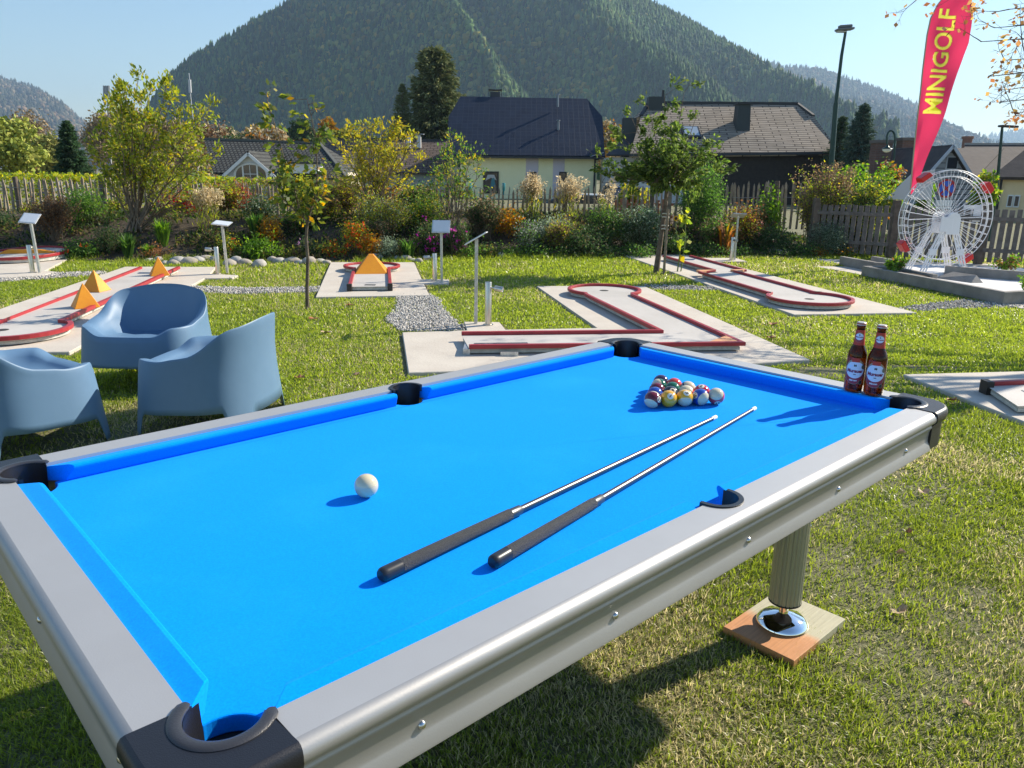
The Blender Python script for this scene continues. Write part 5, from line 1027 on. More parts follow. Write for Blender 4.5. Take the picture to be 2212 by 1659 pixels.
mb.build('cross', M('sign_red', (.5, .02, .03), .5), t)
for k in (0, 1): box_part('text_plate', WHITE, t, -.2, .2, -.01, .01, pz-.42-.16*k, pz-.28-.16*k)
# white notice board and papers on the board fence
p0, p1 = at(1925, 420, 16.6), at(2013, 375, 16.6); t = thing('notice_board', 'blank bluish white board behind the wheel, under the gable house', 'board', (p0[0], 16.6, 0))
MB().prism([(-.1, p0[2]-.1), (p1[0]-p0[0]+.05, p0[2]-.1), (p1[0]-p0[0]+.05, p1[2]+.08), ((p1[0]-p0[0])*.45, p1[2]-.02), (0, p0[2]+.03)], 0, .02, Matrix.Rotation(R(90), 4, 'X')).build('panel', M('board_white', (.55, .57, .62), .7), t); MB().box(.3, .36, .01, .06, 0, p0[2]).box(.8, .86, .01, .06, 0, p0[2]).build('post', GALV, t)
for dx, lb in ((2093, 'left white paper notice pinned to the board fence'), (2116, 'right white paper notice pinned to the board fence')):
    p = at(dx, 460, 14.25); d_ = Vector((.8, -.6, 0)); q = at(dx, 460, 14.2); xq = q[0]; k = (xq-6.15)/3.6; yq = 16.1-2.7*k-.075; p = at(dx, 460, yq); mb = MB(); A_ = Vector((p[0]-.08, yq+.06, p[2]-.16)); B_ = Vector((p[0]+.08, yq-.06, p[2]-.16))
    mb.bar(tuple(A_), tuple(B_), .004, .001); o = MB().add([A_, B_, B_+Vector((0, 0, .3)), A_+Vector((0, 0, .3))], [(0, 1, 2, 3)]).build('paper_notice', WHITE, solid=.002); tag(o, lb, 'notice', 'paper notices on the fence')
# ================================================================== LAMPS
DG = M('dark_green_metal', (.015, .05, .045), .4, .3); b = at(1797, 345, 19)*[1, 1, 0]; t = thing('street_lamp', 'tall dark green street lamp with flat head', 'street lamp', b); z = lambda x, y: tuple(at(x, y, 19)-b)
MB().tube([(z(1797, 400)[0], 0, 0), z(1800, 300), z(1806, 222)], [.065, .06, .055], 12).tube([z(1806, 222), z(1818, 120), z(1827, 66)], [.042, .036, .03], 12).build('pole', DG, t)
mb = MB(); a, c = Vector(z(1806, 65)), Vector(z(1843, 62)); mb.bar(a, c, .22, .05).bar(Vector(z(1812, 58)), Vector(z(1840, 56)), .14, .06); hd_ = mb.build('lamp_head', M('lamp_grey', (.16, .17, .18), .5), t, .02, 2)
MB().bar(a+Vector((.03, 0, -.035)), a+Vector((.22, 0, -.035)), .15, .02).build('lens', M('lens_glass', (.5, .5, .48), .2), hd_)
b = at(1914, 380, 24)*[1, 1, 0]; t = thing('street_lamp', 'old style gooseneck street lamp with bell shade', 'street lamp', b); z = lambda x, y: np.array(at(x, y, 24)-b)
pts_ = [(z(1930, 400)[0], 0, 0), z(1932, 335), z(1933, 300)]+[z(1924.5-8.5*math.cos(R(a))*-1, 296-14*math.sin(R(a))) for a in range(0, 181, 20)]+[z(1916, 312)]
MB().tube([tuple(p) for p in pts_], .028, 8).build('pole', DG, t)
q = z(1916, 322); MB().lathe([(0, .12), (.03, .12), (.05, .07), (.15, .01), (.155, 0), (.14, .0)], 20, c=tuple(q)).build('lamp_shade', DG, t); MB().lathe([(.13, 0), (.12, -.05), (.06, -.09), (0, -.10)], 20, c=tuple(q)).build('bulb_glass', M('lamp_glass', (.75, .78, .8), .1, spec=.8), t)
b = at(2150, 430, 20)*[1, 1, 0]; t = thing('street_lamp', 'thin dark lamp post by the ochre house at the right edge', 'street lamp', b); z = lambda x, y: tuple(at(x, y, 20)-b)
MB().tube([(0, 0, 0), z(2154, 400), z(2165, 275)], [.045, .04, .03], 8).build('pole', DG, t); MB().bar(Vector(z(2160, 272)), Vector(z(2196, 274)), .2, .05).build('lamp_head', MT['dark_metal'], t, .015)
# ================================================================== FEATHER FLAG
YFL = 13.95; b = at(1966, 420, YFL); zg = 0; t = thing('feather_flag', 'pink red feather flag with yellow lettering behind the white wheel', 'flag', (b[0], YFL, zg)); O = np.array([b[0], YFL, zg])
Ledge = [(420, 1966.5), (380, 1970), (330, 1974.5), (250, 1983), (200, 1989), (150, 1994), (110, 1999), (75, 2003.5), (40, 2011), (10, 2026), (-15, 2046), (-30, 2066)]
Redge = [(420, 1970), (395, 1982), (345, 2001), (290, 2023), (240, 2042), (180, 2064), (120, 2082), (92, 2092), (60, 2098), (25, 2101), (0, 2099), (-20, 2090), (-30, 2070)]
ly, lx = zip(*Ledge[::-1]); ry, rx = zip(*Redge[::-1])
def ripple(x, z): return .035*math.sin(x*7+z*2.3)*math.sin(z*1.3+.5)+.012*math.sin(z*9-x*14)+.03*(vnoise(x*3+9, z*2)-.5)
V = []; ny, nx_ = 420, 70
for i in range(ny):
    y = 420-450*i/(ny-1)
    for j in range(nx_):
        u = j/(nx_-1); x = np.interp(y, ly, lx)*(1-u)+np.interp(y, ry, rx)*u; p = at(x, y, YFL)-O; V.append((p[0], float(ripple(p[0], p[2]))*min(1, 4*u), p[2]))
Fc = [(i*nx_+j, i*nx_+j+1, (i+1)*nx_+j+1, (i+1)*nx_+j) for i in range(ny-1) for j in range(nx_-1)]
def cloth(name, col, tr=.5):
    m = bpy.data.materials.new(name); m.use_nodes = True; n_ = m.node_tree; P_ = n_.nodes['Principled BSDF']; P_.inputs['Base Color'].default_value = (*col, 1); P_.inputs['Roughness'].default_value = .7
    tl = n_.nodes.new('ShaderNodeBsdfTranslucent'); tl.inputs[0].default_value = (*col, 1); x = n_.nodes.new('ShaderNodeMixShader'); x.inputs[0].default_value = tr
    n_.links.new(P_.outputs[0], x.inputs[1]); n_.links.new(tl.outputs[0], x.inputs[2]); n_.links.new(x.outputs[0], n_.nodes['Material Output'].inputs[0]); return m
MB().tube([tuple(at(x, y, YFL)-O+np.array([-.006, 0, 0])) for y, x in Ledge]+[tuple(at(2090, -22, YFL)-O), tuple(at(2101, 20, YFL)-O)], [.012]*9+[.008]*5, 8).build('pole', M('flag_pole', (.35, .33, .22), .5), t)
MB().tube([(at(1966, 420, YFL)[0]-O[0], 0, at(1966, 420, YFL)[2]), (at(1960, 520, YFL)[0]-O[0], 0, 0)], .016, 8).build('ground_pole', MT['dark_metal'], t)
def text_mesh(body, size, ext=0, offset=0, align='CENTER', shear=0):
    cu = bpy.data.curves.new('txt', 'FONT'); cu.body = body; cu.size = size; cu.extrude = ext; cu.offset = offset; cu.align_x = align; cu.align_y = 'CENTER'; cu.resolution_u = 4; cu.shear = shear
    o = bpy.data.objects.new('txt', cu); COL.objects.link(o); dg = bpy.context.evaluated_depsgraph_get(); me = bpy.data.meshes.new_from_object(o.evaluated_get(dg)); bpy.data.objects.remove(o); return me
def subdiv(me, cuts):
    bm = bmesh.new(); bm.from_mesh(me); bmesh.ops.triangulate(bm, faces=bm.faces)
    for _ in range(cuts):
        ed = [e for e in bm.edges if e.calc_length() > .04*cuts_scale[0]]
        bmesh.ops.subdivide_edges(bm, edges=ed, cuts=1); bmesh.ops.triangulate(bm, faces=bm.faces)
    bm.to_mesh(me); bm.free()
cuts_scale = [1.]
me = text_mesh('MINIGOLF', .34, 0, .008); co = np.array([v.co[:] for v in me.vertices]); W_ = np.ptp(co[:, 0]); H_ = np.ptp(co[:, 1])
a = at(2014, 247, YFL)-O; e = at(2052, 20, YFL)-O; L = np.linalg.norm(e-a); ex = (e-a)/L; ey = np.array([-ex[2], 0, ex[0]])*1.0
sx = L/W_; hw = 40/1663*YFL/H_*.94
for v in me.vertices: v.co = Vector(((v.co.x/W_+.5)*L, v.co.y*hw, 0))
subdiv(me, 3)
for v in me.vertices:
    p = a+ex*v.co.x+ey*v.co.y+ex*(v.co.y*.0); x0_, z0_ = p[0], p[2]; v.co = Vector((p[0], float(ripple(p[0], p[2]))-.003, p[2]))
Tv = np.array([v.co[:] for v in me.vertices])[:, [0, 2]]; Tt = np.array([p.vertices[:] for p in me.polygons])
G = np.array(V)[:, [0, 2]]; ins = np.zeros(len(G), bool)
for t_ in Tt:      # the print is dyed through: the red cloth stops where a letter begins
    A_, B_, D_ = Tv[t_]; mn = np.minimum(np.minimum(A_, B_), D_); mx_ = np.maximum(np.maximum(A_, B_), D_); q = np.where(((G >= mn) & (G <= mx_)).all(1))[0]
    if len(q) == 0: continue
    P_ = G[q]; cr = lambda u, v, w: (v[0]-u[0])*(w[:, 1]-u[1])-(v[1]-u[1])*(w[:, 0]-u[0]); c1, c2, c3 = cr(A_, B_, P_), cr(B_, D_, P_), cr(D_, A_, P_)
    ins[q] |= ((c1 >= 0) & (c2 >= 0) & (c3 >= 0)) | ((c1 <= 0) & (c2 <= 0) & (c3 <= 0))
Fc = [f for f in Fc if not all(ins[i] for i in f)]
cl = npmesh('cloth', V, Fc, cloth('flag_cloth', (.72, .045, .13), .62), parent=t, smooth=True)
link('lettering', me, cloth('flag_yellow', (.80, .78, .10), .7), cl)
# ================================================================== SIGN POSTS AND BOLLARD LIGHTS
def sign(label, x, y, h, lean, plate_rot, rz, seed):
    t = thing('hole_sign', label, 'sign', (x, y, PAD_Z), rz, 'sign posts beside the lanes')
    MB().box(-.016, .016, -.016, .016, 0, h, Matrix.Rotation(lean, 4, 'Y')).build('post', GALV, t)
    top = Matrix.Rotation(lean, 4, 'Y')@Vector((0, 0, h)); Mx = Matrix.Translation(top)@Matrix.Rotation(plate_rot[1], 4, 'Y')@Matrix.Rotation(plate_rot[0], 4, 'X')
    MB().box(-.125, .125, -.105, .105, 0, .012, Mx).build('plate', M('zinc_plate', (.60, .62, .64), .35, .6, col2=(.75, .76, .77), ns=25), t, .002)
    MB().box(-.11, .11, -.09, .09, .0125, .015, Mx).build('info_panel', M('pale_panel', (.62, .66, .72), .25), t)
def boll(label, x, y, h, head_ang, lean=0, down=0):
    t = thing('bollard_light', label, 'lamp', (x, y, PAD_Z), 0, 'bollard lights beside the lanes')
    MB().lathe([(.028, 0), (.055, 0), (.055, .008), (.034, .009), (.034, h-.004), (.032, h), (0, h)], 24).build('post', STEEL, t)
    Mh = Matrix.Rotation(head_ang, 4, 'Z')@Matrix.Translation((0, 0, h-.05))@Matrix.Rotation(R(90)+down, 4, 'Y')
    hd_ = MB().lathe([(0, .065), (.026, .066), (.029, .07), (.029, .155), (.026, .156), (.024, .150), (0, .148)], 20, M=Mh).build('lamp_head', STEEL, t); MB().lathe([(.008, .03), (.008, .066)], 8, M=Mh).build('bracket', STEEL, t)
    MB().lathe([(0, .1505), (.022, .1505), (.022, .1515), (0, .1515)], 16, M=Mh).build('lens', M('lamp_lens', (.35, .36, .38), .1, spec=.8), hd_)
sign('zinc plate sign on leaning post beside the round lane at left edge', -7.01, 11.41, .78, R(-2), (R(38), R(4)), R(0), 1)
sign('zinc plate sign by the pyramid lane, plate tipped away', -4.30, 11.60, .73, R(-1.5), (R(12), R(6)), R(0), 2)
sign('zinc plate sign right of the yellow ramp lane, plate facing us', -1.01, 10.88, .77, 0, (R(50), R(0)), R(0), 3)
sign('tall sign post in the middle whose tilted plate is seen edge on', -.38, 7.81, .86, R(.5), (R(-3), R(-30)), 0, 4)
sign('sign post right of the apple tree with its plate seen from behind', 4.10, 14.41, .80, R(0), (R(-22), R(3)), R(0), 5)
boll('steel bollard light beside the leftmost sign', -7.11, 11.40, .40, R(110))
boll('steel bollard light with head pointing left by the pyramid lane', -4.39, 11.47, .40, R(195), down=R(-8))
boll('steel bollard light left of the third sign', -1.12, 11.02, .39, R(190), down=R(5))
boll('large steel bollard light in the middle with head pointing right', -.25, 7.74, .44, R(-15), down=R(8))
boll('steel bollard light beside the sign right of the apple tree', 4.01, 14.3, .42, R(-80))
# ================================================================== MINIGOLF LANES
def lane(name, label, surf, rails, hole, origin, edge=None, zt=.085, parts=()):
    ox, oy = origin; P = lambda q: [(x-ox, y-oy) for x, y in q]
    t = thing(name, label, 'minigolf lane', (ox, oy, PAD_Z)); z0 = PAD_Z
    MB().prism(offp(P(surf), .012), .010, .0352).build('base_frame', SLABE, t); MB().prism(offp(P(surf), .016), .0357, .0515).build('edge', SLABE, t)
    MB().prism(P(surf), .0525, .056).build('surface', SLAB, t)
    for r_, closed in rails:
        mb = MB(); strip(mb, P(r_), .045, .0518, .088, closed); mb.build('rail', RED, t, .006, 2)
    if hole: o = MB().lathe([(0, 0), (.05, 0), (.058, .0015), (0, .0015)][0:3]+[(0, .0016)], 24, c=(hole[0]-ox, hole[1]-oy, .0562)).build('cup', M('hole_dark', (.03, .03, .03), .9), t)
    return t
def offp(poly, d): return [tuple(p) for p in offset_out(poly, d)]
def arcpts(c, r, a0, a1, n=22): return arc(c, r, a0, a1, n)
# lane B: yellow ramp
cB = (-2.24, 12.25); dB = Vector((-.165, .986)); tB = Vector((.986, .165))
pB = lambda s, t_: (-1.86+dB.x*s+tB.x*t_, 9.98+dB.y*s+tB.y*t_)
a0 = math.degrees(math.atan2(dB.y, dB.x))
th_ = 38; cir = arcpts(pB(2.22, 0), .42, a0+180+th_, a0+540-th_, 30)
surfB = [pB(0, .26), pB(1.85, .26)]+[p for p in cir]+[pB(1.85, -.26), pB(0, -.26)]
cirR = arcpts(pB(2.22, 0), .42, a0-180+th_, a0+180-th_, 30)
surfB = [pB(0, -.26), pB(0, .26), pB(1.86, .26)]+cirR+[pB(1.86, -.26)]
rB = [([pB(.02, .26), pB(1.87, .26)]+cirR+[pB(1.87, -.26), pB(.02, -.26)], False)]
t = lane('minigolf_lane', 'short minigolf lane with an orange tent shaped ramp and round end', surfB, rB, None, pB(0, 0))
o_ = Vector((*pB(0, 0), 0)); wp = lambda s, t_, z: Vector((*pB(s, t_), z))-o_
P = [wp(1.30, -.235, .057), wp(1.30, .235, .057), wp(2.0, .235, .057), wp(2.0, -.235, .057), wp(1.62, -.035, .31), wp(1.62, .035, .31), wp(1.70, .035, .31), wp(1.70, -.035, .31)]
MB().add(P, [(0, 1, 5, 4), (1, 2, 6, 5), (2, 3, 7, 6), (3, 0, 4, 7), (4, 5, 6, 7)]).build('ramp', ORANGE, t, .008, 2)
box_part('number_plate', M('dark_plate', (.07, .075, .08), .5), t, *(lambda q: (q.x-.07, q.x+.07, q.y-.03, q.y+.04, .0563, .062))(wp(.14, 0, 0)))
mb = MB(); 
for s in (-.26, .26): q = wp(.0, s, 0); mb.box(q.x-.03, q.x+.03, q.y-.035, q.y+.02, .0, .095)
mb.build('end_cap', DARKF, t)
# lane A: three pyramids
pA = lambda s, t_: (-4.61+.157*-s+.988*t_, 7.2+.988*s+.157*t_)
cA = (-4.58, 6.92); 
cirA = arcpts(cA, .47, 50, -228, 30)
surfA = [pA(4.45, -.27), pA(4.45, .27), pA(.05, .27)]+cirA+[pA(.05, -.27)]
rA = [([pA(4.45, .27), pA(.06, .27)]+cirA+[pA(.06, -.27), pA(4.45, -.27)], False)]
t = lane('minigolf_lane', 'long minigolf lane with three orange pyramids at left', surfA, rA, (cA[0]-.1, cA[1]+.0), pA(0, 0)); o_ = Vector((*pA(0, 0), 0))
def pyramid(label, x, y, w_, h_, rz, ax=0):
    o = MB().add([(-w_, -w_, 0), (w_, -w_, 0), (w_, w_, 0), (-w_, w_, 0), (ax, 0, h_)], [(0, 1, 4), (1, 2, 4), (2, 3, 4), (3, 0, 4), (3, 2, 1, 0)]).build('pyramid', ORANGE, None, .004, 1); o.location = (x, y, PAD_Z+.057); o.rotation_euler = (0, 0, rz); return o
for lb, x, y, rz in (('orange pyramid nearest the blue chairs on the long lane', -4.60, 8.20, R(38)), ('orange pyramid in the middle of the long lane, touching the left rail', -5.08, 9.33, R(-5)), ('orange pyramid farthest back on the long lane by the right rail', -4.98, 10.85, R(30))):
    o = pyramid(lb, x, y, .125, .26, rz); tag(o, lb, 'obstacle', 'orange pyramids on the long lane')
# lane C: angled lane
qC = (2.03, 6.66); cC = (1.17, 9.86); rC = .45
R1, R2 = (1.50, 9.40), (2.03, 6.66); L1, L2 = (.86, 9.35), (1.40, 7.16)
aR = math.degrees(math.atan2(R1[1]-cC[1], R1[0]-cC[0])); aL = math.degrees(math.atan2(L1[1]-cC[1], L1[0]-cC[0]))
cirC = arcpts(cC, rC, aR+8, aL+360-6, 30); R1 = (1.47, 9.42)
outl = [(-.37, 6.40), R2, R1]+cirC+[(.90, 9.38), L2, (-.47, 6.95)]
t = lane('minigolf_lane', 'angled minigolf lane with a round end in front of the table', outl, [([(-.37, 6.40), R2, R1]+cirC+[(.90, 9.38), L2, (-.47, 6.95)], False)], (1.17, 9.88), (qC[0], qC[1]))
tri = [(x-qC[0], y-qC[1]) for x, y in [(1.995, 6.69), (1.955, 6.93), (1.74, 6.66)]]
MB().prism(tri, .056, .0865).build('corner_deflector', PALEORANGE, t, .002)
pl = [(-.32, 6.46), (.15, 6.515), (.13, 6.64), (-.335, 6.585)]; plt = MB().prism([(x-qC[0], y-qC[1]) for x, y in pl], .0562, .062).build('number_plate', MT['dark_plate'], t)
me = text_mesh('3', .13, .0006, .002); me.transform(Matrix.Translation((-.2-qC[0], 6.53-qC[1], .0635))@Matrix.Rotation(R(97), 4, 'Z')); link('numeral', me, M('plate_numeral', (.35, .36, .36), .5), plt)
box_part('corner_bracket', GALV, t, -2.13, -1.98, -.3, -.275, -.002, .033); MB().box(-2.45, -2.39, -.27, .28, .0, .05).build('end_plate', GALV, t)
# lane D
O_ = (3.26, 9.64); pD = lambda s, t_: (O_[0]-.185*s+.983*t_, O_[1]+.983*s+.185*t_)
cD = pD(-.33, .31); aa = math.degrees(math.atan2(.983, -.185))
cirD = arcpts(cD, .49, aa+38, aa+322, 34)
outD = [pD(4.6, .34), pD(2.38, .34), pD(2.3, .30), pD(2.16, .0), pD(.05, .0)]+cirD+[pD(.05, .62), pD(2.38, .62), pD(2.40, .84), pD(4.6, .86)]
outDs = [pD(4.6, .34), pD(2.3, .34), pD(2.16, .0), pD(.05, .0)]+cirD+[pD(.05, .62), pD(2.3, .62), pD(2.38, .84), pD(4.6, .86)]
t = lane('minigolf_lane', 'long stepped minigolf lane with a round end at right', outDs, [([pD(2.42, .34), pD(4.6, .34)], False), ([pD(2.42, .335), pD(2.22, -.0), pD(.05, .0)]+cirD+[pD(.05, .62), pD(2.30, .62), pD(2.40, .84), pD(4.6, .86)], False)], cD, O_)
for q in ([(2.2, .02), (2.40, .02), (2.40, .33)], [(2.18, .64), (2.42, .86), (2.42, .60)]):
    MB().prism([(pD(*k)[0]-O_[0], pD(*k)[1]-O_[1]) for k in q], .056, .0885).build('corner_deflector', PALEORANGE, t, .002)
# lane F at the right edge
f0, f1, f2_, f3 = (3.43, 5.38), (6.4, 5.95), (6.5, 5.3), (3.33, 4.86)
t = lane('minigolf_lane', 'start of a red railed lane at the right edge beyond the table', [f0, f3, f2_, f1], [([f0, f1], False)], None, f0)
tr = [(3.6, 5.25), (4.3, 5.4), (4.28, 5.25), (3.6, 5.1)]; plt = MB().prism([(x-f0[0], y-f0[1]) for x, y in tr], .0562, .060).build('number_plate', M('grey_plate', (.35, .36, .36), .5), t)
q = MB().box(-.03, .02, -.06, .03, 0, .096).build('end_cap', DARKF, t)
# lane G at left: round end, banked
t = thing('minigolf_lane', 'red rimmed round lane with a low orange bump at left edge', 'minigolf lane', (-8.25, 13.15, PAD_Z))
cirG = arcpts((0, 0), .62, -128, 172, 34); cirG = [(x*.92, y*1.2) for x, y in cirG]
end = [(-1.6, -.35), (-1.35, -1.35)]
poly = cirG+[(-1.7, -.30), (-1.45, -1.25)]; tilt = Matrix.Rotation(R(2.2), 4, 'X')
sv = lambda q: (tilt@Vector((q[0], q[1], 0)))
z_ = [.03+.06+.038*q[1] for q in poly]
MB().prism(poly, .012, [z+.0 for z in z_]).build('base_frame', SLABE, t); MB().prism(poly, [z+.0005 for z in z_], [z+.006 for z in z_]).build('surface', SLAB, t)
mb = MB(); A_ = offset_poly(cirG+[(-1.7, -.30)], .022); B_ = offset_poly(cirG+[(-1.7, -.30)], -.022); V = []
path = [(-1.45, -1.25)]+cirG+[(-1.7, -.30)]; A_ = offset_poly(path, .022); B_ = offset_poly(path, -.022)
for a_, b_ in zip(A_, B_): zz = .09+.038*a_.y; V += [(a_.x, a_.y, zz-.01), (b_.x, b_.y, zz-.01), (b_.x, b_.y, zz+.038), (a_.x, a_.y, zz+.038)]
mb.add(V, [(p*4+k, p*4+(k+1) % 4, p*4+4+(k+1) % 4, p*4+4+k) for p in range(len(path)-1) for k in range(4)]+[(3, 2, 1, 0), tuple((len(path)-1)*4+k for k in range(4))]); mb.build('rail', RED, t, .005)
P = [(-.42, -.15, .092), (.42, .05, .10), (.40, .2, .105), (-.42, 0, .097), (-.25, -.1, .165), (.22, .03, .15), (.2, .14, .15), (-.25, .02, .165)]
MB().add(P, [(0, 1, 5, 4), (1, 2, 6, 5), (2, 3, 7, 6), (3, 0, 4, 7), (4, 5, 6, 7)]).build('bump', ORANGE, t)
# ring-shaped concrete lane under the wheel
t = thing('concrete_lane', 'grey concrete walled minigolf lane around the ferris wheel', 'minigolf lane', (6.4, 11.5, PAD_Z-.012)); k = lambda q: [(x-6.4, y-11.5) for x, y in q]
MB().prism(k([(5.7, 12.28), (6.18, 9.72), (8.8, 10.1), (9.1, 13.6), (6.6, 14.0), (6.0, 13.9), (6.2, 12.6)]), .0, .014).build('floor', M('pale_floor', (.56, .56, .57), .8, col2=(.64, .63, .62), ns=2), t)
for q in ([(6.02, 12.36), (5.60, 12.30), (6.15, 9.62), (6.45, 9.72), (8.9, 10.05)], [(6.02, 12.36), (6.2, 11.35)], [(5.85, 13.85), (6.04, 12.9), (6.3, 12.65)], [(6.44, 13.93), (6.62, 13.15)], [(6.98, 12.52), (7.75, 11.86), (9.2, 11.5)]):
    mb = MB(); strip(mb, k(q), .085, .0, .155 if q[0] != (6.02, 12.36) or len(q) > 2 else .153); mb.build('kerb_wall', CONCD, t, .006, 1)
MB().prism(k([(5.66, 12.26), (5.98, 12.3), (6.14, 11.4), (5.84, 11.4)]), .0145, .12).build('planter_soil', MT['bed_soil'], t)
P = [Vector((x-6.4, y-11.5, z)) for x, y, z in [(6.62, 12.05, .015), (6.76, 11.55, .015), (7.08, 12.2, .015), (7.0, 12.1, .11), (6.95, 11.6, .015), (7.12, 11.75, .10)]]
MB().add([(.15, .55, .015), (.42, -.02, .015), (.62, .02, .015), (.5, .62, .015), (.42, .5, .12), (.55, .1, .12)], [(0, 1, 5, 4), (1, 2, 5), (2, 3, 4, 5), (3, 0, 4)]).build('ramp', CONCD, t)
for lb, x, y, s_ in (('small leafy plant in the front left planter of the ferris wheel lane', 5.86, 11.9, 1.), ('rusty green plant in the concrete corner behind the ferris wheel', 8.02, 12.5, 1.3), ('small bright plant by the front wall of the ferris wheel lane at right edge', 7.0, 10.35, 1.)):
    rng = np.random.default_rng(int(x*100)); paths = []; tips = []
    for _ in range(9): grow(rng, (rng.normal(0, .03), rng.normal(0, .03), 0), rng.normal(size=3)*[.5, .5, 0]+[0, 0, 1], .17*s_, .004, 1, paths, tips, .6, .2, (2, 4))
    P = np.array([q[0] for q in tips]); P = np.repeat(P, 5, 0)+rng.normal(0, .015, (len(P)*5, 3)); plant('small_plant', lb, 'plant', (x, y, .12 if s_ == 1. and x < 6 else .05), paths, leafset(rng, P, .05, pal4(mixp((BRI, 1), (RUS, .5 if s_ > 1 else .1)))))
# ================================================================== FERRIS WHEEL OBSTACLE
FWt = thing('ferris_wheel', 'white model ferris wheel obstacle with red cabins on its concrete lane', 'obstacle', (6.90, 12.6, .03), R(4)); RW = .745; HZ = .885
wmb = MB(); ns = 36
for y in (-.055, .055):
    for r in (RW, RW-.095): wmb.tube([(r*math.cos(a), y, HZ+r*math.sin(a)) for a in np.linspace(0, 2*math.pi, 61)[:-1]], .0065, 6, closed=True)
wheel = wmb.build('wheel_rim', WHITE, FWt)
mb = MB()
for k in range(38):
    a = 2*math.pi*k/38; c, s = math.cos(a), math.sin(a)
    for r in (RW, RW-.095): mb.tube([(r*c, -.055, HZ+r*s), (r*c, .055, HZ+r*s)], .005, 5)
    for y in (-.055, .055): mb.tube([((RW-.095)*c, y, HZ+(RW-.095)*s), (RW*c, y, HZ+RW*s)], .004, 5)
mb.build('rungs', WHITE, wheel)
mb = MB()
for k in range(34):
    a = 2*math.pi*k/34+.04; c, s = math.cos(a), math.sin(a)
    for y in (-.055, .055): mb.tube([(.06*c, y*1.2, HZ+.06*s), ((RW-.095)*c, y, HZ+(RW-.095)*s)], .0038, 5)
mb.build('spokes', WHITE, wheel)
for a in (126, 39, 215, 305):
    c, s = math.cos(R(a)), math.sin(R(a)); Mx = Matrix.Translation(((RW+.03)*c, 0, HZ+(RW+.03)*s))@Matrix.Rotation(R(90-a), 4, 'Y')
    MB().prism([(-.10, -.035), (-.08, .045), (.08, .045), (.10, -.035)], -.085, .085, Mx@Matrix.Rotation(R(90), 4, 'X')).build('cabin', M('cabin_red', (.62, .02, .02), .4), FWt, .012, 2)
MB().lathe([(0, -.16), (.07, -.16), (.07, .16), (0, .16)], 24, M=Matrix.Translation((0, 0, HZ))@Matrix.Rotation(R(90), 4, 'X')).build('hub', M('hub_grey', (.35, .37, .42), .5), FWt)
for sy in (-1, 1):
    y = .175*sy; hood = [(-.09, -.24), (.13, -.24), (.12, .0)]+[(.01+.10*math.cos(R(a)), .02+.08*math.sin(R(a))) for a in range(10, 171, 20)]
    MB().prism([(x, z+HZ) for x, z in hood], -.018, .018, Matrix.Translation((0, y+.02*sy, 0))@Matrix.Rotation(R(90), 4, 'X')).build('hub_plate', WHITE, FWt, .006)
    for xb, xt in ((-.40, -.10), (.34, .08)):
        mb = MB(); yb = .21*sy; yt = .165*sy; ztop = HZ-.15
        for j in (-1, 0, 1): mb.bar((xb+.046*j, yb, -.01), (xt+.040*j, yt, ztop), .024, .014, (0, 1, 0))
        for u in (.5,): xm, ym = xb+(xt-xb)*u, yb+(yt-yb)*u; mb.box(xm-.062, xm+.062, ym-.016, ym+.016, ztop*u-.05, ztop*u+.05)
        mb.build('leg', WHITE, FWt, .002, 1)
MB().box(-.20, -.0, -.215, -.20, HZ-.20, HZ+.03).build('side_plate', WHITE, FWt, .004)
MB().box(-.22, .22, -.10, .10, 0, .035).build('base_plate', WHITE, FWt)
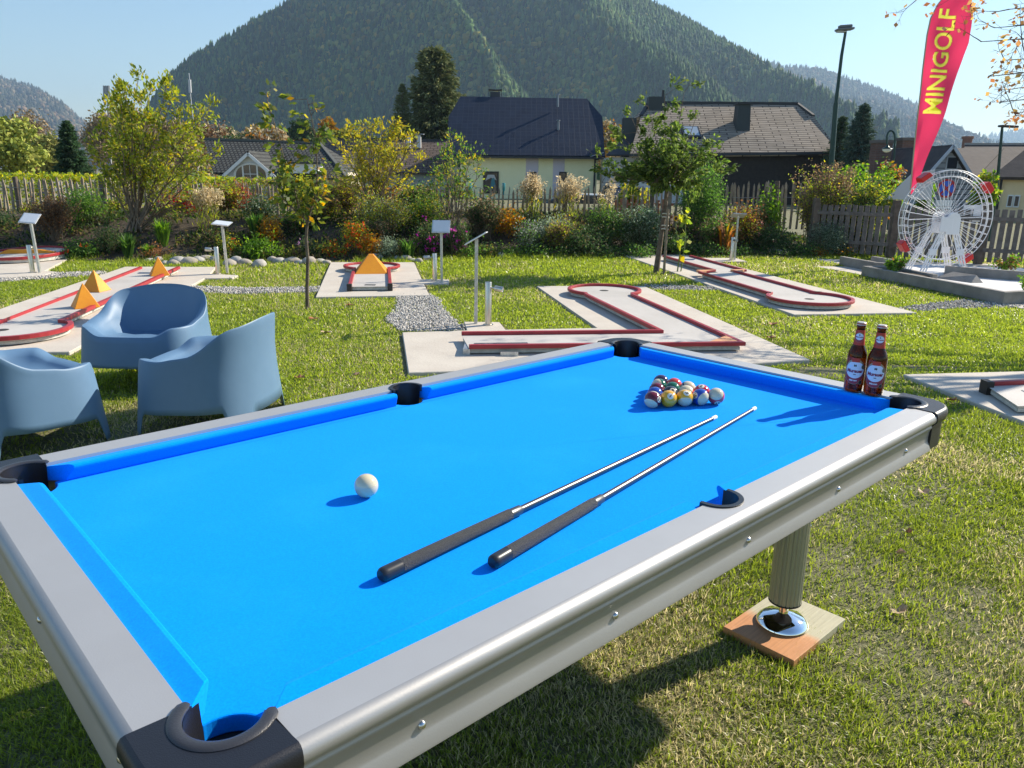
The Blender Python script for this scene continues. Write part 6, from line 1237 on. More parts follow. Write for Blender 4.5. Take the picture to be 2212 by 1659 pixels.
# ================================================================== LOUNGE CHAIRS
CHM = M('blue_grey_plastic', (.10, .19, .31), .5, col2=(.112, .207, .335), ns=3, bump=.04, bs=300, spec=.45)
def lounge_mesh():
    N = 112; a, b_ = .355, .405
    def sm(x, e0, e1): t = min(1, max(0, (x-e0)/(e1-e0))); return t*t*(3-2*t)
    def cd_(p, c, w_): d = abs((p-c+180) % 360-180); return d/w_
    V = []; rows = []
    def pt(phi, s, z, sh=0):
        c, s_ = math.cos(R(phi)), math.sin(R(phi)); e = 2/(3.2 if c > 0 else 3.2-.85*abs(c))
        x = a*math.copysign(abs(c)**e, c); y = b_*math.copysign(abs(s_)**e, s_); k = s
        return [x*k+sh, y*k, z]
    def rim(phi):
        d = abs((phi+180) % 360-180)   # 0 front, 180 back
        arm = .405+.055*sm(d, 16, 46)
        return arm+.185*sm(d, 76, 138)+.035*sm(d, 128, 178)
    def low(phi):
        d = abs((phi+180) % 360-180); z = .175 if d < 45 else .15
        m = min(cd_(d, 43, 1), cd_(d, 139, 1)); half = 8.5
        u = sm(m, half, half+9); fr = .19 if d < 43 else (.15+.02*sm(d, 60, 120) if d < 139 else .13)
        return fr*(u**.6)
    lev = [0, .12, .3, .5, .7, .86, .95]
    for L in lev:
        row = []
        for i in range(N):
            ph = 360*i/N; z0, z1 = low(ph), rim(ph); z = z0+(z1-.018-z0)*L; back = sm(abs((ph+180) % 360-180), 80, 160)
            s = 1.10-.13*(z/.46 if z < .46 else 1)-.0*z; row.append(pt(ph, s, z, -.03*back*max(0, z-.3)/.4))
        rows.append(row)
    L = []
    for ds, dz in ((0, .0), (-.004, .006), (-.012, .010)):     # crisp outer edge of the lip
        row = []
        for i in range(N):
            ph = 360*i/N; back = sm(abs((ph+180) % 360-180), 80, 160); z = rim(ph)-.010+dz; row.append(pt(ph, .97+ds, z, -.03*back*max(0, z-.3)/.4))
        rows.append(row)
    for k in range(1, 13):                                              # bowl: broad rolled arms, thin back
        row = []; u = k/12
        for i in range(N):
            ph = 360*i/N; d = abs((ph+180) % 360-180); back = sm(d, 95, 150); zr = rim(ph); zs = .372-.045*sm(d, 60, 150); w_ = min(1, u/.7)
            za = zr-(zr-zs)*(1-math.sqrt(max(0, 1-w_**2.2)))        # convex roll over the arm
            zb = zr-(zr-zs)*(1-(1-w_)**1.6)                          # straight drop down the back
            z = za*(1-back)+zb*back; z = max(z, zs) if w_ < 1 else zs
            s = .956-(.24*(1-back)+.17*back)*w_-.68*max(0, (u-.7)/.3); s = max(s, .03)
            row.append(pt(ph, s, z-.010*max(0, (u-.7)/.3), -.03*back*max(0, z-.3)/.4))
        rows.append(row)
    V = [p for r_ in rows for p in r_]; Fc = [(i*N+j, i*N+(j+1) % N, (i+1)*N+(j+1) % N, (i+1)*N+j) for i in range(len(rows)-1) for j in range(N)]
    q = len(V); V.append([-.01, 0, .33]); Fc += [((len(rows)-1)*N+j, (len(rows)-1)*N+(j+1) % N, q) for j in range(N)]
    return V, Fc
V, Fc = lounge_mesh(); ch0 = thing('lounge_chair', '', 'chair'); o = MB().add(V, Fc, True).build('shell', CHM, ch0, solid=.007)
GC = 'blue plastic lounge chairs by the pool table'
ch0['label'] = 'blue plastic lounge chair facing us, farthest of the three'; ch0['group'] = GC; ch0.location = (-2.66, 5.52, 0); ch0.rotation_euler = (0, 0, math.atan2(-1., -.02))
copy_tree(ch0, (-1.86, 4.63, 0), label='blue plastic lounge chair seen from behind, nearest the middle pocket', rz=math.atan2(.10, -.98))
copy_tree(ch0, (-2.82, 4.20, 0), label='blue plastic lounge chair cut off by the left edge of the picture', rz=math.atan2(.82, .57))
# ================================================================== POOL TABLE
TX, TY, TH, TW, TL = .056, 2.0604, .7469, .56, 1.1075
RAILZ = .82; BED = -.045
T = thing('pool_table', 'large pool table with bright blue cloth and satin aluminium rails', 'pool table', (TX, TY, 0), TH)
def tw(u, v, z=0): return Vector((TX+u*math.cos(TH)-v*math.sin(TH), TY+u*math.sin(TH)+v*math.cos(TH), RAILZ+z))
def clothmat():
    m = M('blue_cloth', (.0, .275, .95), .95, spec=.04, bump=.10, bs=900); nt = m.node_tree; b = nt.nodes['Principled BSDF']
    b.inputs['Sheen Weight'].default_value = .10; b.inputs['Sheen Roughness'].default_value = .45; b.inputs['Sheen Tint'].default_value = (.35, .75, 1, 1)
    tc = nt.nodes.new('ShaderNodeTexCoord'); n = nt.nodes.new('ShaderNodeTexNoise'); n.inputs['Scale'].default_value = 260; n.inputs['Detail'].default_value = 3
    r = nt.nodes.new('ShaderNodeValToRGB'); r.color_ramp.elements[0].color = (.0, .245, .90, 1); r.color_ramp.elements[1].color = (.0, .305, 1, 1); r.color_ramp.elements[0].position = .3; r.color_ramp.elements[1].position = .7
    nt.links.new(tc.outputs['Object'], n.inputs['Vector']); n3 = nt.nodes.new('ShaderNodeTexNoise'); n3.inputs['Scale'].default_value = 3.5; n3.inputs['Detail'].default_value = 6; mp = nt.nodes.new('ShaderNodeMapRange'); mp.inputs[1].default_value = .5; mp.inputs[2].default_value = .8; mp.inputs[3].default_value = 0; mp.inputs[4].default_value = .22; mx = nt.nodes.new('ShaderNodeMixRGB'); mx.inputs[2].default_value = (.02, .40, 1, 1); nt.links.new(tc.outputs['Object'], n3.inputs['Vector']); nt.links.new(n3.outputs[0], mp.inputs[0]); nt.links.new(mp.outputs[0], mx.inputs[0]); nt.links.new(r.outputs[0], mx.inputs[1])
    nt.links.new(n.outputs[0], r.inputs[0]); nt.links.new(mx.outputs[0], b.inputs['Base Color']); return m
CLOTH = clothmat()
def TP(mb, name, mat, parent=T, **kw):
    o = mb.build(name, mat, parent, **kw); 
    if parent is T: o.location = (0, 0, RAILZ)
    return o
cc = (TL+.018, TW+.016); RC_ = .052; SC = (0, TW+.046); RS = .047
# bed with pocket notches
def bedpoly():
    out = []; e = .030; r = .060; rs = .052
    X, Y = TL+e, TW+e
    def cut(c, r, pts): return pts
    # corner arcs: intersection of circle with rectangle sides
    def corner(sx, sy):
        c = Vector((cc[0]*sx, cc[1]*sy)); dy = math.sqrt(max(0, r*r-(X-cc[0])**2)); dx = math.sqrt(max(0, r*r-(Y-cc[1])**2))
        A = Vector((X*sx, cc[1]*sy-dy*sy)); B = Vector((cc[0]*sx-dx*sx, Y*sy)); a0 = math.atan2(*(A-c).yx); a1 = math.atan2(*(B-c).yx)
        mid = math.atan2(-sy, -sx)
        def nrm(a): return (a-mid+math.pi) % (2*math.pi)-math.pi+mid
        a0, a1 = nrm(a0), nrm(a1); return [tuple(c+Vector((math.cos(a0+(a1-a0)*k/16), math.sin(a0+(a1-a0)*k/16)))*r) for k in range(17)]
    def side(sy):
        c = Vector((0, SC[1]*sy)); dx = math.sqrt(max(0, rs*rs-(Y-SC[1])**2)); q = math.atan2((Y-SC[1])*sy, dx); a0, a1 = (q, -math.pi-q) if sy > 0 else (math.pi-q, q)
        return [tuple(c+Vector((math.cos(a0+(a1-a0)*k/16), math.sin(a0+(a1-a0)*k/16)))*rs) for k in range(17)]
    P = []
    P += corner(1, 1)[:]            # right side up to top side
    P += side(1)
    P += corner(-1, 1)[::-1]
    P += corner(-1, -1)
    P += side(-1)
    P += corner(1, -1)[::-1]
    return P
TP(MB().prism(bedpoly(), BED-.03, BED), 'bed_cloth', CLOTH, bevel=.003)
# cushions
def cushion(A0, A1, N0, N1, name='cushion'):
    """A = ends on the rail line, N = ends on the nose line (plan)"""
    A0, A1, N0, N1 = map(lambda p: Vector((*p, 0)), (A0, A1, N0, N1)); prof = [(0, -.0085), (.5, -.0040), (.80, -.0014), (.93, -.0026), (.99, -.0065), (1.0, -.0105), (.97, -.0155), (.80, -.030), (.66, -.0455), (0, -.0455)]
    V = []; 
    for (A_, N_) in ((A0, N0), (A1, N1)):
        for t, z in prof: p = A_+(N_-A_)*t; V.append((p.x, p.y, z))
    n = len(prof); Fs = [(i, (i+1) % n, n+(i+1) % n, n+i) for i in range(n)]+[tuple(range(n-1, -1, -1)), tuple(range(n, 2*n))]
    # insert mid loops not needed: straight
    o = MB().add(V, Fs).build(name, CLOTH, T); o.location = (0, 0, RAILZ)
    bm = bmesh.new(); bm.from_mesh(o.data); bmesh.ops.recalc_face_normals(bm, faces=bm.faces); bm.to_mesh(o.data); bm.free()
    b = o.modifiers.new('bevel', 'BEVEL'); b.width = .003; b.segments = 2; b.limit_method = 'ANGLE'; b.angle_limit = R(50)
ca = .0493; AI_V = TW+ca; AI_U = TL+ca
for sy in (1, -1):
    for sx in (1, -1): cushion((.053*sx, AI_V*sy), ((TL-.030)*sx, AI_V*sy), (.069*sx, TW*sy), ((TL-.082)*sx, TW*sy))
for sx in (1, -1): cushion((AI_U*sx, -(TW-.030)), (AI_U*sx, TW-.030), (TL*sx, -(TW-.082)), (TL*sx, TW-.082))
# rails: flat top with a notch for the side pocket, rounded outer edge, groove, apron
OV = AI_V+.0685; OU = AI_U+.0685
def rail_profile(mb, L0, L1, along_u, s, off):
    prof = [(0, .0), (.004, -.0005), (.012, -.004), (.0185, -.0105), (.0208, -.019), (.0195, -.027), (.0155, -.033), (.0105, -.0365), (.0085, -.0385), (.0082, -.0415), (.0095, -.044), (.0105, -.047), (.0095, -.050), (.0070, -.054), (.0045, -.064), (.0035, -.078), (.0040, -.092), (.0055, -.096), (.0145, -.117), (.015, -.1215), (.002, -.1215)]
    V = []
    for L in (L0, L1):
        for d, z in prof: V.append((L, (off+d)*s, z) if along_u else ((off+d)*s, L, z))
    n = len(prof); q = len(mb.v); fl_ = (along_u and s > 0) or (not along_u and s < 0)
    mb.add(V, [((i, i+1, n+i+1, n+i) if fl_ else (n+i, n+i+1, i+1, i)) for i in range(n-1)], True)
for sy in (1, -1):
    rr_ = .0565; k0 = math.degrees(math.asin(max(-1, min(1, (AI_V-SC[1])/rr_)))); notch = arc((0, SC[1]*sy), rr_, k0*sy if sy > 0 else -k0, (180-k0)*sy if sy > 0 else -(180-k0), 20)
    L = TL-.032; P = [(L, AI_V*sy), (L, OV*sy), (-L, OV*sy), (-L, AI_V*sy)]+notch[::-1]
    mb = MB().prism(P, -.03, 0); o = TP(mb, 'rail', ALU); mb = MB(); rail_profile(mb, -L, L, True, sy, OV); o2 = TP(mb, 'rail_moulding', ALUM)
    for u in (-.88, -.44, .02, .46, .90): TP(MB().lathe([(0, .0055), (.003, .0055), (.0065, .003), (.0075, 0), (.0075, -.004)], 14, M=Matrix.Translation((u, (OV+.0035)*sy, -.084))@Matrix.Rotation(R(-90)*sy, 4, 'X')), 'bolt', M('bolt_chrome', (.6, .6, .6), .2, 1))
for sx in (1, -1):
    L = TW-.030; TP(MB().box(min(AI_U*sx, OU*sx), max(AI_U*sx, OU*sx), -L, L, -.03, 0), 'rail', ALU); mb = MB(); rail_profile(mb, -L, L, False, sx, OU); TP(mb, 'rail_moulding', ALUM)
    for v in (-.46, .0, .46): TP(MB().lathe([(0, .0055), (.003, .0055), (.0065, .003), (.0075, 0), (.0075, -.004)], 14, M=Matrix.Translation(((OU+.0035)*sx, v, -.084))@Matrix.Rotation(R(90)*sx, 4, 'Y')), 'bolt', MT['bolt_chrome'])
# castings
for sx in (1, -1):
    for sy in (1, -1):
        c = cc; A_ = (TL-.0315, AI_V-.003); B_ = (AI_U-.006, TW-.0295); a0 = math.degrees(math.atan2(B_[1]-c[1], B_[0]-c[0])); a1 = math.degrees(math.atan2(A_[1]-c[1], A_[0]-c[0]))
        inner = arc(c, RC_, a0, a1, 24); ro = .105; eu, ev = OU+.0225, OV+.0225
        outer = lambda o_: [(TL-.0315, ev-o_)]+arc((eu-ro, ev-ro), ro-o_, 90, 0, 12)+[(eu-o_, TW-.0295)]
        mb = MB().prism([(x*sx, y*sy) for x, y in outer(.0115)+inner], -.035, .0025); lv = [(.0116, .0024), (.006, .0005), (.0018, -.005), (0, -.013), (0, -.024), (.003, -.034), (.012, -.0415)]; V_ = []; 
        for o_, z_ in lv: V_ += [(x*sx, y*sy, z_) for x, y in outer(o_)]
        n = 15; mb.add(V_, [((i*n+j, i*n+j+1, (i+1)*n+j+1, (i+1)*n+j) if sx*sy < 0 else ((i+1)*n+j, (i+1)*n+j+1, i*n+j+1, i*n+j)) for i in range(len(lv)-1) for j in range(n-1)], True)
        for q in (0, n-1): mb.add([V_[i*n+q] for i in range(len(lv))], [tuple(range(len(lv)))])
        cast = TP(mb, 'corner_casting', BLACK)
        inn2 = arc(c, RC_+.004, a0, a1, 24)
        low_ = outer(.012)
        cast2 = MB().prism([(x*sx, y*sy) for x, y in low_+inn2], -.122, -.0425).build('lower_casting', BLACK, cast, .004)
        mb = MB().tube([(x*sx, y*sy, .0) for x, y in arc(c, RC_+.0095, a0-1, a1+1, 28)], [.006]+[.0100]*27+[.006], 12); mb.v = [(x, y, .0025+z*.42) for x, y, z in mb.v]
        rim = mb.build('pocket_rim', M('rim_plastic', (.035, .036, .042), .33, bump=.1, bs=400), cast)
        lin = MB(); ring = arc(c, RC_-.001, a0-12, a1+12, 24); n = len(ring)
        lin.add([(x*sx, y*sy, .0) for x, y in ring]+[(c[0]*sx+(x-c[0])*sx*.82, c[1]*sy+(y-c[1])*sy*.82, -.13) for x, y in ring], [(i, i+1, n+i+1, n+i) for i in range(n-1)], True); lin.build('pocket_liner', BLACK, cast)
        MB().lathe([(0, -.128), (.058, -.128), (.058, -.135), (0, -.135)], 20, c=(c[0]*sx, c[1]*sy, 0)).build('pocket_floor', BLACK, cast)
for sy in (1, -1):
    c = (0, SC[1]); a0, a1 = -8, 188
    rg = arc(c, .051, a0, a1, 28); V = []; 
    P = [(x, y*sy) for x, y in arc(c, .0585, a0, a1, 28)]+[(x, y*sy) for x, y in arc(c, .047, a1, a0, 28)]
    cast = TP(MB().prism(P, -.02, .0035), 'side_pocket_rim', BLACK, bevel=.002)
    ring = arc(c, .0475, a0-8, a1+8, 26); n = len(ring)
    MB().add([(x, y*sy, .002) for x, y in ring]+[(x*.8, (c[1]+(y-c[1])*.8)*sy, -.12) for x, y in ring], [(i, i+1, n+i+1, n+i) for i in range(n-1)], True).build('pocket_liner', BLACK, cast)
    MB().lathe([(0, -.118), (.05, -.118), (.05, -.125), (0, -.125)], 20, c=(0, c[1]*sy, 0)).build('pocket_floor', BLACK, cast)
TP(MB().box(-TL-.02, TL+.02, -TW-.02, TW+.02, -.118, -.0755), 'slate_frame', M('under_black', (.015, .015, .017), .7))
mb = MB().box(-.95, .95, -.39, -.35, -.22, -.1185).box(-.95, .95, .35, .39, -.22, -.1185); mb.box(-.87, -.83, -.349, .349, -.21, -.1185).box(.83, .87, -.349, .349, -.21, -.1185); TP(mb, 'under_frame', MT['under_black'])
LEG = M('champagne_aluminium', (.40, .40, .355), .36, .6); CHR = M('chrome', (.82, .83, .85), .04, 1)
for u in (.857, -.857):
    for v in (-.385, .385):
        n = 96; top, bot = -.119, -.702; ringr = [.0535-.0022*(1 if (k % 4) == 0 else 0) for k in range(n)]
        mb = MB(); V = [(u+ringr[k]*math.cos(2*math.pi*k/n), v+ringr[k]*math.sin(2*math.pi*k/n), z) for z in (bot, top) for k in range(n)]
        mb.add(V, [(k, (k+1) % n, n+(k+1) % n, n+k) for k in range(n)]+[tuple(range(n-1, -1, -1))]); leg = TP(mb, 'leg', LEG)
        MB().lathe([(.030, -.7025), (.0545, -.7025), (.0545, -.697), (.030, -.697)], 40, c=(u, v, 0)).build('collar', MT['under_black'], leg)
        MB().lathe([(0, -.789+.001), (.084, -.788), (.087, -.783), (.085, -.776), (.066, -.760), (.030, -.750), (.016, -.745), (.014, -.703), (0, -.703)], 48, c=(u, v, 0)).build('foot', CHR, leg)
        MB().lathe([(0, .004), (.004, .003), (.006, 0), (.006, -.003)], 10, M=Matrix.Translation((u+.036, v-.040, -.42))@Matrix.Rotation(R(140), 4, 'X')).build('screw', MT['bolt_chrome'], leg)
# boards under the legs
def boardmat():
    m = M('painted_board', (.62, .30, .13), .6, bump=.1, bs=30); nt = m.node_tree; b = nt.nodes['Principled BSDF']; tc = nt.nodes.new('ShaderNodeTexCoord'); sp = nt.nodes.new('ShaderNodeSeparateXYZ'); r = nt.nodes.new('ShaderNodeValToRGB')
    wv = nt.nodes.new('ShaderNodeTexNoise'); wv.inputs['Scale'].default_value = 9; wv.inputs['Detail'].default_value = 6; ad = nt.nodes.new('ShaderNodeMath'); ad.operation = 'MULTIPLY_ADD'; ad.inputs[1].default_value = .12
    st = nt.nodes.new('ShaderNodeMapping'); st.inputs['Scale'].default_value = (2, 60, 2); n2 = nt.nodes.new('ShaderNodeTexNoise'); n2.inputs['Scale'].default_value = 3; mx = nt.nodes.new('ShaderNodeMixRGB'); mx.blend_type = 'MULTIPLY'; mx.inputs[0].default_value = .45
    e = r.color_ramp.elements; e[0].position = .0; e[0].color = (.66, .30, .12, 1); e[1].position = .06; e[1].color = (.56, .52, .36, 1); r.color_ramp.elements.new(.02).color = (.70, .36, .17, 1)
    nt.links.new(tc.outputs['Object'], sp.inputs[0]); nt.links.new(tc.outputs['Object'], wv.inputs[0]); nt.links.new(wv.outputs[0], ad.inputs[0]); nt.links.new(sp.outputs[0], ad.inputs[2]); nt.links.new(ad.outputs[0], r.inputs[0])
    nt.links.new(tc.outputs['Object'], st.inputs[0]); nt.links.new(st.outputs[0], n2.inputs[0]); nt.links.new(r.outputs[0], mx.inputs[1]); nt.links.new(n2.outputs[0], mx.inputs[2]); nt.links.new(mx.outputs[0], b.inputs['Base Color']); return m
bo = MB().box(-.185, .18, -.13, .13, 0, .030).build('wooden_board', boardmat(), None, .002, 1); q = tw(.870, -.390); bo.location = (q.x, q.y, .0005); bo.rotation_euler = (0, 0, TH); tag(bo, 'square orange and pale green wooden board under the front right table leg', 'board')
for u, v, lb in ((-.857, -.385, 'wooden board under the near left table leg'), (-.857, .385, 'wooden board under the far left table leg'), (.857, .385, 'wooden board under the far right table leg')):
    q = tw(u, v); o = bo.copy(); COL.objects.link(o); o.location = (q.x, q.y, .0005); o['label'] = lb
# ================================================================== BALLS
BR_ = .0286; CREAM = (.66, .58, .40)
def ballmat(name, col, stripe):
    m = M(name, col, .12, spec=.6, coat=.6)
    if stripe:
        nt = m.node_tree; b = nt.nodes['Principled BSDF']; tc = nt.nodes.new('ShaderNodeTexCoord'); s = nt.nodes.new('ShaderNodeSeparateXYZ'); a_ = nt.nodes.new('ShaderNodeMath'); a_.operation = 'ABSOLUTE'
        g = nt.nodes.new('ShaderNodeMath'); g.operation = 'GREATER_THAN'; g.inputs[1].default_value = BR_*.56; mx = nt.nodes.new('ShaderNodeMixRGB'); mx.inputs[1].default_value = (*col, 1); mx.inputs[2].default_value = (*CREAM, 1)
        nt.links.new(tc.outputs['Object'], s.inputs[0]); nt.links.new(s.outputs[2], a_.inputs[0]); nt.links.new(a_.outputs[0], g.inputs[0]); nt.links.new(g.outputs[0], mx.inputs[0]); nt.links.new(mx.outputs[0], b.inputs['Base Color'])
    return m
def sphere_me():
    bm = bmesh.new(); bmesh.ops.create_uvsphere(bm, u_segments=48, v_segments=32, radius=BR_)
    for f in bm.faces: f.smooth = True
    me = bpy.data.meshes.new('ball'); bm.to_mesh(me); bm.free(); return me
SPM = sphere_me(); cuts_scale[0] = .03
VW = (Vector((0, 0, HC))-tw(.67, 0, BED+BR_)).normalized(); RT_ = Vector((0, 0, 1)).cross(VW).normalized(); UP_ = VW.cross(RT_)
def ball(u, v, num, col, stripe, spot=None, cap=None, ang=0, label='', name='pool_ball'):
    me = SPM.copy(); o = link('pool_ball' if num else 'cue_ball', me, ballmat('ball_%s' % (num or 'cue'), col, stripe)); 
    d = lambda s: (RT_*s[0]+UP_*s[1]+VW*math.sqrt(max(0.0, 1-s[0]**2-s[1]**2))*(s[2] if len(s) > 2 else 1)).normalized()
    X = d(spot) if spot else VW; Z = d(cap) if cap else UP_
    Z = (Z).normalized(); X = (X-Z*X.dot(Z)).normalized() if stripe else X; Z = (Z-X*Z.dot(X)).normalized(); Yv = Z.cross(X)
    Mx = Matrix((X, Yv, Z)).transposed().to_4x4(); Mx.translation = tw(u, v, BED+BR_+.0003); o.matrix_world = Mx
    tag(o, label, 'ball', 'racked pool balls' if num else None)
    if num:
        r = BR_*.37; ring = 24; rr_ = [(0, 0)]+[(r*k/3*math.cos(2*math.pi*j/ring), r*k/3*math.sin(2*math.pi*j/ring)) for k in (1, 2, 3) for j in range(ring)]
        sp = lambda y, z, h: (Vector((math.sqrt(max(0, BR_**2-y*y-z*z)), y, z)).normalized()*(BR_+h))
        V = [tuple(sp(y, z, .00012)) for y, z in rr_]; Fs = [(0, 1+j, 1+(j+1) % ring) for j in range(ring)]
        for k in range(2): Fs += [(1+k*ring+j, 1+(k+1)*ring+j, 1+(k+1)*ring+(j+1) % ring, 1+k*ring+(j+1) % ring) for j in range(ring)]
        s_ = MB().add(V, Fs, True).build('number_spot', M('spot_white', (.80, .74, .60), .15, coat=.5), o)
        me = text_mesh(str(num), BR_*.56, 0, .0006); subdiv(me, 2); ca_, sa_ = math.cos(R(ang)), math.sin(R(ang))
        for w_ in me.vertices: y, z = w_.co.x*ca_-w_.co.y*sa_, w_.co.x*sa_+w_.co.y*ca_; w_.co = sp(y, z, .00026)
        link('numeral', me, M('numeral_black', (.01, .01, .01), .3), s_)
    return o
MAR, YLW, BLU, GR_, PUR, RD_, ORR, BLK, PNK = (.16, .008, .02), (.78, .40, .015), (.01, .06, .36), (.005, .12, .055), (.035, .015, .06), (.50, .01, .02), (.62, .05, .03), (.012, .010, .016), (.60, .07, .08)
d_ = .0573; h_ = .0497; u0 = .570
rows = [(0, 0), (1, -.5), (1, .5), (2, -1), (2, 0), (2, 1), (3, -1.5), (3, -.5), (3, .5), (3, 1.5), (4, -2), (4, -1), (4, 0), (4, 1), (4, 2)]
spec = [
 (15, MAR, True, (.75, -.1), (-.28, -.80), 0, 'maroon striped ball at the near tip of the triangle'),
 (1, YLW, False, (.20, .33), None, -35, 'solid yellow ball, second in the front row of the triangle'),
 (2, BLU, False, (-.3, .5, -1), None, 0, 'solid blue ball behind the maroon striped tip ball'),
 (9, YLW, True, (.22, .20), (.12, -.80), 80, 'yellow striped ball in the front row, third from the left'),
 (8, BLK, False, (.25, .45), None, 10, 'black ball in the middle of the triangle'),
 (7, MAR, False, (-.3, .3, -1), None, 0, 'solid dark red ball on the left side of the triangle'),
 (10, BLU, True, (-.66, .12), (.62, -.38), 60, 'blue striped ball, second from the right in the front row'),
 (11, RD_, True, (.9, -.2), (-.12, .75), 0, 'red striped ball with its cream cap up, behind the yellow striped ball'),
 (6, GR_, False, (-.4, .3, -1), None, 0, 'solid green ball behind the black ball'),
 (14, GR_, True, (.5, .6, -1), (-.62, .25), 0, 'green striped ball on the left side, next to the purple corner ball'),
 (13, PNK, True, (.2, -.9), (-.05, .47), 0, 'salmon striped ball at the right corner of the triangle'),
 (3, RD_, False, (-.1, .80), None, 170, 'solid red ball behind the blue striped ball'),
 (12, PUR, True, (-.72, .30), (.45, .72), 60, 'dark purple striped ball in the back row'),
 (5, ORR, False, (-.3, .3, -1), None, 0, 'solid orange red ball in the back row'),
 (4, PUR, False, (-.3, .3, -1), None, 0, 'solid dark purple ball at the far left corner of the triangle')]
for (r_, k), s in zip(rows, spec):
    u = u0+h_*r_; v = .010+d_*k-.012*0; a_ = R(2.5); uu = u0+(u-u0)*math.cos(a_)-(v-.01)*math.sin(a_)*-1; vv = .01+(v-.01)*math.cos(a_)-(u-u0)*math.sin(a_)*.2
    ball(u, v, *s[:6], label=s[6])
ball(-.539, .005, None, (.62, .535, .35), False, label='cream white cue ball alone on the blue cloth')
# ================================================================== CUES
CS = M('cue_steel', (.13, .13, .13), .36, .9); GRIP = M('black_grip', (.030, .031, .033), .5, col2=(.055, .056, .058), ns=300, bump=.9, bs=420, spec=.5); CAPM = M('cue_cap', (.03, .032, .036), .3, .2); FER = M('ferrule', (.75, .75, .75), .4)
for lb, a, e in (('short metal cue with black grip, its butt nearer the cue ball', (-.735, -.354), (.633, -.196)), ('short metal cue with black grip, nearer the side rail', (-.545, -.455), (.816, -.227))):
    rb, rt = .0145, .0056; A = tw(*a, BED+rb+.0005); E = tw(*e, BED+rt+.0005); D = (E-A); L = D.length; D.normalize(); X = D.cross(Vector((0, 0, 1))).normalized(); Z = X.cross(D)
    Mx = Matrix((X, Z*-1 if False else Z, D)).transposed(); 
    t = thing('pool_cue', lb, 'cue', A, 0, 'cues on the cloth'); t.rotation_mode = 'QUATERNION'; t.rotation_quaternion = Matrix((X, D.cross(X), D)).transposed().to_quaternion()
    rg = lambda z: rb+(rt-rb)*z/L if False else np.interp(z, [0, .40, L], [rb, .0142, rt])
    MB().lathe([(0, -.002), (rb*.70, -.001), (rb*.92, .003), (rb*.985, .007), (rb*1.0, .012), (rb*1.0, .048), (0, .048)], 28).build('butt_cap', CAPM, t)
    MB().lathe([(0, .0485), (rb*.995, .0485), (.0128, .370), (0, .370)], 28).build('grip', GRIP, t)
    MB().lathe([(0, .3705), (.0118, .3705), (.0110, .405), (.0082, .409), (0, .409)], 24).build('collar', CS, t)
    MB().lathe([(0, .4095), (.0078, .4095), (rt+.0003, L-.03), (0, L-.03)], 20).build('shaft', CS, t)
    MB().lathe([(0, L-.0295), (rt+.0008, L-.0295), (rt+.0008, L-.003), (rt-.001, L), (0, L)], 16).build('tip', FER, t)
# ================================================================== BEER BOTTLES
def glassm():
    m = M('amber_glass', (.10, .020, .002), .03, spec=.6); b = m.node_tree.nodes['Principled BSDF']; b.inputs['Transmission Weight'].default_value = .9; b.inputs['IOR'].default_value = 1.36; return m
AMB = glassm(); LRED = M('label_red', (.50, .055, .035), .5, spec=.3); LGOLD = M('label_gold', (.36, .27, .18), .4, .3); LWH = M('label_white', (.66, .72, .80), .5); LMAR = M('label_maroon', (.30, .03, .05), .5); LINK_ = M('label_ink', (.22, .01, .05), .5); LDK = M('label_dark', (.03, .03, .03), .5); LWT = M('label_text_white', (.75, .72, .70), .5)
BP = [(0, .003), (.020, .0015), (.027, .0), (.0300, .003), (.0312, .010), (.0312, .118), (.0305, .127), (.0280, .137), (.0235, .148), (.0195, .156), (.0178, .162), (.0135, .213), (.0131, .219), (.0148, .2205), (.0148, .2255), (.0134, .227), (.0134, .234), (0, .2345)]
pr, pz_ = zip(*BP[3:13])
def rad(z): return float(np.interp(z, pz_, pr))
def wrapped(name, pts2, faces, mat, parent, off, yaw):
    """pts2 = (arc length, height) -> on the bottle's skin"""
    V = []
    for s, z in pts2: r = rad(z); a = yaw+s/max(r, .012); V.append(((r+off)*math.cos(a), (r+off)*math.sin(a), z))
    return MB().add(V, faces, True).build(name, mat, parent)
def oval(name, c, rx, rz, mat, parent, off, yaw, n=40, rings=5, ang=(0, 360), r0=0):
    P = []; Fs = []; m = n+1
    for k in range(rings+1):
        u = r0+(1-r0)*k/rings
        for j in range(m): a = R(ang[0]+(ang[1]-ang[0])*j/n); P.append((c[0]+rx*u*math.cos(a), c[1]+rz*u*math.sin(a)))
    Fs = [(k*m+j, (k+1)*m+j, (k+1)*m+j+1, k*m+j+1) for k in range(rings) for j in range(n)]
    return wrapped(name, P, Fs, mat, parent, off, yaw)
def rect(name, s0, s1, z0, z1, mat, parent, off, yaw, ns_=24, nz_=6, bow=0):
    P = [(s0+(s1-s0)*i/ns_, z0+(z1-z0)*j/nz_+bow*(1-(2*i/ns_-1)**2)) for j in range(nz_+1) for i in range(ns_+1)]; m = ns_+1
    return wrapped(name, P, [(j*m+i, j*m+i+1, (j+1)*m+i+1, (j+1)*m+i) for j in range(nz_) for i in range(ns_)], mat, parent, off, yaw)
def wtext(body, size, c, mat, parent, off, yaw, bold=0, wide=1., arcb=0):
    me = text_mesh(body, size, 0, bold); cuts_scale[0] = .08; subdiv(me, 2)
    for v in me.vertices: s, z = v.co.x*wide+c[0], v.co.y+c[1]+arcb*(v.co.x/.02)**2; r = rad(z); a = yaw+s/max(r, .012); v.co = Vector(((r+off)*math.cos(a), (r+off)*math.sin(a), z))
    return link('lettering', me, mat, parent)
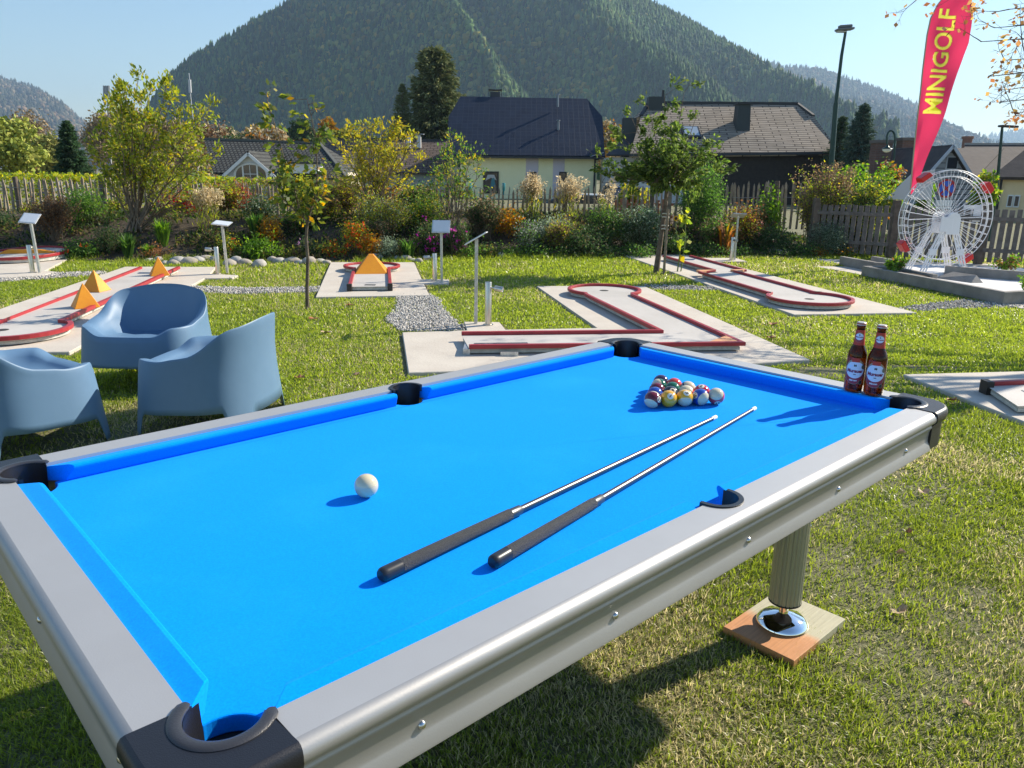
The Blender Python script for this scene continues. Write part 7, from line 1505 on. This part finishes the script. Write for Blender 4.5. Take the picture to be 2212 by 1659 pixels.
def bottle(u, v, yaw_off, label):
    p = tw(u, v, .0005); t = thing('beer_bottle', label, 'bottle', p, 0, 'beer bottles on the rail'); yaw = math.atan2(-p.y, -p.x)+yaw_off
    MB().lathe(BP, 48).build('glass_body', AMB, t)
    MB().lathe([(.0136, .2265), (.0158, .2270), (.0158, .2285), (.0150, .2300), (.0146, .2345), (.0125, .2365), (0, .237)], 42).build('crown_cap', M('cap_cream', (.62, .55, .48), .35, .3), t)
    MB().lathe([(.0150, .2297), (.0153, .2300), (.0151, .2335), (.0148, .2337)], 42).build('cap_band', LRED, t)
    nl = rect('neck_label', -.055, .055, .160, .211, LRED, t, .0002, yaw, 60, 6)
    oval('neck_oval_border', (0, .186), .0150, .0165, LGOLD, nl, .00035, yaw); oval('neck_oval_banner', (0, .1845), .0135, .0145, LMAR, nl, .0005, yaw); oval('neck_oval', (0, .1885), .0130, .0110, LWH, nl, .00065, yaw)
    wtext('Murauer', .0072, (0, .1875), LINK_, nl, .0008, yaw, .0002, 1.); oval('neck_emblem', (0, .1945), .0022, .0022, LDK, nl, .0008, yaw, 14, 2)
    bl = oval('body_label', (0, .071), .0345, .0435, LGOLD, t, .0003, yaw); oval('label_field', (0, .0665), .0315, .0375, LMAR, bl, .0005, yaw)
    oval('label_oval', (0, .0775), .0300, .0290, LWH, bl, .0007, yaw); rect('label_ribbon', -.0125, .0125, .104, .118, LRED, bl, .0009, yaw, 16, 3)
    wtext('Murauer', .0158, (0, .0735), LINK_, bl, .0010, yaw, .00075, .92); wtext('BIER', .0042, (.001, .0615), LDK, bl, .0010, yaw, .0002)
    wtext('Märzen', .0082, (-.002, .0415), LWT, bl, .0010, yaw, .0003); oval('label_seal', (.0215, .035), .0055, .0058, LDK, bl, .0010, yaw, 20, 2); oval('label_seal_ring', (.0215, .035), .0068, .0070, LGOLD, bl, .0009, yaw, 20, 2)
    for s_ in (-1, 1): oval('emblem', (.0022*s_, .0925), .0021, .0040, LDK, bl, .0010, yaw, 14, 2)
    oval('side_medal', (.0265, .0885), .0068, .0082, M('medal', (.20, .18, .13), .4, .4), bl, .0011, yaw, 20, 2)
    wtext('OBERMURTALER BRAUEREI', .0024, (-.002, .0300), LWT, bl, .0008, yaw) if False else None
bottle(1.1465, -.400, R(-4), 'left one of two amber beer bottles on the far rail')
bottle(1.1505, -.466, R(-2), 'right one of two amber beer bottles, nearer the corner pocket')
# ================================================================== HAZE
hz = MB().box(-3200, 3200, -60, 4700, -1.2, 470).build('haze', None); tag(hz, kind='stuff')
m = bpy.data.materials.new('haze'); m.use_nodes = True; nt = m.node_tree; nt.nodes.remove(nt.nodes['Principled BSDF']); v_ = nt.nodes.new('ShaderNodeVolumePrincipled')
v_.inputs['Color'].default_value = (.50, .72, 1, 1); v_.inputs['Density'].default_value = .00018; v_.inputs['Anisotropy'].default_value = .25
nt.links.new(v_.outputs[0], nt.nodes['Material Output'].inputs['Volume']); hz.data.materials.append(m)
bpy.context.view_layer.update()
